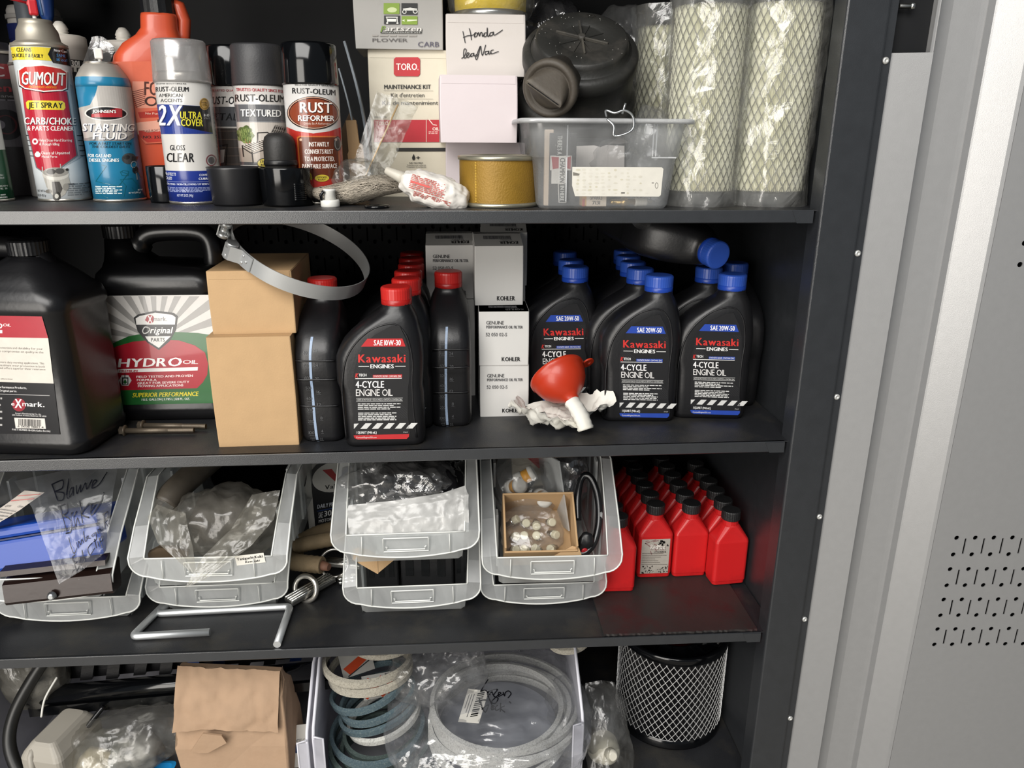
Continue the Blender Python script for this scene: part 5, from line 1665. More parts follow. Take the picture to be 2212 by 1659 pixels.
a.poly([(-455, 613), (290, 605), (330, 738), (-430, 748)], 'a0202e', 2).text('HYDRO', -200, 655, 18, 688, 'ece6e2', 3, slant=.15).text('OIL', 22, 656, 78, 672, 'ece6e2', 3, 'r', slant=.15).rect(-200, 696, 18, 716, 'ece6e2', 3)
for k, (s_, y) in enumerate((('protection and durability for your', 800), ('no compromise on quality in the', 822), ('severe duty mowing applications. This', 892), ('maximum wear protection in both', 912), ('and offers superior shear resistance', 930))):
    a.text(s_, -20 + k * 2, y, 292 + k * 4, y + 13, '6a655e', 2, 'r')
a.text('APPLICATIONS', 0, 1004, 82, 1012, '6a655e', 2, 'r')
a.poly([(-320, 1030), (364, 1026), (404, 1362), (-273, 1384)], '17171a', 2)
a.text('Performance Products,', -20, 1054, 180, 1068, 'd8d6d4', 3).text('Original parts.', -10, 1078, 112, 1090, 'd8d6d4', 3).line([(-20, 1108), (334, 1105)], 3, 'b8b6b4', 3)
a.ell(125, 1174, 46, 44, '8e2430', 3).text('e', 72, 1156, 96, 1180, 'e4e2e0', 4).text('X', 96, 1136, 146, 1196, 'f0eeec', 4).text('mark.', 146, 1150, 300, 1182, 'e4e2e0', 3)
a.text('Exmark Manufacturing Co., Inc.', 100, 1226, 278, 1236, 'c8c6c4', 3).text('2101 Ashland Avenue | Beatrice, NE 68310', 78, 1239, 312, 1248, 'c8c6c4', 3)
a.poly([(92, 1262), (300, 1258), (308, 1328), (102, 1332)], 'd2cdc6', 3)
rnd = random.Random(11)
x = 122.0
while x < 276:
    w = rnd.choice((2, 2, 3, 4, 5))
    a.rect(x, 1268, x + w, 1312, '1a1a1c', 4)
    x += w + rnd.choice((2, 3, 4, 5))
a.text('6 21038 98102 4', 116, 1312, 292, 1324, '1a1a1c', 5, 'r')
a.text('PART NUMBER 116-1218 (Gallon Bottle)', 78, 1336, 338, 1348, 'c8c6c4', 3)
a.micro(-200, 1130, 10, 1330, 9, 'a8a6a4', 3, 7)
a.build('label_print', lambda u, v, h: (-7.6 + (u + 1) * 7.0, -6.02 - h, 3.2 + v * 16.1), J1, PRINT_G, 0)

# ------------------------------------------------------------------ bolts, brown cartons, hose clamp
def bolt(label, x0, y0, x1, y1, z=ZB, L=None, R=.38):
    d = Vector((x1 - x0, y1 - y0, 0))
    t = thing('bolt', label, 'bolt', (x0, y0, z + .62), (0, R_(90), math.atan2(d.y, d.x)), 'rusty bolts on the middle shelf')
    Lg = d.length
    g = G()
    g.lathe([(.6, 0), (.62, .08), (.62, .55), (.5, .62)], 6, 0, False)
    g.lathe([(.62, .55), (.8, .6), (.82, .78), (.4, .85)], 20)
    g.build('head', [mat('old_bolt', '5f564a', .5, .6, .25, 40, .3, 200)], t)
    g = G()
    prof = [(R, .8), (R, Lg * .66)]
    z_ = Lg * .66
    while z_ < Lg:
        prof += [(R * .82, z_ + .05), (R * 1.0, z_ + .13)]
        z_ += .17
    prof += [(R * .7, Lg)]
    g.lathe(prof, 14)
    g.build('shank', [mat('old_bolt', '5f564a', .5, .6)], t)
bolt('long rusty flange bolt lying nearest the shelf edge', -47.0, 8.3, -36.8, 7.9)
bolt('long rusty flange bolt lying behind the other bolt', -45.2, 10.2, -35.6, 9.3)
a = Art((0, 100), (100, 100), (0, 0), (100, 0))
a.rect(4, 50, 5, 51, 'b98d56', 1)
carton('carton', 'brown cardboard carton with bulging front, lower of the two', 'box', -32.0, -21.3, 3.0, 15.5, ZB, -25.3, M_CARD, R_(1), None, None, False, .16)
carton('carton', 'brown cardboard carton with a dark smudge on top of the other', 'box', -31.5, -20.8, 4.6, 15.5, -25.28, -17.0, M_CARD, R_(1.5), None, None, True, .08)
cC = Vector((-20.6, 11.3, -15.7))
u1 = Vector((.905, -.03, -.425)).normalized()
u2 = Vector((0.13, .965, .23))
u2 = (u2 - u1 * u2.dot(u1)).normalized()
u3 = u1.cross(u2)
Mq = Matrix((u1, u2, u3)).transposed()
t = thing('hose_clamp', 'large bright steel band clamp resting on the brown carton and red cap', 'clamp', tuple(cC), Mq.to_euler())
Rb = 9.4
a0 = R_(180 + 36)
g = G()
g.band([(Rb * math.cos(q_), Rb * math.sin(q_), 0) for q_ in [a0 + R_(330) * k / 200 for k in range(201)]], 2.1, .09, 0, False, (0, 0, 1), [(-.05, -1.05), (.05, -1.05), (.05, 1.05), (-.05, 1.05)])
g.build('band', [M_CLAMP], t)
g = G()
g.band([((Rb - .1) * math.cos(q_), (Rb - .1) * math.sin(q_), 0) for q_ in [R_(174) + R_(60) * k / 40 for k in range(41)]], 1.9, .07, 0, False, (0, 0, 1))
g.build('inner_tongue', [M_CLAMP], t)
for ang, sgn in ((a0 + R_(9), 1), (a0 - R_(21), -1)):
    g = G()
    c = Vector(((Rb + .75) * math.cos(ang), (Rb + .75) * math.sin(ang), 0))
    g.xf(tuple(c), (0, 0, ang)).lathe([(.72, -1.15), (.8, -1.1), (.8, -.45), (.55, -.4), (.55, .4), (.8, .45), (.8, 1.1), (.72, 1.15)], 20)
    g.build('trunnion', [M_CLAMP], t)
    g = G()
    pa = [((Rb + .1) * math.cos(ang + sgn * R_(q_)), (Rb + .1) * math.sin(ang + sgn * R_(q_)), 0) for q_ in (2, 6, 10, 14, 18, 21)]
    pa = [((Rb + 1.5) * math.cos(ang - sgn * R_(2)), (Rb + 1.5) * math.sin(ang - sgn * R_(2)), 0), ((Rb + 1.35) * math.cos(ang + sgn * R_(4)), (Rb + 1.35) * math.sin(ang + sgn * R_(4)), 0)] + [((Rb + .2) * math.cos(ang + sgn * R_(q_)), (Rb + .2) * math.sin(ang + sgn * R_(q_)), 0) for q_ in (9, 13, 17, 21)]
    g.band(pa, 2.0, .16, 0, False, (0, 0, 1))
    g.build('lug_strap', [M_CLAMP], t)
    g = G()
    for q_, zz in ((12, -.5), (12, .5), (16, 0)):
        an = ang + sgn * R_(q_)
        g.xf(((Rb + .3) * math.cos(an), (Rb + .3) * math.sin(an), zz), (0, R_(90), an)).lathe([(.2, 0), (.16, .08), (.06, .1)], 10)
    g.build('rivet', [M_CLAMP], t)
pA = Vector(((Rb + .75) * math.cos(a0 + R_(13)), (Rb + .75) * math.sin(a0 + R_(13)), 0))
pB = Vector(((Rb + .75) * math.cos(a0 - R_(30)), (Rb + .75) * math.sin(a0 - R_(30)), 0))
g = G()
g.tube([tuple(pA), tuple(pB)], .34, 12)
g.build('clamp_bolt', [M_ZINC], t)
g = G()
g.tube([tuple(pB), tuple(pB + (pB - pA).normalized() * .8)], .62, 6, 0, False, True, False)
g.build('hex_nut', [M_CLAMP], t)

# ------------------------------------------------------------------ white oil filter cartons
def filter_art(y0, with_text=True):
    a = Art((612, 962), (952, 958), (610, 605), (955, 601))
    if with_text:
        a.text('GENUINE', 660, 664, 780, 686, '3c3c3e', 1, 'r').text('PERFORMANCE OIL FILTER', 660, 694, 910, 712, '4c4c4e', 1).text('52 050 02-S', 657, 742, 802, 764, '3c3c3e', 1, 'r')
    a.text('KOHLER', 766, 904, 893, 931, '151516', 1).text('.', 896, 926, 901, 931, '151516', 1)
    return a
def lid_art():
    a = Art((0, 100), (340, 100), (0, 0), (340, 0))
    a.text('KOHLER', 178, 62, 306, 86, '1c1c1e', 1, rot=180)
    rnd_ = random.Random(2)
    x = 70.0
    while x < 265:
        w = rnd_.choice((2, 3, 4))
        a.rect(x, 14, x + w, 44, '55555a', 1)
        x += w + rnd_.choice((2, 3, 4))
    a.text('52 050 02-S', 186, 47, 268, 56, '55555a', 1, 'r', rot=180)
    return a
M_FBOX = mat('filter_carton', 'c1c0bd', .5, 0, .03, 30, .05, 400, dirt='b9b6ae', dscale=6, damt=.3)
def filter_box(label, x0, x1, y, z0, z1, text=True, yaw=0, lidprint=True, slope=.0):
    t = carton('filter_carton', label, 'box', x0, x1, y, 7.2, z0, z1, M_FBOX, yaw, filter_art(0, text), 'white oil filter cartons', False, .05)
    if lidprint:
        w = (x1 - x0) / 2
        g = G()
        g.prism([(.05, z1 - z0 - .05), (.05, z1 - z0), (4.6, z1 - z0 + slope * 4.6), (7.1, z1 - z0 + slope * 4.6), (7.1, z1 - z0 - .05)], -w + .05, w - .05, 0, 'x')
        g.build('lid', [M_FBOX], t)
        lid_art().build('lid_print', lambda u, v, h: (u * w, .1 + v * 4.2, z1 - z0 + .01 + slope * (.05 + v * 4.2) + h), t, PRINT)
    return t
filter_box('white filter carton at the bottom of the front pile beside the paper towel', 3.8, 11.1, 12.4, ZB, -32.5)
filter_box('white filter carton with printed lid, middle of the front pile', 3.7, 11.0, 12.2, -32.48, -24.4, True, R_(-1))
filter_box('white filter carton lettered only at its foot, topmost of the front pile', 3.3, 10.5, 16.6, -24.38, -15.6, False, R_(1), True, .27)
filter_box('white filter carton at the bottom of the rear pile behind the sideways bottle', -3.8, 3.4, 22.4, ZB, -32.6, True, 0, False)
filter_box('white filter carton in the middle of the rear pile behind the sideways bottle', -3.8, 3.4, 22.4, -32.58, -24.5, True, 0, False)
filter_box('white filter carton on top of the rear pile behind the sideways bottle', -4.0, 3.4, 22.0, -24.48, -16.2, True, R_(1), True, .27)
filter_box('white filter carton at the bottom of the hidden pile at the back', 4.2, 11.4, 22.6, ZB, -31.6, True, 0, False)
filter_box('white filter carton in the middle of the hidden pile at the back', 4.2, 11.4, 22.6, -31.58, -22.6, True, 0, False)
filter_box('white filter carton peeping over the topmost front filter carton', 4.4, 11.6, 22.6, -22.58, -14.4, False, R_(-2), True, .27)

# ------------------------------------------------------------------ orange funnel in a paper towel
fa = Vector((3.0, -5.6, -4.7)).normalized()
fc = Vector((15.0, 10.2, -33.4))
t = thing('funnel', 'orange plastic funnel lying with its spout wrapped in a paper towel', 'funnel', tuple(fc), fa.to_track_quat('Z', 'X').to_euler())
MFUN = mat('funnel_orange', 'ad2f14', 0.38, 0, .05, 20, coat=.1)
g = G()
pf = [(4.2, -.25), (4.28, -.1), (4.28, .3), (4.05, .5), (3.95, 1.2), (3.5, 2.3), (2.7, 3.3), (1.7, 4.05), (1.1, 4.5), (.95, 5.2), (.7, 8.2), (.6, 8.3)]
g.lathe(pf, 44, 0, True, False, False)
g.lathe([(r - .15, z) for r, z in pf], 44, 0, True, False, False)
g.build('bowl', [MFUN], t)
Fi = (Matrix.Translation(fc) @ fa.to_track_quat('Z', 'X').to_matrix().to_4x4()).inverted()
tabw = Fi @ (fc + Vector((4.7, .6, .6)))
g = G()
an = math.atan2(tabw.y, tabw.x)
for k in range(16):
    pass
ring_o = [(5.1 + .95 * math.cos(q_), .95 * math.sin(q_)) for q_ in [2 * PI * k / 18 for k in range(18)]]
ring_i = [(5.25 + .36 * math.cos(q_), .36 * math.sin(q_)) for q_ in [2 * PI * k / 18 for k in range(18)]]
g.M = Matrix.Rotation(an, 4, 'Z')
g.loft([[(x, y, -.05) for x, y in ring_i], [(x, y, -.05) for x, y in ring_o], [(x, y, .2) for x, y in ring_o], [(x, y, .2) for x, y in ring_i], [(x, y, -.05) for x, y in ring_i]], 0, False, False, False)
g.build('hanging_tab', [MFUN], t)
TOW = mat('paper_towel', 'd9d7cf', .85, 0, .05, 30, .5, 90, .2, dirt='d3cdb0', dscale=9, damt=.35)
g = G()
def towel(u, v):
    th = u * 2 * PI
    r = v * 1.06
    lob = 1 + .16 * math.sin(3 * th + 1) + .1 * math.sin(5 * th + 2)
    x = 6.6 * r * lob * math.cos(th)
    y = 4.0 * r * lob * math.sin(th)
    rise = max(0, r - .45) ** 1.4
    z = .15 + 1.1 * (1 - r) * .5 + 7.4 * rise * (.62 + .38 * math.sin(2 * th + .6)) + 1.0 * ridged((x, y, r * 2), .42, 9) * (.35 + .65 * min(1, r * 1.5))
    return (x + .5 * ridged((y, x, 3), .5, 4) * r, y + .4 * ridged((x, y, 8), .5, 6) * r, max(.05, z))
g.grid(towel, 84, 22)
o = g.build('paper_towel', [TOW], None, (14.1, 7.4, ZB))
tag(o, 'crumpled white paper towel lying under the orange funnel', 'paper towel')
g = G()
wp = smooth_path([(16.6, 6.3, -36.2), (17.4, 5.2, -37.2), (18.0, 4.2, -38.4), (18.4, 3.6, -39.6)], 4)
rings = []
for i, (p, sa, sb) in enumerate(g.frames(wp)):
    rr = 1.15 + .1 * (i % 2)
    rings.append([tuple(p + sa * (rr * math.cos(2 * PI * k / 16) * (1 + .12 * math.sin(k * 2.3 + i))) + sb * (rr * .8 * math.sin(2 * PI * k / 16))) for k in range(16)])
g.loft(rings, 0, False, True)
wr = g.build('spout_wrap', [TOW], None, (0, 0, 0))
tag(wr, 'twist of white paper towel wrapped around the funnel spout', 'paper towel')
# ------------------------------------------------------------------ frosted stacking bins
BINRIM = film('frosted_bin_rim', (.86, .88, .89), .46, .12, (.76, .78, .78), .28, .05, 8)
BINWALL = film('frosted_bin_wall', (.88, .90, .90), .36, .10, (.76, .78, .77), .3, .05, 8)
BINEDGE = mat('frosted_edge', 'd4d6d2', .35, 0, .04, 20)
def make_bin(label, xc, yf, zb, W=21.0, H=12.0, hf=5.2, L=30.0, yaw=0.0, skirt=2.6, slope=1.0):
    t = thing('stacking_bin', label, 'bin', (xc, yf, zb), (0, 0, yaw), 'frosted stacking bins')
    xb = lambda z: W / 2 - 2.5 + .9 * z / H
    yk = .5 + (H - hf) * slope
    side = [(1.6, 0), (.3, hf), (yk * .35, hf + (H - hf) * .42), (yk, H), (L, H), (L, 0)]
    for s_ in (-1, 1):
        g = G()
        g.add([(s_ * xb(z), y, z) for y, z in side], [tuple(range(len(side)))])
        g.build('side_wall', [BINWALL], t, None, None, False)
        g = G()
        for yy in (6.5, 13.5, 20.5):
            h0 = min(H - .6, hf + (yy - .3) / yk * (H - hf) - 1.0)
            xx = xb(h0 * .6) - .05
            g.xf((0, 0, 0)).box((s_ * xx - .35 if s_ > 0 else -xx, yy - 1.0, .6), (s_ * xx if s_ > 0 else -xx + .35, yy + 1.0, h0))
        g.build('stacking_rib', [BINRIM], t)['kind'] = 'stuff'
    g = G()
    g.add([(-xb(0) + .6, 1.6, 0), (xb(0) - .6, 1.6, 0), (xb(0), L, 0), (-xb(0), L, 0)], [(0, 1, 2, 3)])
    g.build('floor_panel', [BINWALL], t, None, None, False)
    g = G()
    g.loft([[(-xb(0) + .6, 1.6, 0), (xb(0) - .6, 1.6, 0)], [(-xb(0), 1.45, .5), (xb(0), 1.45, .5)], [(-xb(hf), .3, hf), (xb(hf), .3, hf)]], 0, False, False, False, False)
    g.build('front_wall', [BINWALL], t, None, None, False)
    g = G()
    g.add([(-xb(0), L, 0), (xb(0), L, 0), (xb(H), L, H), (-xb(H), L, H)], [(0, 1, 2, 3)])
    g.build('back_wall', [BINWALL], t, None, None, False)
    # rim flange round the mouth
    st = []
    zl = hf - skirt
    for s_ in (-1, 1):
        cs = []
        for y, z in [(L, H), (yk + 2, H), (yk, H), (yk * .35, hf + (H - hf) * .42), (.1, hf + .3)]:
            cs.append(((s_ * xb(z), y, z + .05), (s_ * (W / 2), y - .1, z - .1)))
        for k in range(1, 7):
            q = PI / 2 * k / 6
            cs.append(((s_ * xb(hf), .05, hf + .05), (s_ * (W / 2 - 2.4 + 2.4 * math.cos(q)), -.1, hf - .2 - (skirt - .1) * math.sin(q))))
        st.append(cs)
    mid = []
    for k in range(1, 12):
        u = -1 + 2 * k / 12
        mid.append(((u * xb(hf), .05, hf + .05), (u * (W / 2 - 2.4), -.1 - .35 * (1 - u * u), zl - .2 - .7 * (1 - u * u))))
    stations = st[0] + mid + st[1][::-1]
    g = G()
    vs = [p for a_, b_ in stations for p in (a_, b_)]
    g.add(vs, [(2 * i, 2 * i + 1, 2 * i + 3, 2 * i + 2) for i in range(len(stations) - 1)])
    rim = g.build('rim_flange', [BINRIM], t, None, None, False)
    g = G()
    g.tube([b_ for a_, b_ in stations], .14, 5)
    g.build('rim_edge', [BINEDGE], rim)
    g = G()
    g.tube([a_ for a_, b_ in stations], .12, 5)
    g.build('mouth_edge', [BINEDGE], rim)
    g = G()
    zc = hf - skirt * .55
    for pts in ([(-3.2, -.5, hf - .4), (-3.2, -.5, zl + .1), (3.2, -.5, zl + .1), (3.2, -.5, hf - .4)], [(-3.2, -.5, hf - .4), (3.2, -.5, hf - .4)], [(-2.9, -.55, hf - 1.7), (-2.7, -.55, hf - 1.8), (-2.7, -.55, zl + .4), (2.7, -.55, zl + .4), (2.7, -.55, hf - 1.8), (2.9, -.55, hf - 1.7)]):
        g.tube(pts, .1, 4, 0, False, True, False)
    g.build('label_holder', [BINEDGE], t)
    for x in (-6.2, 6.2):
        g = G()
        g.tube([(x, -.4, hf), (x * 1.01, -.5, zl - .2)], .08, 4)
        g.build('front_rib', [BINEDGE], t)
    return t
zc0 = ZC(-58)
make_bin('lower frosted bin at the left edge, under the brown metal channel', -58.4, 8.0, ZC(-58), 21, 8.0, 4.4)
make_bin('upper frosted bin at the left edge holding the blue box', -58.4, 1.0, ZC(-58) + 8.05, 21, 14.5, 4.2, 30, 0, 2.4, 1.25)
make_bin('lower frosted bin behind the bent zinc rod', -36.9, 9.5, ZC(-37), 21.3, 10.0, 5.0)
make_bin('upper frosted bin with the dirty clear bag hanging over its front', -34.4, .2, ZC(-37) + 10.05, 21.6, 13.4, 5.2, 30, R_(-1.5), 2.6, 1.1)
make_bin('lower frosted bin with black blocks and torn cardboard', -7.0, 7.0, ZC(-7), 21, 12.0, 5.4)
make_bin('upper frosted bin with white and black plastic packets', -7.3, 2.0, ZC(-7) + 12.05, 21, 12.6, 5.2, 30, 0, 2.6, 1.6)
make_bin('lower frosted bin beside the red bottles', 13.6, 9.0, ZC(14), 20.0, 6.9, 3.8, 28, R_(-1), 2.4)
make_bin('upper frosted bin with brown carton and black hose beside the red bottles', 14.0, 3.0, ZC(14) + 6.95, 20.8, 15.6, 5.3, 30, R_(-1.5), 2.6, 1.15)

# --- things in the left bin
MBLUE = mat('blue_plastic', '113f9a', 0.35, 0, .08, 12)
t = thing('tool_case', 'glossy blue plastic case lying on the left frosted bin', 'case', (-59.6, 5.6, -58.6), (R_(-14), R_(-7), R_(3)))
g = G()
g.box((-10.6, -3.2, 0), (10.2, 5.2, 4.3), 0, .5)
g.build('case_bottom', [MBLUE], t)
g = G()
g.box((-10.5, -3.1, 4.5), (10.1, 5.1, 6.1), 0, .5)
g.build('case_lid', [MBLUE], t)
g = G()
g.box((-10.3, -3.05, 4.3), (9.9, 5.0, 4.52))
g.build('case_seam', [mat('navy_seam', '0f1b4a', .5)], t)
MBROWN = mat('brown_enamel', '211613', 0.25, .2, .2, 20, .15, 120, .4, dirt='5a463c', dscale=10, damt=.25)
t = thing('metal_channel', 'dark brown metal channel with a screw lying across the left bin', 'metal part', (-55.0, .4, -61.6), (R_(-6), R_(-4), R_(2)))
g = G()
g.prism([(-.3, 0), (2.2, -.1), (2.5, .2), (3.4, 3.6), (3.2, 3.9), (.6, 3.3), (-.2, 2.9), (-.5, .4)], -7.1, 7.2, 0, 'x')
g.build('channel', [MBROWN], t)
g = G()
g.prism([(.2, 4.0), (3.6, 4.6), (3.8, 5.2), (.4, 4.7)], -7.3, 6.6, 0, 'x')
g.build('upper_flange', [MBROWN], t)
g = G()
g.xf((-.6, -.3, .9), (R_(90), 0, 0)).lathe([(.35, -.2), (.35, .5), (.62, .5), (.62, .6), (.5, .7), (.5, 1.0), (.3, 1.1)], 12)
g.build('screw', [M_ZINC], t)
def sheet(name, label, cat, pts, nu, nv, mats, amp=.3, freq=.5, seed=1.0, thick=0, group=None):
    """Limp film or paper sheet through a coarse net of control points [rows][cols], crinkled."""
    rows, cols = len(pts), len(pts[0])
    def ev(u, v):
        x, y = u * (cols - 1), v * (rows - 1)
        i, j = min(int(x), cols - 2), min(int(y), rows - 2)
        a_, b_ = x - i, y - j
        a_, b_ = a_ * a_ * (3 - 2 * a_) * .5 + a_ * .5, b_ * b_ * (3 - 2 * b_) * .5 + b_ * .5
        p = [(1 - b_) * ((1 - a_) * pts[j][i][k] + a_ * pts[j][i + 1][k]) + b_ * ((1 - a_) * pts[j + 1][i][k] + a_ * pts[j + 1][i + 1][k]) for k in range(3)]
        r = amp * ridged(p, freq, seed)
        return (p[0] + .25 * r, p[1] - r * .7, p[2] + r * .5)
    c = Vector(pts[rows // 2][cols // 2])
    g = G()
    g.grid(lambda u, v: tuple(Vector(ev(u, v)) - c), nu, nv)
    o = g.build(name, mats, None, tuple(c), None, False)
    tag(o, label, cat, group)
    return o, ev, c
WRITE = film('writable_bag', (.93, .93, .93), .13, .06, (.55, .57, .6), .18, .35, 18)
o, ev, c = sheet('plastic_bag', 'clear bag with black handwriting draped over the blue case', 'bag',
    [[(-53.4, -2.2, -57.8), (-50.6, -1.2, -56.4), (-47.6, 1.2, -54.6)], [(-55.6, .4, -53.4), (-51.6, .6, -53.0), (-47.8, 2.2, -52.0)], [(-58.4, 4.0, -49.4), (-53.4, 4.4, -48.8), (-48.2, 6, -48.2)], [(-63.0, 9.0, -47.6), (-55.0, 9.6, -46.2), (-48.8, 10, -46.0)]], 40, 40, [WRITE], .16, .45, 2.0)
a = Art((0, 100), (100, 100), (0, 0), (100, 0))
def S2(strokes, ox, oy, sc, w=1.1):
    script(a, strokes, w, '14161f', 1, ox, oy, sc)
S2([[(0, 10), (3, 26)], [(0, 10), (10, 8), (9, 15), (2, 17), (11, 20), (9, 27), (3, 27)], [(14, 22), (17, 8), (15, 24), (18, 26)], [(24, 16), (20, 18), (20, 25), (25, 21), (26, 16), (27, 24)], [(30, 15), (32, 23), (35, 15), (36, 22), (40, 14), (42, 20), (46, 12)], [(47, 18), (51, 14), (48, 13), (47, 20), (54, 17), (60, 6)]], 30, 4, .95)
S2([[(0, 6), (3, 26)], [(-2, 6), (9, 4), (9, 12), (2, 14), (12, 18), (10, 26), (1, 27)], [(15, 25), (15, 15), (20, 13)], [(26, 13), (21, 17), (22, 23), (26, 18), (28, 22)], [(31, 4), (32, 22)], [(40, 10), (32, 16), (40, 20)], [(42, 16), (47, 12), (43, 11), (43, 19), (52, 12), (56, 0)]], 34, 32, .95)
S2([[(0, 4), (2, 24), (12, 20)], [(15, 12), (16, 20)], [(18, 20), (20, 12), (23, 18), (26, 11), (28, 17)], [(30, 2), (31, 17), (36, 9), (32, 11), (38, 15)], [(44, 8), (40, 11), (43, 14), (46, 8), (46, 20), (42, 22)], [(49, 10), (53, 7), (49, 6), (50, 13), (56, 8)]], 38, 58, .9)
S2([[(66, -6), (69, 10)], [(64, -5), (73, -6), (72, 1), (68, 3), (76, 9)], [(80, 2), (78, 6), (82, 7), (80, 2)]], 36, 56, .8)
S2([[(8, 2), (0, 4), (2, 10), (7, 9), (2, 11), (3, 19), (11, 16)], [(13, 18), (14, 9), (19, 16), (20, 8)], [(26, 8), (22, 12), (25, 15), (28, 0), (29, 14)], [(46, -2), (38, 2), (40, 11), (48, 6)], [(50, -6), (51, 7)], [(54, 0), (55, 7)], [(57, -4), (60, 12)], [(57, -2), (62, -5), (62, 1), (59, 2)]], 36, 80, .82)
a.build('handwriting', lambda u, v, h: tuple(Vector(ev((u + 1) / 2, v)) - c + Vector((0, -.12 - h, .1))), o, PRINT)
sheet('plastic_bag', 'dusty clear bag lying flat behind the handwritten bag', 'bag', [[(-66, 6, -50.5), (-60, 6.5, -49), (-56, 7, -49.4)], [(-68, 13, -47), (-60, 13, -46.2), (-50, 13, -45.8)], [(-68, 22, -47), (-60, 22, -46), (-50, 22, -46)]], 24, 20, [FOG], .35, .4, 5.0)
o, ev, c = sheet('hang_tag', 'creased pale paper tag lying on the bags at the left', 'tag', [[(-65.5, 2.2, -50.9), (-63.2, 2.4, -51.4)], [(-62.6, 4.4, -49.4), (-60.3, 4.4, -49.9)], [(-60.2, 6.2, -47.8), (-57.7, 6.4, -48.3)]], 10, 16, [mat('tag_paper', 'b9b1a8', .7, 0, .08, 20, dirt='8f867c', dscale=14, damt=.5)], .12, .6, 3)
a = Art((0, 100), (100, 100), (0, 0), (100, 0))
a.line([(8, 30), (92, 20)], 2, 'b4524c', 1).line([(8, 18), (92, 8)], 2, 'b4524c', 1).text('QTY', 16, 40, 40, 46, '3a3836', 1).text('Customer', 66, 36, 96, 42, '4a4846', 1, 'r').micro(10, 56, 90, 90, 5, '6a6662', 1, 3, .35)
a.build('label_print', lambda u, v, h: tuple(Vector(ev((u + 1) / 2, v)) - c + Vector((0, -.08 - h, .08))), o, PRINT)

# --- things in the second bin
M_HOSE = mat('dark_hose', '4a443c', .5, 0, .25, 20, .2, 120, dirt='6d6558', dscale=12, damt=.5)
t = thing('hose', 'dark rubber hose with a crimped metal end in the second bin', 'hose', (0, 0, 0))
g = G()
g.tube(smooth_path([(-42.4, 8.2, -51.6), (-41.2, 10.4, -50.2), (-38.8, 15, -48.8), (-36, 20, -47.2)], 4), 1.9, 14)
g.build('hose_body', [M_HOSE], t)
g = G()
g.tube([(-43.0, 7.0, -52.4), (-42.2, 8.6, -51.5)], [1.5, 1.9], 7, 0, False, True, False)
g.build('crimped_end', [mat('foil', 'b9b5ad', .25, .9, .2, 60, .6, 200)], t)
t = thing('pulley', 'shiny dark steel drum at the back of the second bin', 'pulley', (-33.0, 22.5, -53.6), (R_(28), R_(14), 0))
g = G()
g.lathe([(7.6, -1.6), (8.2, -1.5), (8.2, 0), (7.4, .3), (7.2, 1.6), (6.6, 1.8), (6.4, .6), (2, .4)], 44, 0, True, True, True)
g.build('drum', [mat('dark_chrome', '4c4c4e', .15, 1.0)], t)
o = blob('plastic_bag', [film('dusty_bag', (.86, .85, .82), .17, .08, (.40, .38, .34), .22, .4, 20)], None, (0, 0, 0), (7.0, 4.4, 4.4), .9, .26, 4.4, .85, 5, loc=(-33.2, 7.0, -54.2))
tag(o, 'big dusty clear bag bulging out of the second bin', 'bag')
o = blob('packed_part', [mat('sooty_part', '3d3a35', .6, .2, .3, 20)], None, (0, 0, 0), (5.6, 3.2, 3.1), .8, .3, 2.0, .8, 4, loc=(-32.9, 8.0, -54.0))
tag(o, 'dark metal part inside the big dusty bag', 'metal part')
sheet('plastic_bag', 'stiff corner of clear bag standing up at the right of the second bin', 'bag', [[(-36.6, -3.6, -58.2), (-35.8, -3.4, -58.0), (-34.0, -3.0, -57.4)], [(-34.6, -1.2, -55.0), (-31.0, -.6, -54.6), (-28.4, -.2, -54.2)], [(-31.5, 2.4, -52.8), (-28.4, 2.0, -52.0), (-25.6, 2.4, -51.6)], [(-29.2, 6.0, -49.4), (-27.2, 5.6, -48.9), (-25.2, 6, -48.8)]], 26, 40, [film('dusty_bag2', (.88, .87, .83), .22, .08, (.55, .53, .47), .22, .4, 20)], .35, .5, 6)
sheet('plastic_bag', 'limp flap of clear bag at the left of the second bin', 'bag', [[(-36.2, -1.6, -57.2), (-36.0, -1.8, -57.0), (-35.5, -1.8, -56.6)], [(-41.4, 1.6, -54.2), (-38.6, 1.2, -54.2), (-36.4, .6, -54.4)], [(-43.4, 4.4, -51.6), (-40.2, 3.2, -51.8), (-37.4, 2.4, -52.2)], [(-42.6, 6.2, -50.6), (-40.2, 4.8, -50.8), (-38.0, 4.0, -51.0)]], 26, 30, [film('dusty_bag2', (.86, .85, .82))], .35, .5, 8)
t = thing('paper_sticker', 'small white sticker with black lettering at the right of the second bin', 'sticker', (-28.6, -.05, -57.0), (0, R_(-6), R_(-1.5)))
G().box((-2.0, -.02, 0), (2.0, 0, 1.5)).build('sticker_paper', [mat('sticker_white', 'd8d5cc', .6)], t)
a = Art((0, 100), (200, 100), (0, 0), (200, 0))
a.text('Taniguchi Koki', 10, 22, 190, 48, '1a1a1a', 1, dy=-4).text('Kawasaki', 60, 62, 160, 82, '1a1a1a', 1, slant=.3)
a.build('label_print', s_flat(-2, 2, 0, 1.5, -.03), t, PRINT)
t = thing('strap_scrap', 'brown greasy strap at the bottom of the second bin', 'strap', (-40.6, 2.2, -56.2), (0, 0, .1))
g = G()
g.prism([(-2.6, -.6), (2.8, -.7), (2.9, .1), (1.2, .9), (-1.0, 1.1), (-2.4, .4)], -.3, .5)
g.build('strap', [mat('greasy_brown', '4b3d2c', .4, .2, .3, 30)], t)

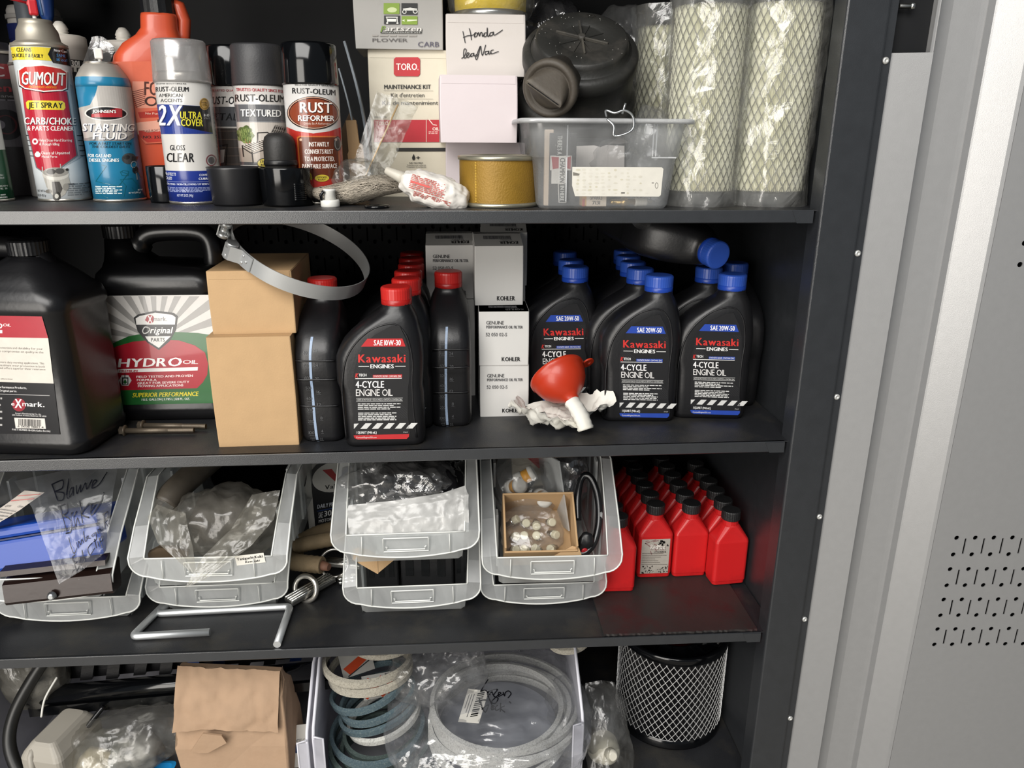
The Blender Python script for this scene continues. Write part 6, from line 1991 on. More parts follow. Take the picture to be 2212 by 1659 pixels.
# --- bent zinc rod, oil bottle, webbing and ratchet parts between the bins
zr = ZC(-40) + .58
rp = []
def corner_path(P_, r=1.0, n=6):
    P_ = [Vector(p) for p in P_]
    out = [tuple(P_[0])]
    for i in range(1, len(P_) - 1):
        a_, b_, c_ = P_[i - 1], P_[i], P_[i + 1]
        d0, d1 = (a_ - b_).normalized(), (c_ - b_).normalized()
        p0, p1 = b_ + d0 * r, b_ + d1 * r
        for k in range(n + 1):
            s_ = k / n
            out.append(tuple((1 - s_) ** 2 * p0 + 2 * s_ * (1 - s_) * b_ + s_ * s_ * p1))
    out.append(tuple(P_[-1]))
    return out
g = G()
g.tube(corner_path([(-36.9, 3.9, zr), (-47.9, 3.5, zr + .1), (-45.2, 15.5, zr), (-44.2, 15.5, zr), (-46.4, 9.2, zr), (-26.3, 9.9, zr - .1), (-26.4, .4, zr - .1)], .9), .56, 12)
o = g.build('bent_rod', [mat('satin_zinc', 'd2d5d6', .42, .8, .06, 60)], None, (0, 0, 0))
tag(o, 'zinc rod bent into hooks lying on the shelf before the second bin', 'rod')
t = thing('oil_bottle', 'grey white motor oil bottle in the gap between the second and third bins', 'oil bottle', (-21.6, 32.5, ZC(-21)), (0, 0, R_(10)))
g = G()
g.loft([[(px, py, z) for px, py in rrect(hw, hd, r, 5)] for z, hw, hd, r in ((0, 5.0, 3.0, 1.2), (.4, 5.4, 3.3, 1.4), (15, 5.5, 3.4, 1.5), (18, 5.2, 3.3, 1.6), (20.5, 3.4, 2.6, 1.8), (22, 2.0, 2.0, 1.7))])
g.build('bottle_body', [mat('greyed_bottle', 'bdbab4', .4, 0, .04, 20)], t)
a = Art((1560, 660), (1920, 700), (1506, 100), (1860, 110))
a.poly([(1545, 190), (1580, 150), (1690, 122), (1900, 112), (1920, 560), (1680, 645), (1612, 640), (1590, 610)], '17181c', 1)
a.ell(1690, 240, 132, 96, 'd8d5cf', 2)
a.poly([(1615, 188), (1668, 188), (1708, 250), (1700, 270), (1690, 270)], 'b3282c', 3).poly([(1700, 270), (1690, 268), (1748, 188), (1790, 188)], '2b4f9e', 3)
a.text('Valvoline', 1632, 286, 1800, 312, '1a1a1c', 3).poly([(1690, 112), (1860, 100), (1870, 116), (1720, 140)], 'c9b93a', 2)
a.text('DAILY PROTECTION', 1592, 400, 1800, 424, 'c8ccd4', 2).line([(1592, 440), (1820, 436)], 3, '2b4f9e', 2)
a.text('SAE', 1600, 450, 1624, 486, 'd8d8d8', 2).text('30', 1632, 448, 1676, 482, 'd8d8d8', 2).text('MOTOR OIL', 1602, 496, 1714, 516, 'd8d8d8', 2).text('1 U.S. QT.-946', 1610, 570, 1720, 590, '6a6c70', 2, 'r')
a.rect(1614, 600, 1648, 632, 'b8b8b4', 2).ring(1631, 616, 10, 10, 3, '3a3a3c', 3)
a.build('label_print', s_flat(-5.3, 5.3, .6, 18, -3.42), t, PRINT)
WEB = mat('braided_cover', '7d6c52', .8, 0, .3, 60, .6, 300)
t = thing('tow_strap', 'brown braided strap loop coiled between the second and third bins', 'strap', (0, 0, 0))
for pts, r in (([(-27.4, 22, -68.6), (-27.8, 19, -68.0), (-25.4, 16.8, -67.2), (-22.0, 15.6, -67.0)], 1.35), ([(-26.9, 24, -67.2), (-24.2, 24.8, -66.2), (-21.4, 25.2, -65.6), (-18.4, 26, -65.4)], 1.3), ([(-27.2, 21.2, -66.6), (-24.4, 20.6, -65.6), (-20.6, 21.4, -65.4), (-18, 22.4, -65.6)], 1.25)):
    sp = smooth_path(pts, 8)
    g = G()
    g.tube(sp, [r * (1 + .07 * (k % 2)) for k in range(len(sp))], 14)
    g.build('braided_sleeve', [WEB], t)
g = G()
g.tube([(-22.2, 15.6, -67.0), (-20.8, 14.9, -67.0)], [.9, .6], 12)
g.build('rope_end', [mat('rope_end', '6b4a3a', .7, 0, .2, 60)], t)
def ring_thing(label, c, R, r, rot, m_=None):
    g = G()
    g.tube([(R * math.cos(2 * PI * k / 32), R * math.sin(2 * PI * k / 32), 0) for k in range(32)], r, 8, 0, True)
    o = g.build('steel_ring', [m_ or M_STRAP], None, c, rot)
    tag(o, label, 'ring', 'steel rings between the bins')
ring_thing('worn steel ring around the lower ridged bar', (-24.3, 12.6, ZC(-24) + 2.0), 2.0, .42, (R_(60), R_(-50), 0))
ring_thing('thin steel ring behind the upper ridged bar', (-20.4, 17.4, ZC(-20) + 3.6), 2.3, .22, (R_(70), R_(20), 0))
def ridged_bar(label, p0, p1, w):
    d = Vector(p1) - Vector(p0)
    t = thing('ridged_bar', label, 'metal part', p0, d.to_track_quat('X', 'Z').to_euler(), 'ridged aluminium bars')
    g = G()
    g.box((0, -w, -.5), (d.length, w, .4), 0, .2)
    g.build('bar', [mat('dull_aluminium', '8f8e8a', .35, .9)], t)
    for k in range(4):
        g = G()
        y = -w * .75 + k * w * .5
        g.tube([(.1, y, .42), (d.length - .1, y, .42)], w * .17, 6)
        g.build('ridge', [M_STEELB], t)
ridged_bar('ridged aluminium bar lying lowest between the second and third bins', (-26.8, 10.6, ZC(-25) + 1.0), (-20.8, 16.4, ZC(-22) + 1.6), 1.15)
ridged_bar('ridged aluminium bar poking under the third bin', (-22.2, 19.4, ZC(-20) + 2.8), (-16.0, 18.2, ZC(-18) + 2.6), .9)
t = thing('chain_link', 'shiny ridged chrome piece half under the third bin', 'metal part', (-19.3, 16.2, ZC(-19) + .5), (0, 0, .2))
for k in range(3):
    g = G()
    g.lathe([(.5, 0), (.62, .1), (.62, .5), (.5, .6)], 16, 0, True, True, True, k * 1.0, 0)
    g.lathe([(.5, .7), (.62, .8), (.62, 1.2), (.4, 1.3)], 16, 0, True, True, True, k * 1.0, 0)
    g.build('chrome_bead', [M_STEELB], t)

# --- things in the third bins
o = blob('plastic_packet', [mat('glossy_black_film', '101012', .12, 0, .2, 20, .5, 40)], None, (0, 0, 0), (6.8, 6.0, 3.6), 1.0, .3, 1.7, .8, 5, loc=(-4.6, 13.5, -52.4))
tag(o, 'shiny black plastic packet at the back of the third bin', 'packet')
o = blob('plastic_bag', [film('silvery_bag', (.9, .9, .9), .1, .2, (.7, .7, .7), .12, .7, 24)], None, (0, 0, 0), (8.6, 4.4, 4.2), .9, .34, 5.5, .8, 5, loc=(-8.6, 11.4, -51.6))
tag(o, 'crinkled silvery clear bag over the black packet', 'bag')
MWB = film('milky_bag', (.9, .9, .9), .85, .06, (.80, .80, .78), .22, .25, 22)
sheet('plastic_packet', 'milky white plastic packet folded over in the third bin', 'packet', [[(-15.4, 2.6, -54.6), (-9.0, 2.2, -54.8), (-3.0, 2.2, -54.8), (1.6, 2.6, -54.6)], [(-15.6, 3.6, -53.0), (-9.0, 3.0, -52.6), (-2.4, 3.2, -52.4), (1.7, 4.0, -51.9)], [(-15.8, 4.6, -51.9), (-9, 4.4, -51.2), (-2, 4.6, -50.5), (1.7, 5.4, -50.1)], [(-15.6, 5.4, -51.2), (-9, 5.2, -50.6), (-2, 5.6, -49.8), (1.2, 6.6, -49.2)]], 60, 30, [MWB], .22, .5, 4)
o = blob('plastic_packet', [MWB], None, (0, 0, 0), (8.2, 3.2, 2.4), .5, .4, 9.5, .8, 5, loc=(-6.6, 6.6, -56.6))
tag(o, 'milky white packet with fine print at the bottom of the third bin', 'packet')
a = Art((0, 100), (200, 100), (0, 0), (200, 0))
a.poly([(10, 90), (20, 14), (60, 60), (90, 16), (190, 10), (150, 60), (100, 70), (40, 96)], 'd8d8d4', 1).micro(30, 50, 170, 80, 3, '4a4a4c', 2, 2).line([(60, 40), (90, 22), (110, 34), (150, 16)], 3, '4a4a4c', 2)
a.build('label_print', s_flat(-6, 6, -2, .4, -2.95), o, PRINT)
t = thing('cardboard_flap', 'torn piece of brown cardboard in the lower third bin', 'cardboard', (-13.2, 10.4, -63.0), (R_(-30), 0, .1))
g = G()
g.prism([(-3.0, 0), (.6, -2.4), (4.6, .4), (4.4, 2.0), (-3.0, 1.8)], -.15, .15)
g.build('flap', [M_CARD], t)
g = G()
g.prism([(.55, -2.4), (.75, -2.4), (.75, 1.8), (.55, 1.8)], -.22, -.14)
g.build('fold', [M_CARD], t)
for k, (x, y, z, w, d, h) in enumerate(((-4.6, 14.0, -69.4, 4.2, 3.0, 6.4), (-12.0, 15.5, -69.6, 2.6, 3.4, 5.4), (1.0, 15.0, -69.6, 1.9, 3.4, 7.0))):
    t = thing('black_block', ('black plastic block in the middle of the lower third bin', 'black plastic block at the left of the lower third bin', 'black ribbed block at the right of the lower third bin')[k], 'block', (x, y, z), (0, 0, .1 * (k - 1)), 'black blocks in the lower bin')
    G().box((-w, -d, 0), (w, d, h), 0, .3).build('block', [M_BLKPL], t)
    for j in range(3):
        G().box((-w * .8 + j * w * .6, -d - .15, h * .4), (-w * .8 + j * w * .6 + w * .3, -d, h * .95)).build('fin', [M_BLKGL], t)

# --- things in the right-hand bin: open carton of fittings, hoses, bags
t = thing('open_carton', 'open brown carton of small metal fittings in the right-hand bin', 'box', (12.6, 11.0, -60.4), (R_(38), 0, R_(-1)))
w, d, h = 5.5, 4.6, 6.2
g = G()
for lo, hi in (((-w, -d, 0), (w, -d + .3, h * .8)), ((-w, d - .3, 0), (w, d, h))):
    G().box(lo, hi, 0, .08).build('carton_wall', [M_CARD], t)
for lo, hi in (((-w, -d + .3, 0), (-w + .3, d - .3, h)), ((w - .3, -d + .3, 0), (w, d - .3, h))):
    G().box(lo, hi, 0, .08).build('carton_wall', [M_CARD], t)
G().box((-w, -d, -.2), (w, d, .05)).build('carton_floor', [M_CARD], t)
rnd = random.Random(21)
FM = Matrix.Translation((12.6, 11.0, -60.4)) @ Euler((R_(38), 0, R_(-1))).to_matrix().to_4x4()
first = None
for k in range(12):
    lx, ly, lz = -3.9 + (k % 4) * 1.95 + rnd.uniform(-.25, .25), -3.0 + (k // 4) * 2.3 + rnd.uniform(-.3, .3), 1.2 + rnd.uniform(0, .9)
    p = FM @ Vector((lx, ly, lz))
    rot = (rnd.uniform(.6, 1.5), rnd.uniform(-.6, .6), rnd.uniform(-1, 1))
    lab = 'small chrome fitting with cream plastic cap in the open carton'
    if first is None:
        first = thing('pipe_fitting', lab, 'fitting', tuple(p), rot, 'chrome fittings in the open carton')
        g = G()
        g.lathe([(.2, -1.0), (.42, -.95), (.42, -.1), (.62, 0), (.62, .4), (.4, .5)], 12)
        g.build('metal_stem', [M_STEELB], first)
        g = G()
        g.lathe([(.55, .45), (.66, .55), (.66, 1.3), (.5, 1.4)], 10, 0, False)
        g.build('plastic_cap', [mat('cream_nylon', 'cfc9b0', .5)], first)
    else:
        dup(first, tuple(p), rot)
o = blob('plastic_bag', [CLEAR], None, (0, 0, 0), (4.6, 3.8, 1.3), .4, .5, 6.6, .8, 4, rot=(R_(38), 0, 0), loc=(11.6, 9.4, -58.6))
tag(o, 'small clear bag around the fittings in the open carton', 'bag')
g = G()
g.prism([(-1.6, 0), (2.8, 0), (2.4, 1.2), (1.4, 1.5), (.6, 1.1), (-.6, .5)], -.15, .15)
o = g.build('cardboard_scrap', [M_CARD], None, (15.8, 4.4, -60.2), (R_(-20), 0, 0))
tag(o, 'torn cardboard scrap at the front corner of the open carton', 'cardboard')
M_BH = mat('black_hose', '0e0e10', .25, 0, .1, 20)
def hose(label, pts, r, n=6, closed=False):
    g = G()
    g.tube(smooth_path(pts, n, closed), r, 12, 0, closed)
    o = g.build('hose', [M_BH], None, (0, 0, 0))
    tag(o, label, 'hose')
    return o
hose('shiny black hose loop standing at the right of the open carton', [(18.6, 8.6, -56.6), (18.8, 10.6, -53.6), (19.6, 12.2, -51.2), (20.8, 12.0, -50.8), (21.8, 10.6, -53.0), (21.9, 8.6, -56.4), (21.0, 6.8, -59.2), (19.6, 6.0, -60.6), (18.6, 6.0, -60.8)], .56)
hose('printed black hose loop at the back left of the right-hand bin', [(12.4, 19, -54.4), (8.6, 15.6, -57.2), (6.2, 16.4, -54.0), (6.2, 18.8, -50.2), (9.6, 20.6, -48.8), (13.4, 20.4, -48.9), (16.4, 19, -51.4)], .68)
t = thing('spring_clip', 'black plastic clip with a red dot beside the open carton', 'clip', (19.0, 6.6, -60.4), (.2, .3, .2))
blob('clip_body', [M_BLKPL], t, (0, 0, 1.2), (.9, .7, 1.6), .3, .8, 3, .8, 3)
g = G()
g.xf((0, -.75, .4), (R_(90), 0, 0)).lathe([(.5, 0), (.5, .2), (.3, .25)], 12)
g.build('red_dot', [MRED], t)
o = blob('plastic_bag', [CLEAR], None, (0, 0, 0), (4.6, 3.4, 4.2), .7, .3, 2.6, .8, 4, loc=(11.0, 15.6, -54.2))
tag(o, 'clear bag of yellow and white fittings at the back of the right-hand bin', 'bag')
for k, (x, y, z, r1, r2) in enumerate(((9.4, 15.4, -53.8, 1.0, .5), (11.0, 15.9, -52.4, .3, 1.0), (13.6, 14.0, -55.2, 1.3, -.4))):
    t = thing('plastic_fitting', ('yellow banded plastic fitting lowest left in the clear bag', 'yellow banded plastic fitting upright in the clear bag', 'yellow banded plastic fitting at the right in the clear bag')[k], 'fitting', (x, y, z), (r1, r2, .3), 'yellow fittings in a bag')
    g = G()
    g.lathe([(.9, -1.6), (1.3, -1.5), (1.3, -.3), (1.0, -.2)], 16)
    g.lathe([(1.0, .9), (1.3, 1.0), (1.3, 1.7), (.8, 1.8)], 16)
    g.build('white_collar', [M_WHITEP], t)
    g = G()
    g.lathe([(1.0, -.25), (1.12, -.2), (1.12, .9), (1.0, .95)], 16)
    g.build('yellow_band', [mat('amber_plastic', 'd99a2e', .4)], t)
t = thing('packet', 'red and white packet behind the yellow fittings', 'packet', (13.6, 21.0, -56.5), (-.3, 0, .2))
G().box((-4.2, -.4, 0), (3.6, .4, 8.4), 0, .2).build('packet_body', [mat('ivory_card', 'c9c3b4', .6)], t)
G().prism([(-4.0, 7.6), (-2.4, 8.2), (2.4, 3.4), (.4, 3.0)], -.5, -.4).build('red_stripe', [MRED], t)
t = thing('divider', 'frosted plastic divider leaning in the right-hand bin', 'divider', (16.4, 14.5, -60), (-.2, -.1, .25))
G().box((-.12, -5, 0), (.12, 5, 11.4), 0, .05).build('divider_plate', [BINRIM], t)
o = blob('plastic_bag', [film('smoky_bag', (.5, .5, .52))], None, (0, 0, 0), (2.2, 4.2, 4.6), .6, .3, 7.7, .8, 4, loc=(18.4, 17.4, -52.8))
tag(o, 'smoky dark bag between divider and hose in the right-hand bin', 'bag')

# --- rubber mat and the red two-stroke oil bottles on it
M_MAT = mat('rubber_mat', '2c2928', .5, 0, .25, 20, .3, 150, dirt='3f0f14', dscale=13, damt=.8)
zmat = ZC(34) + .05
t = thing('rubber_mat', 'black rubber mat smeared with red oil under the red bottles', 'mat', (34, 0, zmat), (0, 0.0093, 0))
g = G()
rnd = random.Random(8)
top = [(-12.3 + 23.7 * k / 60, .35 + rnd.uniform(-.12, .12)) for k in range(61)]
outl = top + [(11.4, 38), (-12.0, 38)]
g.prism(outl, 0, .34, 0, 'z')
g.build('mat_sheet', [M_MAT], t)
M_RED = mat('red_bottle', 'c01d1f', .38, 0, .06, 15, .05, 200, coat=.05, dirt='7d1216', dscale=20, damt=.35)
M_RCAPB = mat('black_knurled_cap', '1a1a1b', .5, 0, .3, 80, .5, 300)
def red_bottle(label, x, y, yaw, group):
    t = thing('two_stroke_bottle', label, 'oil bottle', (x, y, zmat - (x - 34) * .0093 + .36), (0, 0, yaw), group)
    g = G()
    rr = [(0, 2.55, 1.45, .5), (.2, 2.8, 1.7, .6), (.75, 2.85, 1.75, .6), (.85, 2.92, 1.8, .6), (7.9, 2.92, 1.8, .6), (8.15, 2.86, 1.76, .6), (8.35, 2.82, 1.72, .65), (10.6, 1.45, 1.4, 1.2), (10.75, 1.3, 1.3, 1.25), (11.9, 1.28, 1.28, 1.25)]
    g.loft([[(px, py, z) for px, py in rrect(a_, b_, c_, 5)] for z, a_, b_, c_ in rr], 0, True, True, False)
    g.build('bottle_body', [M_RED], t)
    g = G()
    n = 56
    kn = lambda r, z: [((r + (.04 if i % 2 else 0)) * math.cos(2 * PI * i / n), (r + (.04 if i % 2 else 0)) * math.sin(2 * PI * i / n), z) for i in range(n)]
    g.loft([kn(1.45, 11.6), kn(1.5, 11.7), kn(1.5, 13.0), kn(1.42, 13.15)], 0, True, True, False)
    g.build('cap', [M_RCAPB], t)
    return t
names6 = ('front', 'second', 'third', 'fourth', 'fifth', 'last')
RB = None
cols = ((26.0, 13.0, R_(-2), 'first file, beside the frosted bins', 5), (33.1, 16.9, R_(0), 'second file, counted from the bins', 6), (39.2, 16.9, R_(1), 'third file, counted from the bins', 6), (45.0, 14.1, R_(5), 'fourth file, along the side wall', 6))
for ci, (x, y, yaw, where, n) in enumerate(cols):
    for k in range(n):
        lab = 'red oil bottle with black cap, %s in the %s' % (names6[k], where)
        grp = 'file of red bottles, ' + where
        xx, yy = x - .02 * k, y + 3.8 * k
        if RB is None:
            RB = red_bottle(lab, xx, yy, yaw, grp)
            continue
        o = dup(RB, (xx, yy, zmat - (xx - 34) * .0093 + .36), (0, 0, yaw if k == 0 else 0), lab, grp, ('sticker',))
        if ci == 1 and k == 0:
            o['label'] = 'red oil bottle with a worn silver sticker, front of the second file'
            G().box((-2.45, -1.87, .95), (2.35, -1.81, 7.45), 0, .02).build('sticker', [mat('worn_silver', 'b4aea4', .45, .2, .1, 30, dirt='7b6d66', dscale=16, damt=.6)], o)
            a = Art((450, 985), (695, 975), (450, 705), (702, 698))
            a.text('RedMax', 530, 748, 664, 786, '5e3a3c', 1).text('RedMax', 528, 744, 660, 782, 'e4e0d8', 2).text('2-CYCLE ENGINE OIL', 560, 796, 672, 810, '3a3634', 1)
            rnd = random.Random(4)
            for j in range(16):
                cx_, cy_ = rnd.uniform(600, 690), rnd.uniform(712, 765)
                a.poly([(cx_ + rnd.uniform(-16, 16), cy_ + rnd.uniform(-12, 12)) for _ in range(4)], '1f1d1c', 1)
            for j in range(34):
                cx_, cy_ = rnd.uniform(455, 690), rnd.uniform(920, 974)
                a.poly([(cx_ + rnd.uniform(-15, 15), cy_ + rnd.uniform(-11, 11)) for _ in range(4)], '1f1d1c', 1)
            for j in range(7):
                a.line([(456, 815 + j * 15), (rnd.uniform(560, 690), 815 + j * 15)], 2.4, '5c544e', 1)
            for j in range(8):
                cx_, cy_ = rnd.uniform(460, 560), rnd.uniform(715, 800)
                a.line([(cx_, cy_), (cx_ + rnd.uniform(10, 50), cy_ + rnd.uniform(-20, 30))], 7, '8a6a68', 1)
            a.build('label_print', s_flat(-2.4, 2.3, .95, 7.45, -1.88), o, PRINT)
# ------------------------------------------------------------------ lowest shelf: big mesh filter at the right
t = thing('mesh_filter', 'large black round air filter wrapped in silver diamond mesh', 'filter', (38.5, 18.7, ZD), (0, 0, face_cam(38.5, 18.7)))
Rf, hf_ = 9.7, 18.9
g = G()
g.lathe([(Rf - .6, 0), (Rf - .05, .05), (Rf, .4), (Rf, 1.1), (Rf - .2, 1.5), (Rf - .35, 1.8)], 64)
g.build('bottom_rim', [M_BLKGL], t)
g = G()
n = 90
st = [[((Rf - .55 - (.35 if i % 2 else 0)) * math.cos(PI * i / n), (Rf - .55 - (.35 if i % 2 else 0)) * math.sin(PI * i / n), z) for i in range(2 * n)] for z in (1.5, hf_ - 1.5)]
g.loft(st, 0, False, False, False)
g.build('pleats', [mat('black_pleats', '131315', .35, 0, .2, 40)], t)
g = G()
g.lathe([(Rf - .3, hf_ - 1.7), (Rf - .05, hf_ - 1.5), (Rf, hf_ - .5), (Rf - .1, hf_ - .1), (Rf - .5, hf_), (Rf - .9, hf_ - .15), (Rf - 1.0, hf_ - .9), (Rf - 3.8, hf_ - 1.1), (Rf - 4.0, hf_ - .5), (Rf - 4.3, hf_ - .45), (Rf - 4.5, hf_ - 1.2), (.5, hf_ - 1.3)], 64, 0, True, False, True)
g.build('top_rim', [M_BLKGL], t)
for k in range(16):
    g = G()
    g.xf((0, 0, 0), (0, 0, 2 * PI * k / 16)).box((5.9, -.1, hf_ - 1.3), (8.75, .1, hf_ - .45))
    g.build('spoke_rib', [M_BLKGL], t)
g = G()
nd = 50
tall = hf_ - 3.4
turns = tall / (Rf * 2 * PI / nd * 1.4) * (2 * PI / nd)
for s_ in (1, -1):
    for i in range(nd):
        g.band([((Rf - .12) * math.cos(i * 2 * PI / nd + s_ * turns * k / 24), (Rf - .12) * math.sin(i * 2 * PI / nd + s_ * turns * k / 24), 1.8 + tall * k / 24) for k in range(25)], .05, .12, 0, False, (0, 0, 1), [(-.03, -.042), (.03, -.042), (.03, .042), (-.03, .042)])
g.build('diamond_mesh', [mat('silver_mesh', 'dededd', .4, .4)], t)
g = G()
g.lathe([(3.6, hf_ - 1.25), (3.6, hf_ - .9), (.1, hf_ - .9)], 40)
lb = g.build('round_label', [mat('red_label', 'a8261f', .4)], t)
a = Art((0, 100), (200, 100), (0, 0), (200, 0))
a.text('FILTERS', 60, 70, 140, 90, 'e8c9b8', 1).poly([(150, 20), (196, 34), (190, 80), (150, 66)], 'c9cdd2', 1)
a.build('label_print', lambda u, v, h: (u * 3, -3.4 + v * 2.6, hf_ - .89 + h), lb, PRINT)

t = thing('nozzle_cap', 'white plastic nozzle cap inside the clear bag beside the mesh filter', 'cap', (23.9, 8.6, ZD + 2.6), (R_(62), 0, R_(8)))
g = G()
g.lathe([(2.1, -1.5), (2.6, -1.2), (2.7, 1.2), (2.75, 1.4), (2.45, 1.6), (2.2, 4.0), (1.7, 4.9), (.8, 5.2)], 36)
g.build('cap_body', [mat('ivory_cap', 'cfcbbd', .4)], t)
g = G()
g.lathe([(1.0, 5.0), (.95, 6.6), (.6, 7.0)], 16)
g.build('spout', [mat('ivory_cap', 'cfcbbd', .4)], t)
sheet('plastic_bag', 'clear bag with a white nozzle cap standing beside the mesh filter', 'bag', [[(20.8, .6, -101.6), (23.8, -.6, -101.4), (27.2, .9, -101.6)], [(20.4, 4.2, -98.0), (23.8, 2.6, -96.6), (28.6, 4.4, -98.4)], [(21.2, 8.4, -94.0), (24.2, 7.2, -93.0), (28.0, 9.4, -94.6)], [(21.4, 12.6, -90.2), (24.2, 12.4, -89.6), (26.6, 13.0, -90.6)]], 36, 44, [FOG], .45, .4, 3.3)
o = blob('plastic_bag', [CLEAR], None, (0, 0, 0), (4.0, 6.0, 5.0), .7, .28, 8.8, .8, 4, rot=(R_(-35), 0, 0), loc=(24.2, 11.2, -96.6))
tag(o, 'loose inner clear bag around the white nozzle cap', 'bag')

# ------------------------------------------------------------------ two white open-front bins
M_PP = film('milky_bin', (.8, .8, .84), .8, .12, (.74, .74, .80), .3, .05, 8)
M_PPE = mat('milky_edge', 'd2d2da', .35, 0, .04, 20)
def open_bin(label, x0, x1, yf, zf, ztop, ztop2, L=30):
    t = thing('open_front_bin', label, 'bin', ((x0 + x1) / 2, yf, ZD), (0, 0, 0), 'milky open-front bins')
    w = (x1 - x0) / 2
    H1, H2 = ztop - ZD, ztop2 - ZD
    for s_ in (-1, 1):
        prof = [(0, 0), (0, H1), (.6, H1 + 1.2), (9, H2), (L, H2), (L, 0)]
        g = G()
        xa, xb_ = (w - .3, w) if s_ > 0 else (-w, -w + .3)
        g.prism(prof, xa, xb_, 0, 'x')
        sw = g.build('side_wall', [M_PP], t)
        g = G()
        g.tube([(s_ * (w - .15), y, z) for y, z in prof[:5]], .26, 6)
        g.build('wall_edge', [M_PPE], sw)
        g = G()
        g.box((s_ * w - 1.5 if s_ > 0 else -w + .1, -.25, 0), (s_ * w - .1 if s_ > 0 else -w + 1.5, -.05, H1 - .3))
        g.build('corner_post', [M_PP], t)
        g = G()
        g.tube([(s_ * w - s_ * 1.6, -.2, 0), (s_ * w - s_ * 1.6, -.2, H1 - .2), (s_ * w - s_ * .1, -.2, H1 + .2)], .16, 5)
        g.build('post_edge', [M_PPE], t)
    g = G()
    g.box((-w, -.1, 0), (w, .2, zf))
    fw = g.build('front_wall', [M_PP], t)
    g = G()
    g.tube([(-w, .05, zf), (w, .05, zf)], .28, 6)
    g.build('wall_edge', [M_PPE], fw)
    G().box((-w, 0, 0), (w, L, .2)).build('floor_panel', [M_PP], t)
    G().box((-w, L, 0), (w, L + .2, H2)).build('back_wall', [M_PP], t)
    return t
open_bin('milky white bin holding the coiled drive belts', -22.6, 19.2, .4, 5.2, -87.6, -80.6)
open_bin('milky white bin at the left holding brown paper bag and clear bags', -75.0, -23.4, .8, 4.6, -88.6, -81.6)

# ------------------------------------------------------------------ drive belts
def belt_mat(name, col, spk):
    return mat(name, col, .8, 0, .35, 500, .8, 700, .2, dirt=spk, dscale=380, damt=.75)
B_BEIGE = belt_mat('belt_beige', 'aaa598', '5c574f')
B_BLUE = belt_mat('belt_blue_grey', '4b5b62', '76827f')
B_GREEN = belt_mat('belt_green_grey', '46524f', '66726e')
B_GREY = belt_mat('belt_light_grey', 'bdbdb8', '6d6d69')
def belt(label, c, rx, ry, tilt, m_, w=1.3, th=.8, wob=.0, seed=0, group=None, n=64):
    pts = []
    for k in range(n):
        q = 2 * PI * k / n
        rr = 1 + wob * math.sin(2 * q + seed) + wob * .6 * math.sin(3 * q + seed * 2)
        pts.append((rx * rr * math.cos(q), ry * rr * math.sin(q), wob * 4 * math.sin(2 * q + seed * 1.7)))
    g = G()
    g.band(pts, w, th, 0, True, (0, 0, 1), [(-th * .5, -w * .5), (th * .28, -w * .36), (th * .28, w * .36), (-th * .5, w * .5), (-th * .62, w * .3), (-th * .62, -w * .3)])
    o = g.build('drive_belt', [m_], None, c, tilt)
    tag(o, label, 'belt', group)
    return o
gl = 'loose drive belts piled at the left of the belt bin'
belt('speckled beige drive belt, uppermost of the loose pile', (-15.2, 11.2, -82.4), 6.9, 5.6, (R_(4), R_(2), .1), B_BEIGE, 1.5, .8, .02, 1, gl)
belt('speckled beige drive belt just under the uppermost one', (-14.6, 11.0, -84.0), 6.6, 5.6, (R_(5), R_(-2), .2), B_BEIGE, 1.4, .8, .02, 2, gl)
belt('beige drive belt leaning back above the loose pile', (-12.4, 15.4, -81.2), 5.8, 4.8, (R_(2), R_(-3), .2), B_BEIGE, 1.3, .8, .02, 4, gl)
for k, (x, y, z, rx, ry, tx, ty, m_, lab) in enumerate(((-15.0, 9.8, -86.6, 6.3, 5.2, 3, -16, B_BLUE, 'blue grey drive belt tilted up to the right, first under the beige ones'), (-13.6, 9.6, -88.6, 6.1, 5.2, 4, -14, B_BLUE, 'blue grey drive belt second under the beige ones'), (-13.4, 9.2, -90.2, 6.3, 5.0, 5, -15, B_BLUE, 'blue grey drive belt third under the beige ones'), (-12.6, 8.8, -91.6, 6.0, 5.0, 4, -18, B_GREY, 'faded grey drive belt below the blue grey ones'), (-13.0, 8.2, -94.2, 6.4, 5.6, 3, -6, B_GREEN, 'dark green grey drive belt inside the big loop'), (-13.2, 7.6, -96.0, 6.8, 6.0, 3, -4, B_GREEN, 'dark green grey drive belt lowest inside the big loop'))):
    belt(lab, (x, y, z), rx, ry, (R_(tx), R_(ty), .1 * k), m_, 1.25, .75, .03, k, gl)
for k, (x, y, z, rx, ry, ty) in enumerate(((-13.6, 7.6, -93.2, 7.6, 7.4, -7), (-13.4, 7.4, -95.4, 8.3, 7.8, -3), (-13.2, 7.2, -97.6, 8.5, 8.0, 0), (-12.8, 7.0, -99.6, 8.3, 7.8, 2))):
    belt(('big blue grey belt loop, top one of the wide loops', 'big blue grey belt loop, second of the wide loops', 'big blue grey belt loop, third of the wide loops', 'big blue grey belt loop, lowest of the wide loops')[k], (x, y, z), rx, ry, (R_(4), R_(ty), .15 * k), (B_BLUE, B_GREEN, B_BLUE, B_GREEN)[k], 1.4, .8, .02, k + 3, gl)
gc = 'new drive belts coiled in the clear bag'
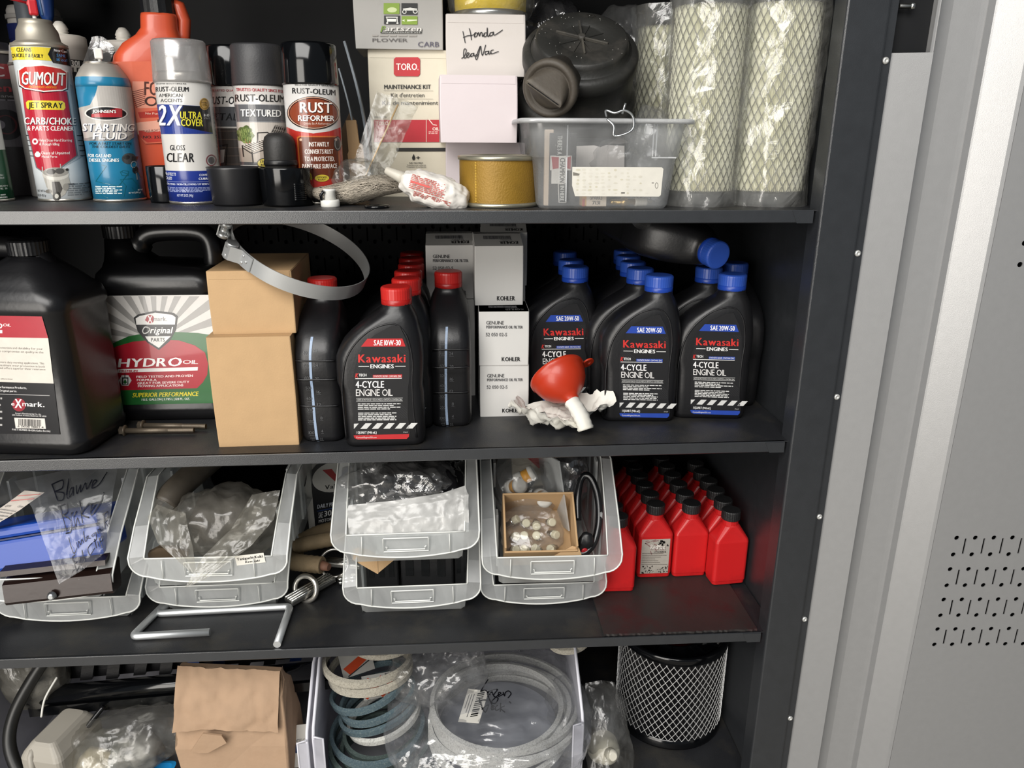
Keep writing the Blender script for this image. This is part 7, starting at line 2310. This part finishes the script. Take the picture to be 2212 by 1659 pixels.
for k, (dx, dy, z, rx, ry, tx, ty) in enumerate(((0, 0, -88.8, 10.4, 9.6, 3, 1), (.6, .8, -90.2, 11.2, 10.2, 1, -2), (1.2, 1.4, -89.0, 12.2, 11.0, 4, 4), (.6, 1.0, -91.6, 12.0, 11.0, 0, 0), (1.6, 2.2, -90.6, 13.0, 12.0, 3, 3), (.2, .4, -93.0, 12.4, 11.2, 0, 0))):
    belt('light grey fabric drive belt, %s of the bagged coil' % ('innermost upper loop', 'second loop', 'wide upper loop', 'fourth loop', 'widest outer loop', 'lowest loop')[k], (6.2 + dx, 6.4 + dy, z), rx, ry, (R_(tx), R_(ty), .2 * k), B_GREY, 1.35, .85, .012, k, gc, 84)
belt('beige belt end sticking out behind the belt bin at the right', (18.6, 13.0, -81.0), 3.6, 3.4, (R_(5), R_(-8), 0), B_BEIGE, 1.3, .8, .02, 6)
for k, (c, rot, lab) in enumerate((((-13.0, 8.9, -86.0), (R_(-52), 0, R_(12)), 'white card with an orange mark among the blue grey belts'), ((-17.0, 12.6, -84.2), (R_(-40), R_(4), R_(30)), 'orange and grey card sleeve under the top beige belt'))):
    t = thing('card_sleeve', lab, 'card', c, rot)
    G().box((-2.8, 0, -1.6), (2.8, .12, 2.2), 0, .04).build('card', [mat('grey_card', 'a9a7a2', .6)], t)
    a = Art((0, 100), (140, 100), (0, 0), (140, 0))
    if k == 0:
        a.line([(10, 90), (80, 20)], 22, 'b8431f', 1).line([(20, 20), (80, 92)], 22, 'b8431f', 2).rect(98, 16, 124, 92, 'b8431f', 1).text('BELTS', 96, 2, 136, 12, '2a2a2c', 2)
    else:
        a.poly([(4, 60), (120, 10), (136, 40), (30, 96)], 'b8431f', 1).line([(20, 98), (138, 52)], 5, '2a2a2c', 2)
    a.build('label_print', s_flat(-2.7, 2.7, -1.5, 2.1, -.01), t, PRINT)
# clear bag round the coil, with sticker and handwriting
def bagfn(q):
    return (q[0], q[1], q[2] * (1 - .18 * (q[0] / 15.0) ** 2))
bag = blob('plastic_bag', [film('belt_bag', (.95, .95, .96), .13, .14, (.70, .72, .76), .13, .55, 16)], None, (0, 0, 0), (15.6, 13.4, 4.6), .8, .22, 6.1, .62, 6, fn=bagfn, loc=(4.6, 6.6, -90.4))
tag(bag, 'big clear bag around the coil of light grey drive belts', 'bag')
o = blob('plastic_bag', [CLEAR], None, (0, 0, 0), (7.0, 5.0, 3.0), 1.0, .3, 1.1, .8, 5, loc=(-3.6, 10.4, -84.4))
tag(o, 'gathered neck of clear film above the belt coil', 'bag')
o = blob('plastic_bag', [CLEAR], None, (0, 0, 0), (2.2, 6.0, 5.0), .7, .3, 3.1, .8, 4, loc=(17.2, 7.2, -92.6))
tag(o, 'crumpled clear film between the belt coil and the bin side', 'bag')
t = thing('liner_board', 'smooth grey board lying inside the ring of bagged belts', 'board', (6.2, 6.6, -92.4), (0, 0, 0))
g = G()
g.lathe([(9.6, 0), (9.7, .1), (9.7, .3), (9.5, .4)], 48)
g.build('board', [mat('grey_board', '7b7e86', .4, 0, .08, 10)], t)
t = thing('price_sticker', 'white barcode sticker on the bag of belts', 'sticker', (2.2, 3.3, -85.5), (R_(-90 + 4), 0, 0))
a = Art((0, 100), (100, 100), (0, 0), (100, 0))
G().prism([(-2.6, -3.4), (.6, -3.9), (2.4, 2.6), (-.9, 3.3)], -.04, .0).build('sticker_paper', [mat('sticker_white', 'd8d5cc', .6)], t)
a = Art((-26, 39), (26, 39), (-26, -39), (26, -39))
rnd = random.Random(6)
def L2(x, y):
    return (x * 1.0 + y * -.28, y)
yy = -22.0
while yy < 26:
    w = rnd.choice((1.5, 2, 3))
    a.poly([L2(0, yy), L2(11, yy - 2), L2(11, yy + w - 2), L2(0, yy + w)], '1a1a1c', 1)
    yy += w + rnd.choice((1.5, 2.5))
for k in range(3):
    a.line([L2(-5 - k * 4, -20), L2(-5 - k * 4, 26 - k * 9)], .9, '55555a', 1)
a.build('label_print', lambda u, v, h: (u * 2.6, -.05 - h, -3.9 + v * 7.8), t, PRINT)
t = thing('marker_note', 'black marker handwriting on the bag of belts', 'writing', (5.9, 2.9, -85.3), (R_(-90 + 4), 0, 0))
a = Art((0, 100), (70, 100), (0, 0), (70, 0))
script(a, [[(20, 2), (8, 22), (6, 26), (14, 24), (22, 34)], [(24, 26), (18, 28), (18, 34), (24, 30), (26, 25), (27, 34)], [(28, 24), (36, 24), (28, 36), (36, 42), (30, 52), (24, 48), (38, 34)], [(36, 36), (42, 32), (38, 30), (37, 38), (46, 34)], [(46, 30), (48, 38), (50, 31), (56, 28), (60, 34), (54, 42)], [(56, 50), (58, 53)]], 2.1, '14141a', 1)
script(a, [[(2, 48), (6, 44), (14, 44)], [(2, 40), (6, 56)], [(18, 36), (24, 54), (26, 62)], [(6, 62), (18, 54), (12, 68), (6, 58)], [(22, 62), (28, 58), (24, 56), (23, 64), (30, 62)], [(34, 56), (30, 60), (31, 66), (37, 63)], [(40, 52), (38, 68)], [(46, 58), (39, 62), (46, 70)]], 2.1, '14141a', 1)
a.build('handwriting', lambda u, v, h: (u * 3.1, -.06 - h, -5.0 + v * 10.4), t, PRINT)

# ------------------------------------------------------------------ brown paper bag
M_KRAFT = mat('kraft_bag', 'a68b72', .8, 0, .12, 30, .4, 120, .25, dirt='8d7158', dscale=7, damt=.4)
t = thing('paper_bag', 'brown paper bag with its top folded over, standing in the left bin', 'bag', (-36.0, 3.0, ZD), (R_(0), 0, R_(-2)))
g = G()
rings = []
for z, hw, d0, d1, dx in ((0.3, 8.0, .2, 9.5, .6), (6, 8.4, -.6, 9.5, .2), (11, 8.6, -.2, 9.0, -.1), (15, 8.5, .8, 8.4, -.2), (18.5, 8.2, 2.4, 7.2, -.2), (21.4, 7.9, 3.8, 6.0, -.1), (23.2, 7.8, 4.5, 5.4, 0)):
    base = rrect(hw, (d1 - d0) / 2, .35, 8, dx, (d0 + d1) / 2)
    m4 = []
    for i, (x, y) in enumerate(base):
        m4.append((x, y, z - (.085 * (x + 8) if z > 20 else 0)))
    dense = []
    for i in range(len(m4)):
        p, q_ = Vector(m4[i]), Vector(m4[(i + 1) % len(m4)])
        for k in range(3):
            r = p.lerp(q_, k / 3)
            w = .5 * ridged((r.x, r.y, r.z), .3, 5) if 1 < z < 22 else 0
            dense.append((r.x + w * .5, r.y + w, r.z))
    rings.append(dense)
g.loft(rings, 0, True, True, False)
g.build('bag_body', [M_KRAFT], t)
g = G()
def flapfn(u, v):
    x = -8.0 + 15.7 * u
    z = 23.4 - 1.35 * u - (8.2 - .0 * u) * v
    y = 4.2 - 4.1 * v - .3 - .5 * math.sin(v * PI) + .34 * ridged((x, z, 1), .3, 8)
    if v > .8 and u < .32:
        y -= 1.0 * (v - .8) / .2 * (1 - u / .32)
    return (x, y, z)
g.grid(flapfn, 36, 22)
g.build('folded_top', [M_KRAFT], t, None, None, False)
g = G()
g.grid(lambda u, v: (7.75 + .25 * math.sin(v * 5), 4.4 - 3.0 * v + u * (1.2 + 1.6 * v), 22.0 - 8.0 * v), 5, 14)
g.build('side_gusset', [M_KRAFT], t, None, None, False)
g = G()
g.prism([(-5.6, 11.6), (-3.4, 14.9), (-.6, 14.4), (.0, 13.0), (-3.0, 11.2), (-4.4, 11.2)], -.85, -.55)
g.build('crumpled_corner', [M_KRAFT], t)

# ------------------------------------------------------------------ left end of the lowest shelf
t = thing('parts_rack', 'glossy black rail with dark slats standing behind the brown paper bag', 'rack', (-46, 10.4, -87.0), (R_(-4), R_(-2), R_(1.5)))
g = G()
pr = [(1.3 + 1.5 * math.cos(q_), 1.4 + 1.5 * math.sin(q_)) for q_ in [2 * PI * k / 20 for k in range(20)]]
g.loft([[(x, y, z) for y, z in pr] for x in (-23, 24.4)])
g.box((-23, .2, -1.6), (24.4, 2.6, 0))
g.build('rail', [M_BLKGL], t)
MNAVY = mat('navy_slat', '16284f', .35, 0, .1, 15)
for k in range(11):
    g = G()
    x = -20 + k * 4.2
    g.prism([(x, 2.4), (x + 1.9, 2.4), (x + 4.4, 11), (x + 2.4, 11)], 2.6 + .4 * (k % 2), 3.4 + .4 * (k % 2))
    g.build('slat', [MNAVY if k in (5, 6, 9, 10) else M_BLKPL], t)
g = G()
g.box((-23, 4.4, 2), (24, 5, 12))
g.build('rack_back', [M_BLKPL], t)
t = thing('plastic_jug', 'dirty white square plastic container at the left of the lowest shelf', 'container', (-62.4, 6.2, ZD + .4), (0, 0, R_(-14)))
g = G()
g.loft([[(px, py, z) for px, py in rrect(a_, b_, r, 4)] for z, a_, b_, r in ((0, 3.2, 4.6, .8), (.3, 3.5, 5, 1), (11.6, 3.5, 5, 1), (12.3, 3.2, 4.7, 1), (13.6, 2.2, 4.0, .8), (14.0, 1.7, 3.6, .7))], 0, True, True, False)
g.build('container_body', [mat('dirty_white', '9a958b', .5, 0, .08, 15, dirt='5f4f40', dscale=10, damt=.6)], t)
g = G()
g.tube([(-1.6, -3.6, 13.0), (-1.4, -4.8, 12.2), (-1.2, -5.2, 10), (-1.2, -4.9, 8)], .5, 8)
g.build('handle', [mat('dirty_white', 'b5b0a6', .5)], t)
def tubing(name, label, cat, pts, r, m_, n=7):
    g = G()
    g.tube(smooth_path(pts, n), r, 12)
    o = g.build(name, [m_], None, (0, 0, 0))
    tag(o, label, cat)
    return o
tubing('hose', 'thick dark hose curving down at the left edge of the lowest shelf', 'hose', [(-63.8, 11, -77.6), (-66.4, 9.6, -81.0), (-69.2, 7.4, -86.0), (-69.6, 5, -90), (-67.6, 2.8, -94), (-64.8, 1.4, -97), (-61.5, .8, -99.4)], .95, mat('smoky_hose', '171716', .4, 0, .2, 20))
tubing('hose', 'thin black hose curving beside the white container', 'hose', [(-57.0, 9.5, -87.6), (-60.0, 6.6, -91), (-61.8, 4.2, -95), (-61.2, 2.6, -99.0)], .4, M_BH)
tubing('cable', 'white ribbon tail sticking up behind the thick hose', 'strap', [(-66.2, 8.4, -88.2), (-65.4, 9.0, -85.2), (-63.6, 10.2, -82.2)], .16, M_WHITEP)
o = blob('plastic_bag', [film('grimy_bag', (.7, .7, .66), .35, .12, (.42, .40, .35), .2, .5, 20)], None, (0, 0, 0), (4.2, 3.0, 6.0), .8, .3, 4.9, .8, 4, loc=(-68.6, 13.0, -82.5))
tag(o, 'grimy clear bag hanging at the left edge of the lowest shelf', 'bag')
o = blob('plastic_bag', [FOG], None, (0, 0, 0), (8.8, 5.2, 3.9), .7, .28, 7.2, .75, 5, rot=(R_(-25), R_(-12), 0), loc=(-53.0, 7.0, -92.2))
tag(o, 'large clear bag of parts bulging between container and paper bag', 'bag')
o = blob('plastic_bag', [CLEAR2], None, (0, 0, 0), (6.4, 3.6, 4.2), .9, .32, 2.9, .8, 5, rot=(R_(-20), R_(-25), 0), loc=(-57.2, 4.8, -95.6))
tag(o, 'crumpled clear bag with pale contents below the large clear bag', 'bag')
o = blob('packed_part', [mat('grey_casting', '8c8b88', .5, .4, .2, 20)], None, (0, 0, 0), (3.6, 2.4, 2.4), .5, .4, 3.9, .8, 4, loc=(-51.4, 5.6, -93.6))
tag(o, 'grey metal part inside the large clear bag', 'metal part')
o = blob('packed_part', [mat('cream_part', 'bcae92', .6, 0, .2, 20)], None, (0, 0, 0), (3.0, 2.0, 2.6), .5, .4, 6.9, .8, 4, loc=(-57.8, 5.2, -95.6))
tag(o, 'cream coloured part inside the crumpled clear bag', 'part')
t = thing('corrugated_boot', 'black corrugated rubber boot at the bottom left', 'boot', (-57.0, 1.8, -98.6), (0, R_(80), R_(20)))
g = G()
pf = []
for k in range(9):
    pf += [(1.2, k * .8), (1.7, k * .8 + .3), (1.7, k * .8 + .55)]
g.lathe(pf, 24, 0, False)
g.build('bellows', [M_BLKPL], t)
t = thing('tray', 'bright blue plastic tray edge at the bottom of the left bin', 'tray', (-50.4, 3.4, ZD + .4), (0, 0, R_(-3)))
g = G()
g.loft([[(px, py, z) for px, py in rrect(a_, b_, .8, 3)] for z, a_, b_ in ((0, 3.8, 2.6), (5.6, 4.4, 3.0), (5.8, 4.7, 3.2), (5.8, 4.2, 2.8), (.4, 3.6, 2.4))], 0, True, True, False)
g.build('tray_body', [mat('sky_blue_plastic', '1f86c4', .35)], t)
t = thing('leaflet', 'small printed leaflet between the paper bag and the white bins', 'leaflet', (-25.8, 6.0, -98.6), (R_(-30), 0, R_(4)))
G().box((-1.9, 0, 0), (1.9, .1, 6.5)).build('paper', [mat('sticker_white', 'd8d5cc', .6)], t)
a = Art((0, 100), (60, 100), (0, 0), (60, 0))
a.text('UNITED STATES', 6, 34, 54, 40, '3a3a3c', 1, 'r').poly([(4, 46), (56, 46), (56, 66), (4, 66)], '1f3f6c', 1).line([(20, 62), (50, 48)], 4, 'd8d5cc', 2)
a.build('label_print', s_flat(-1.9, 1.9, 0, 6.5, -.01), t, PRINT)
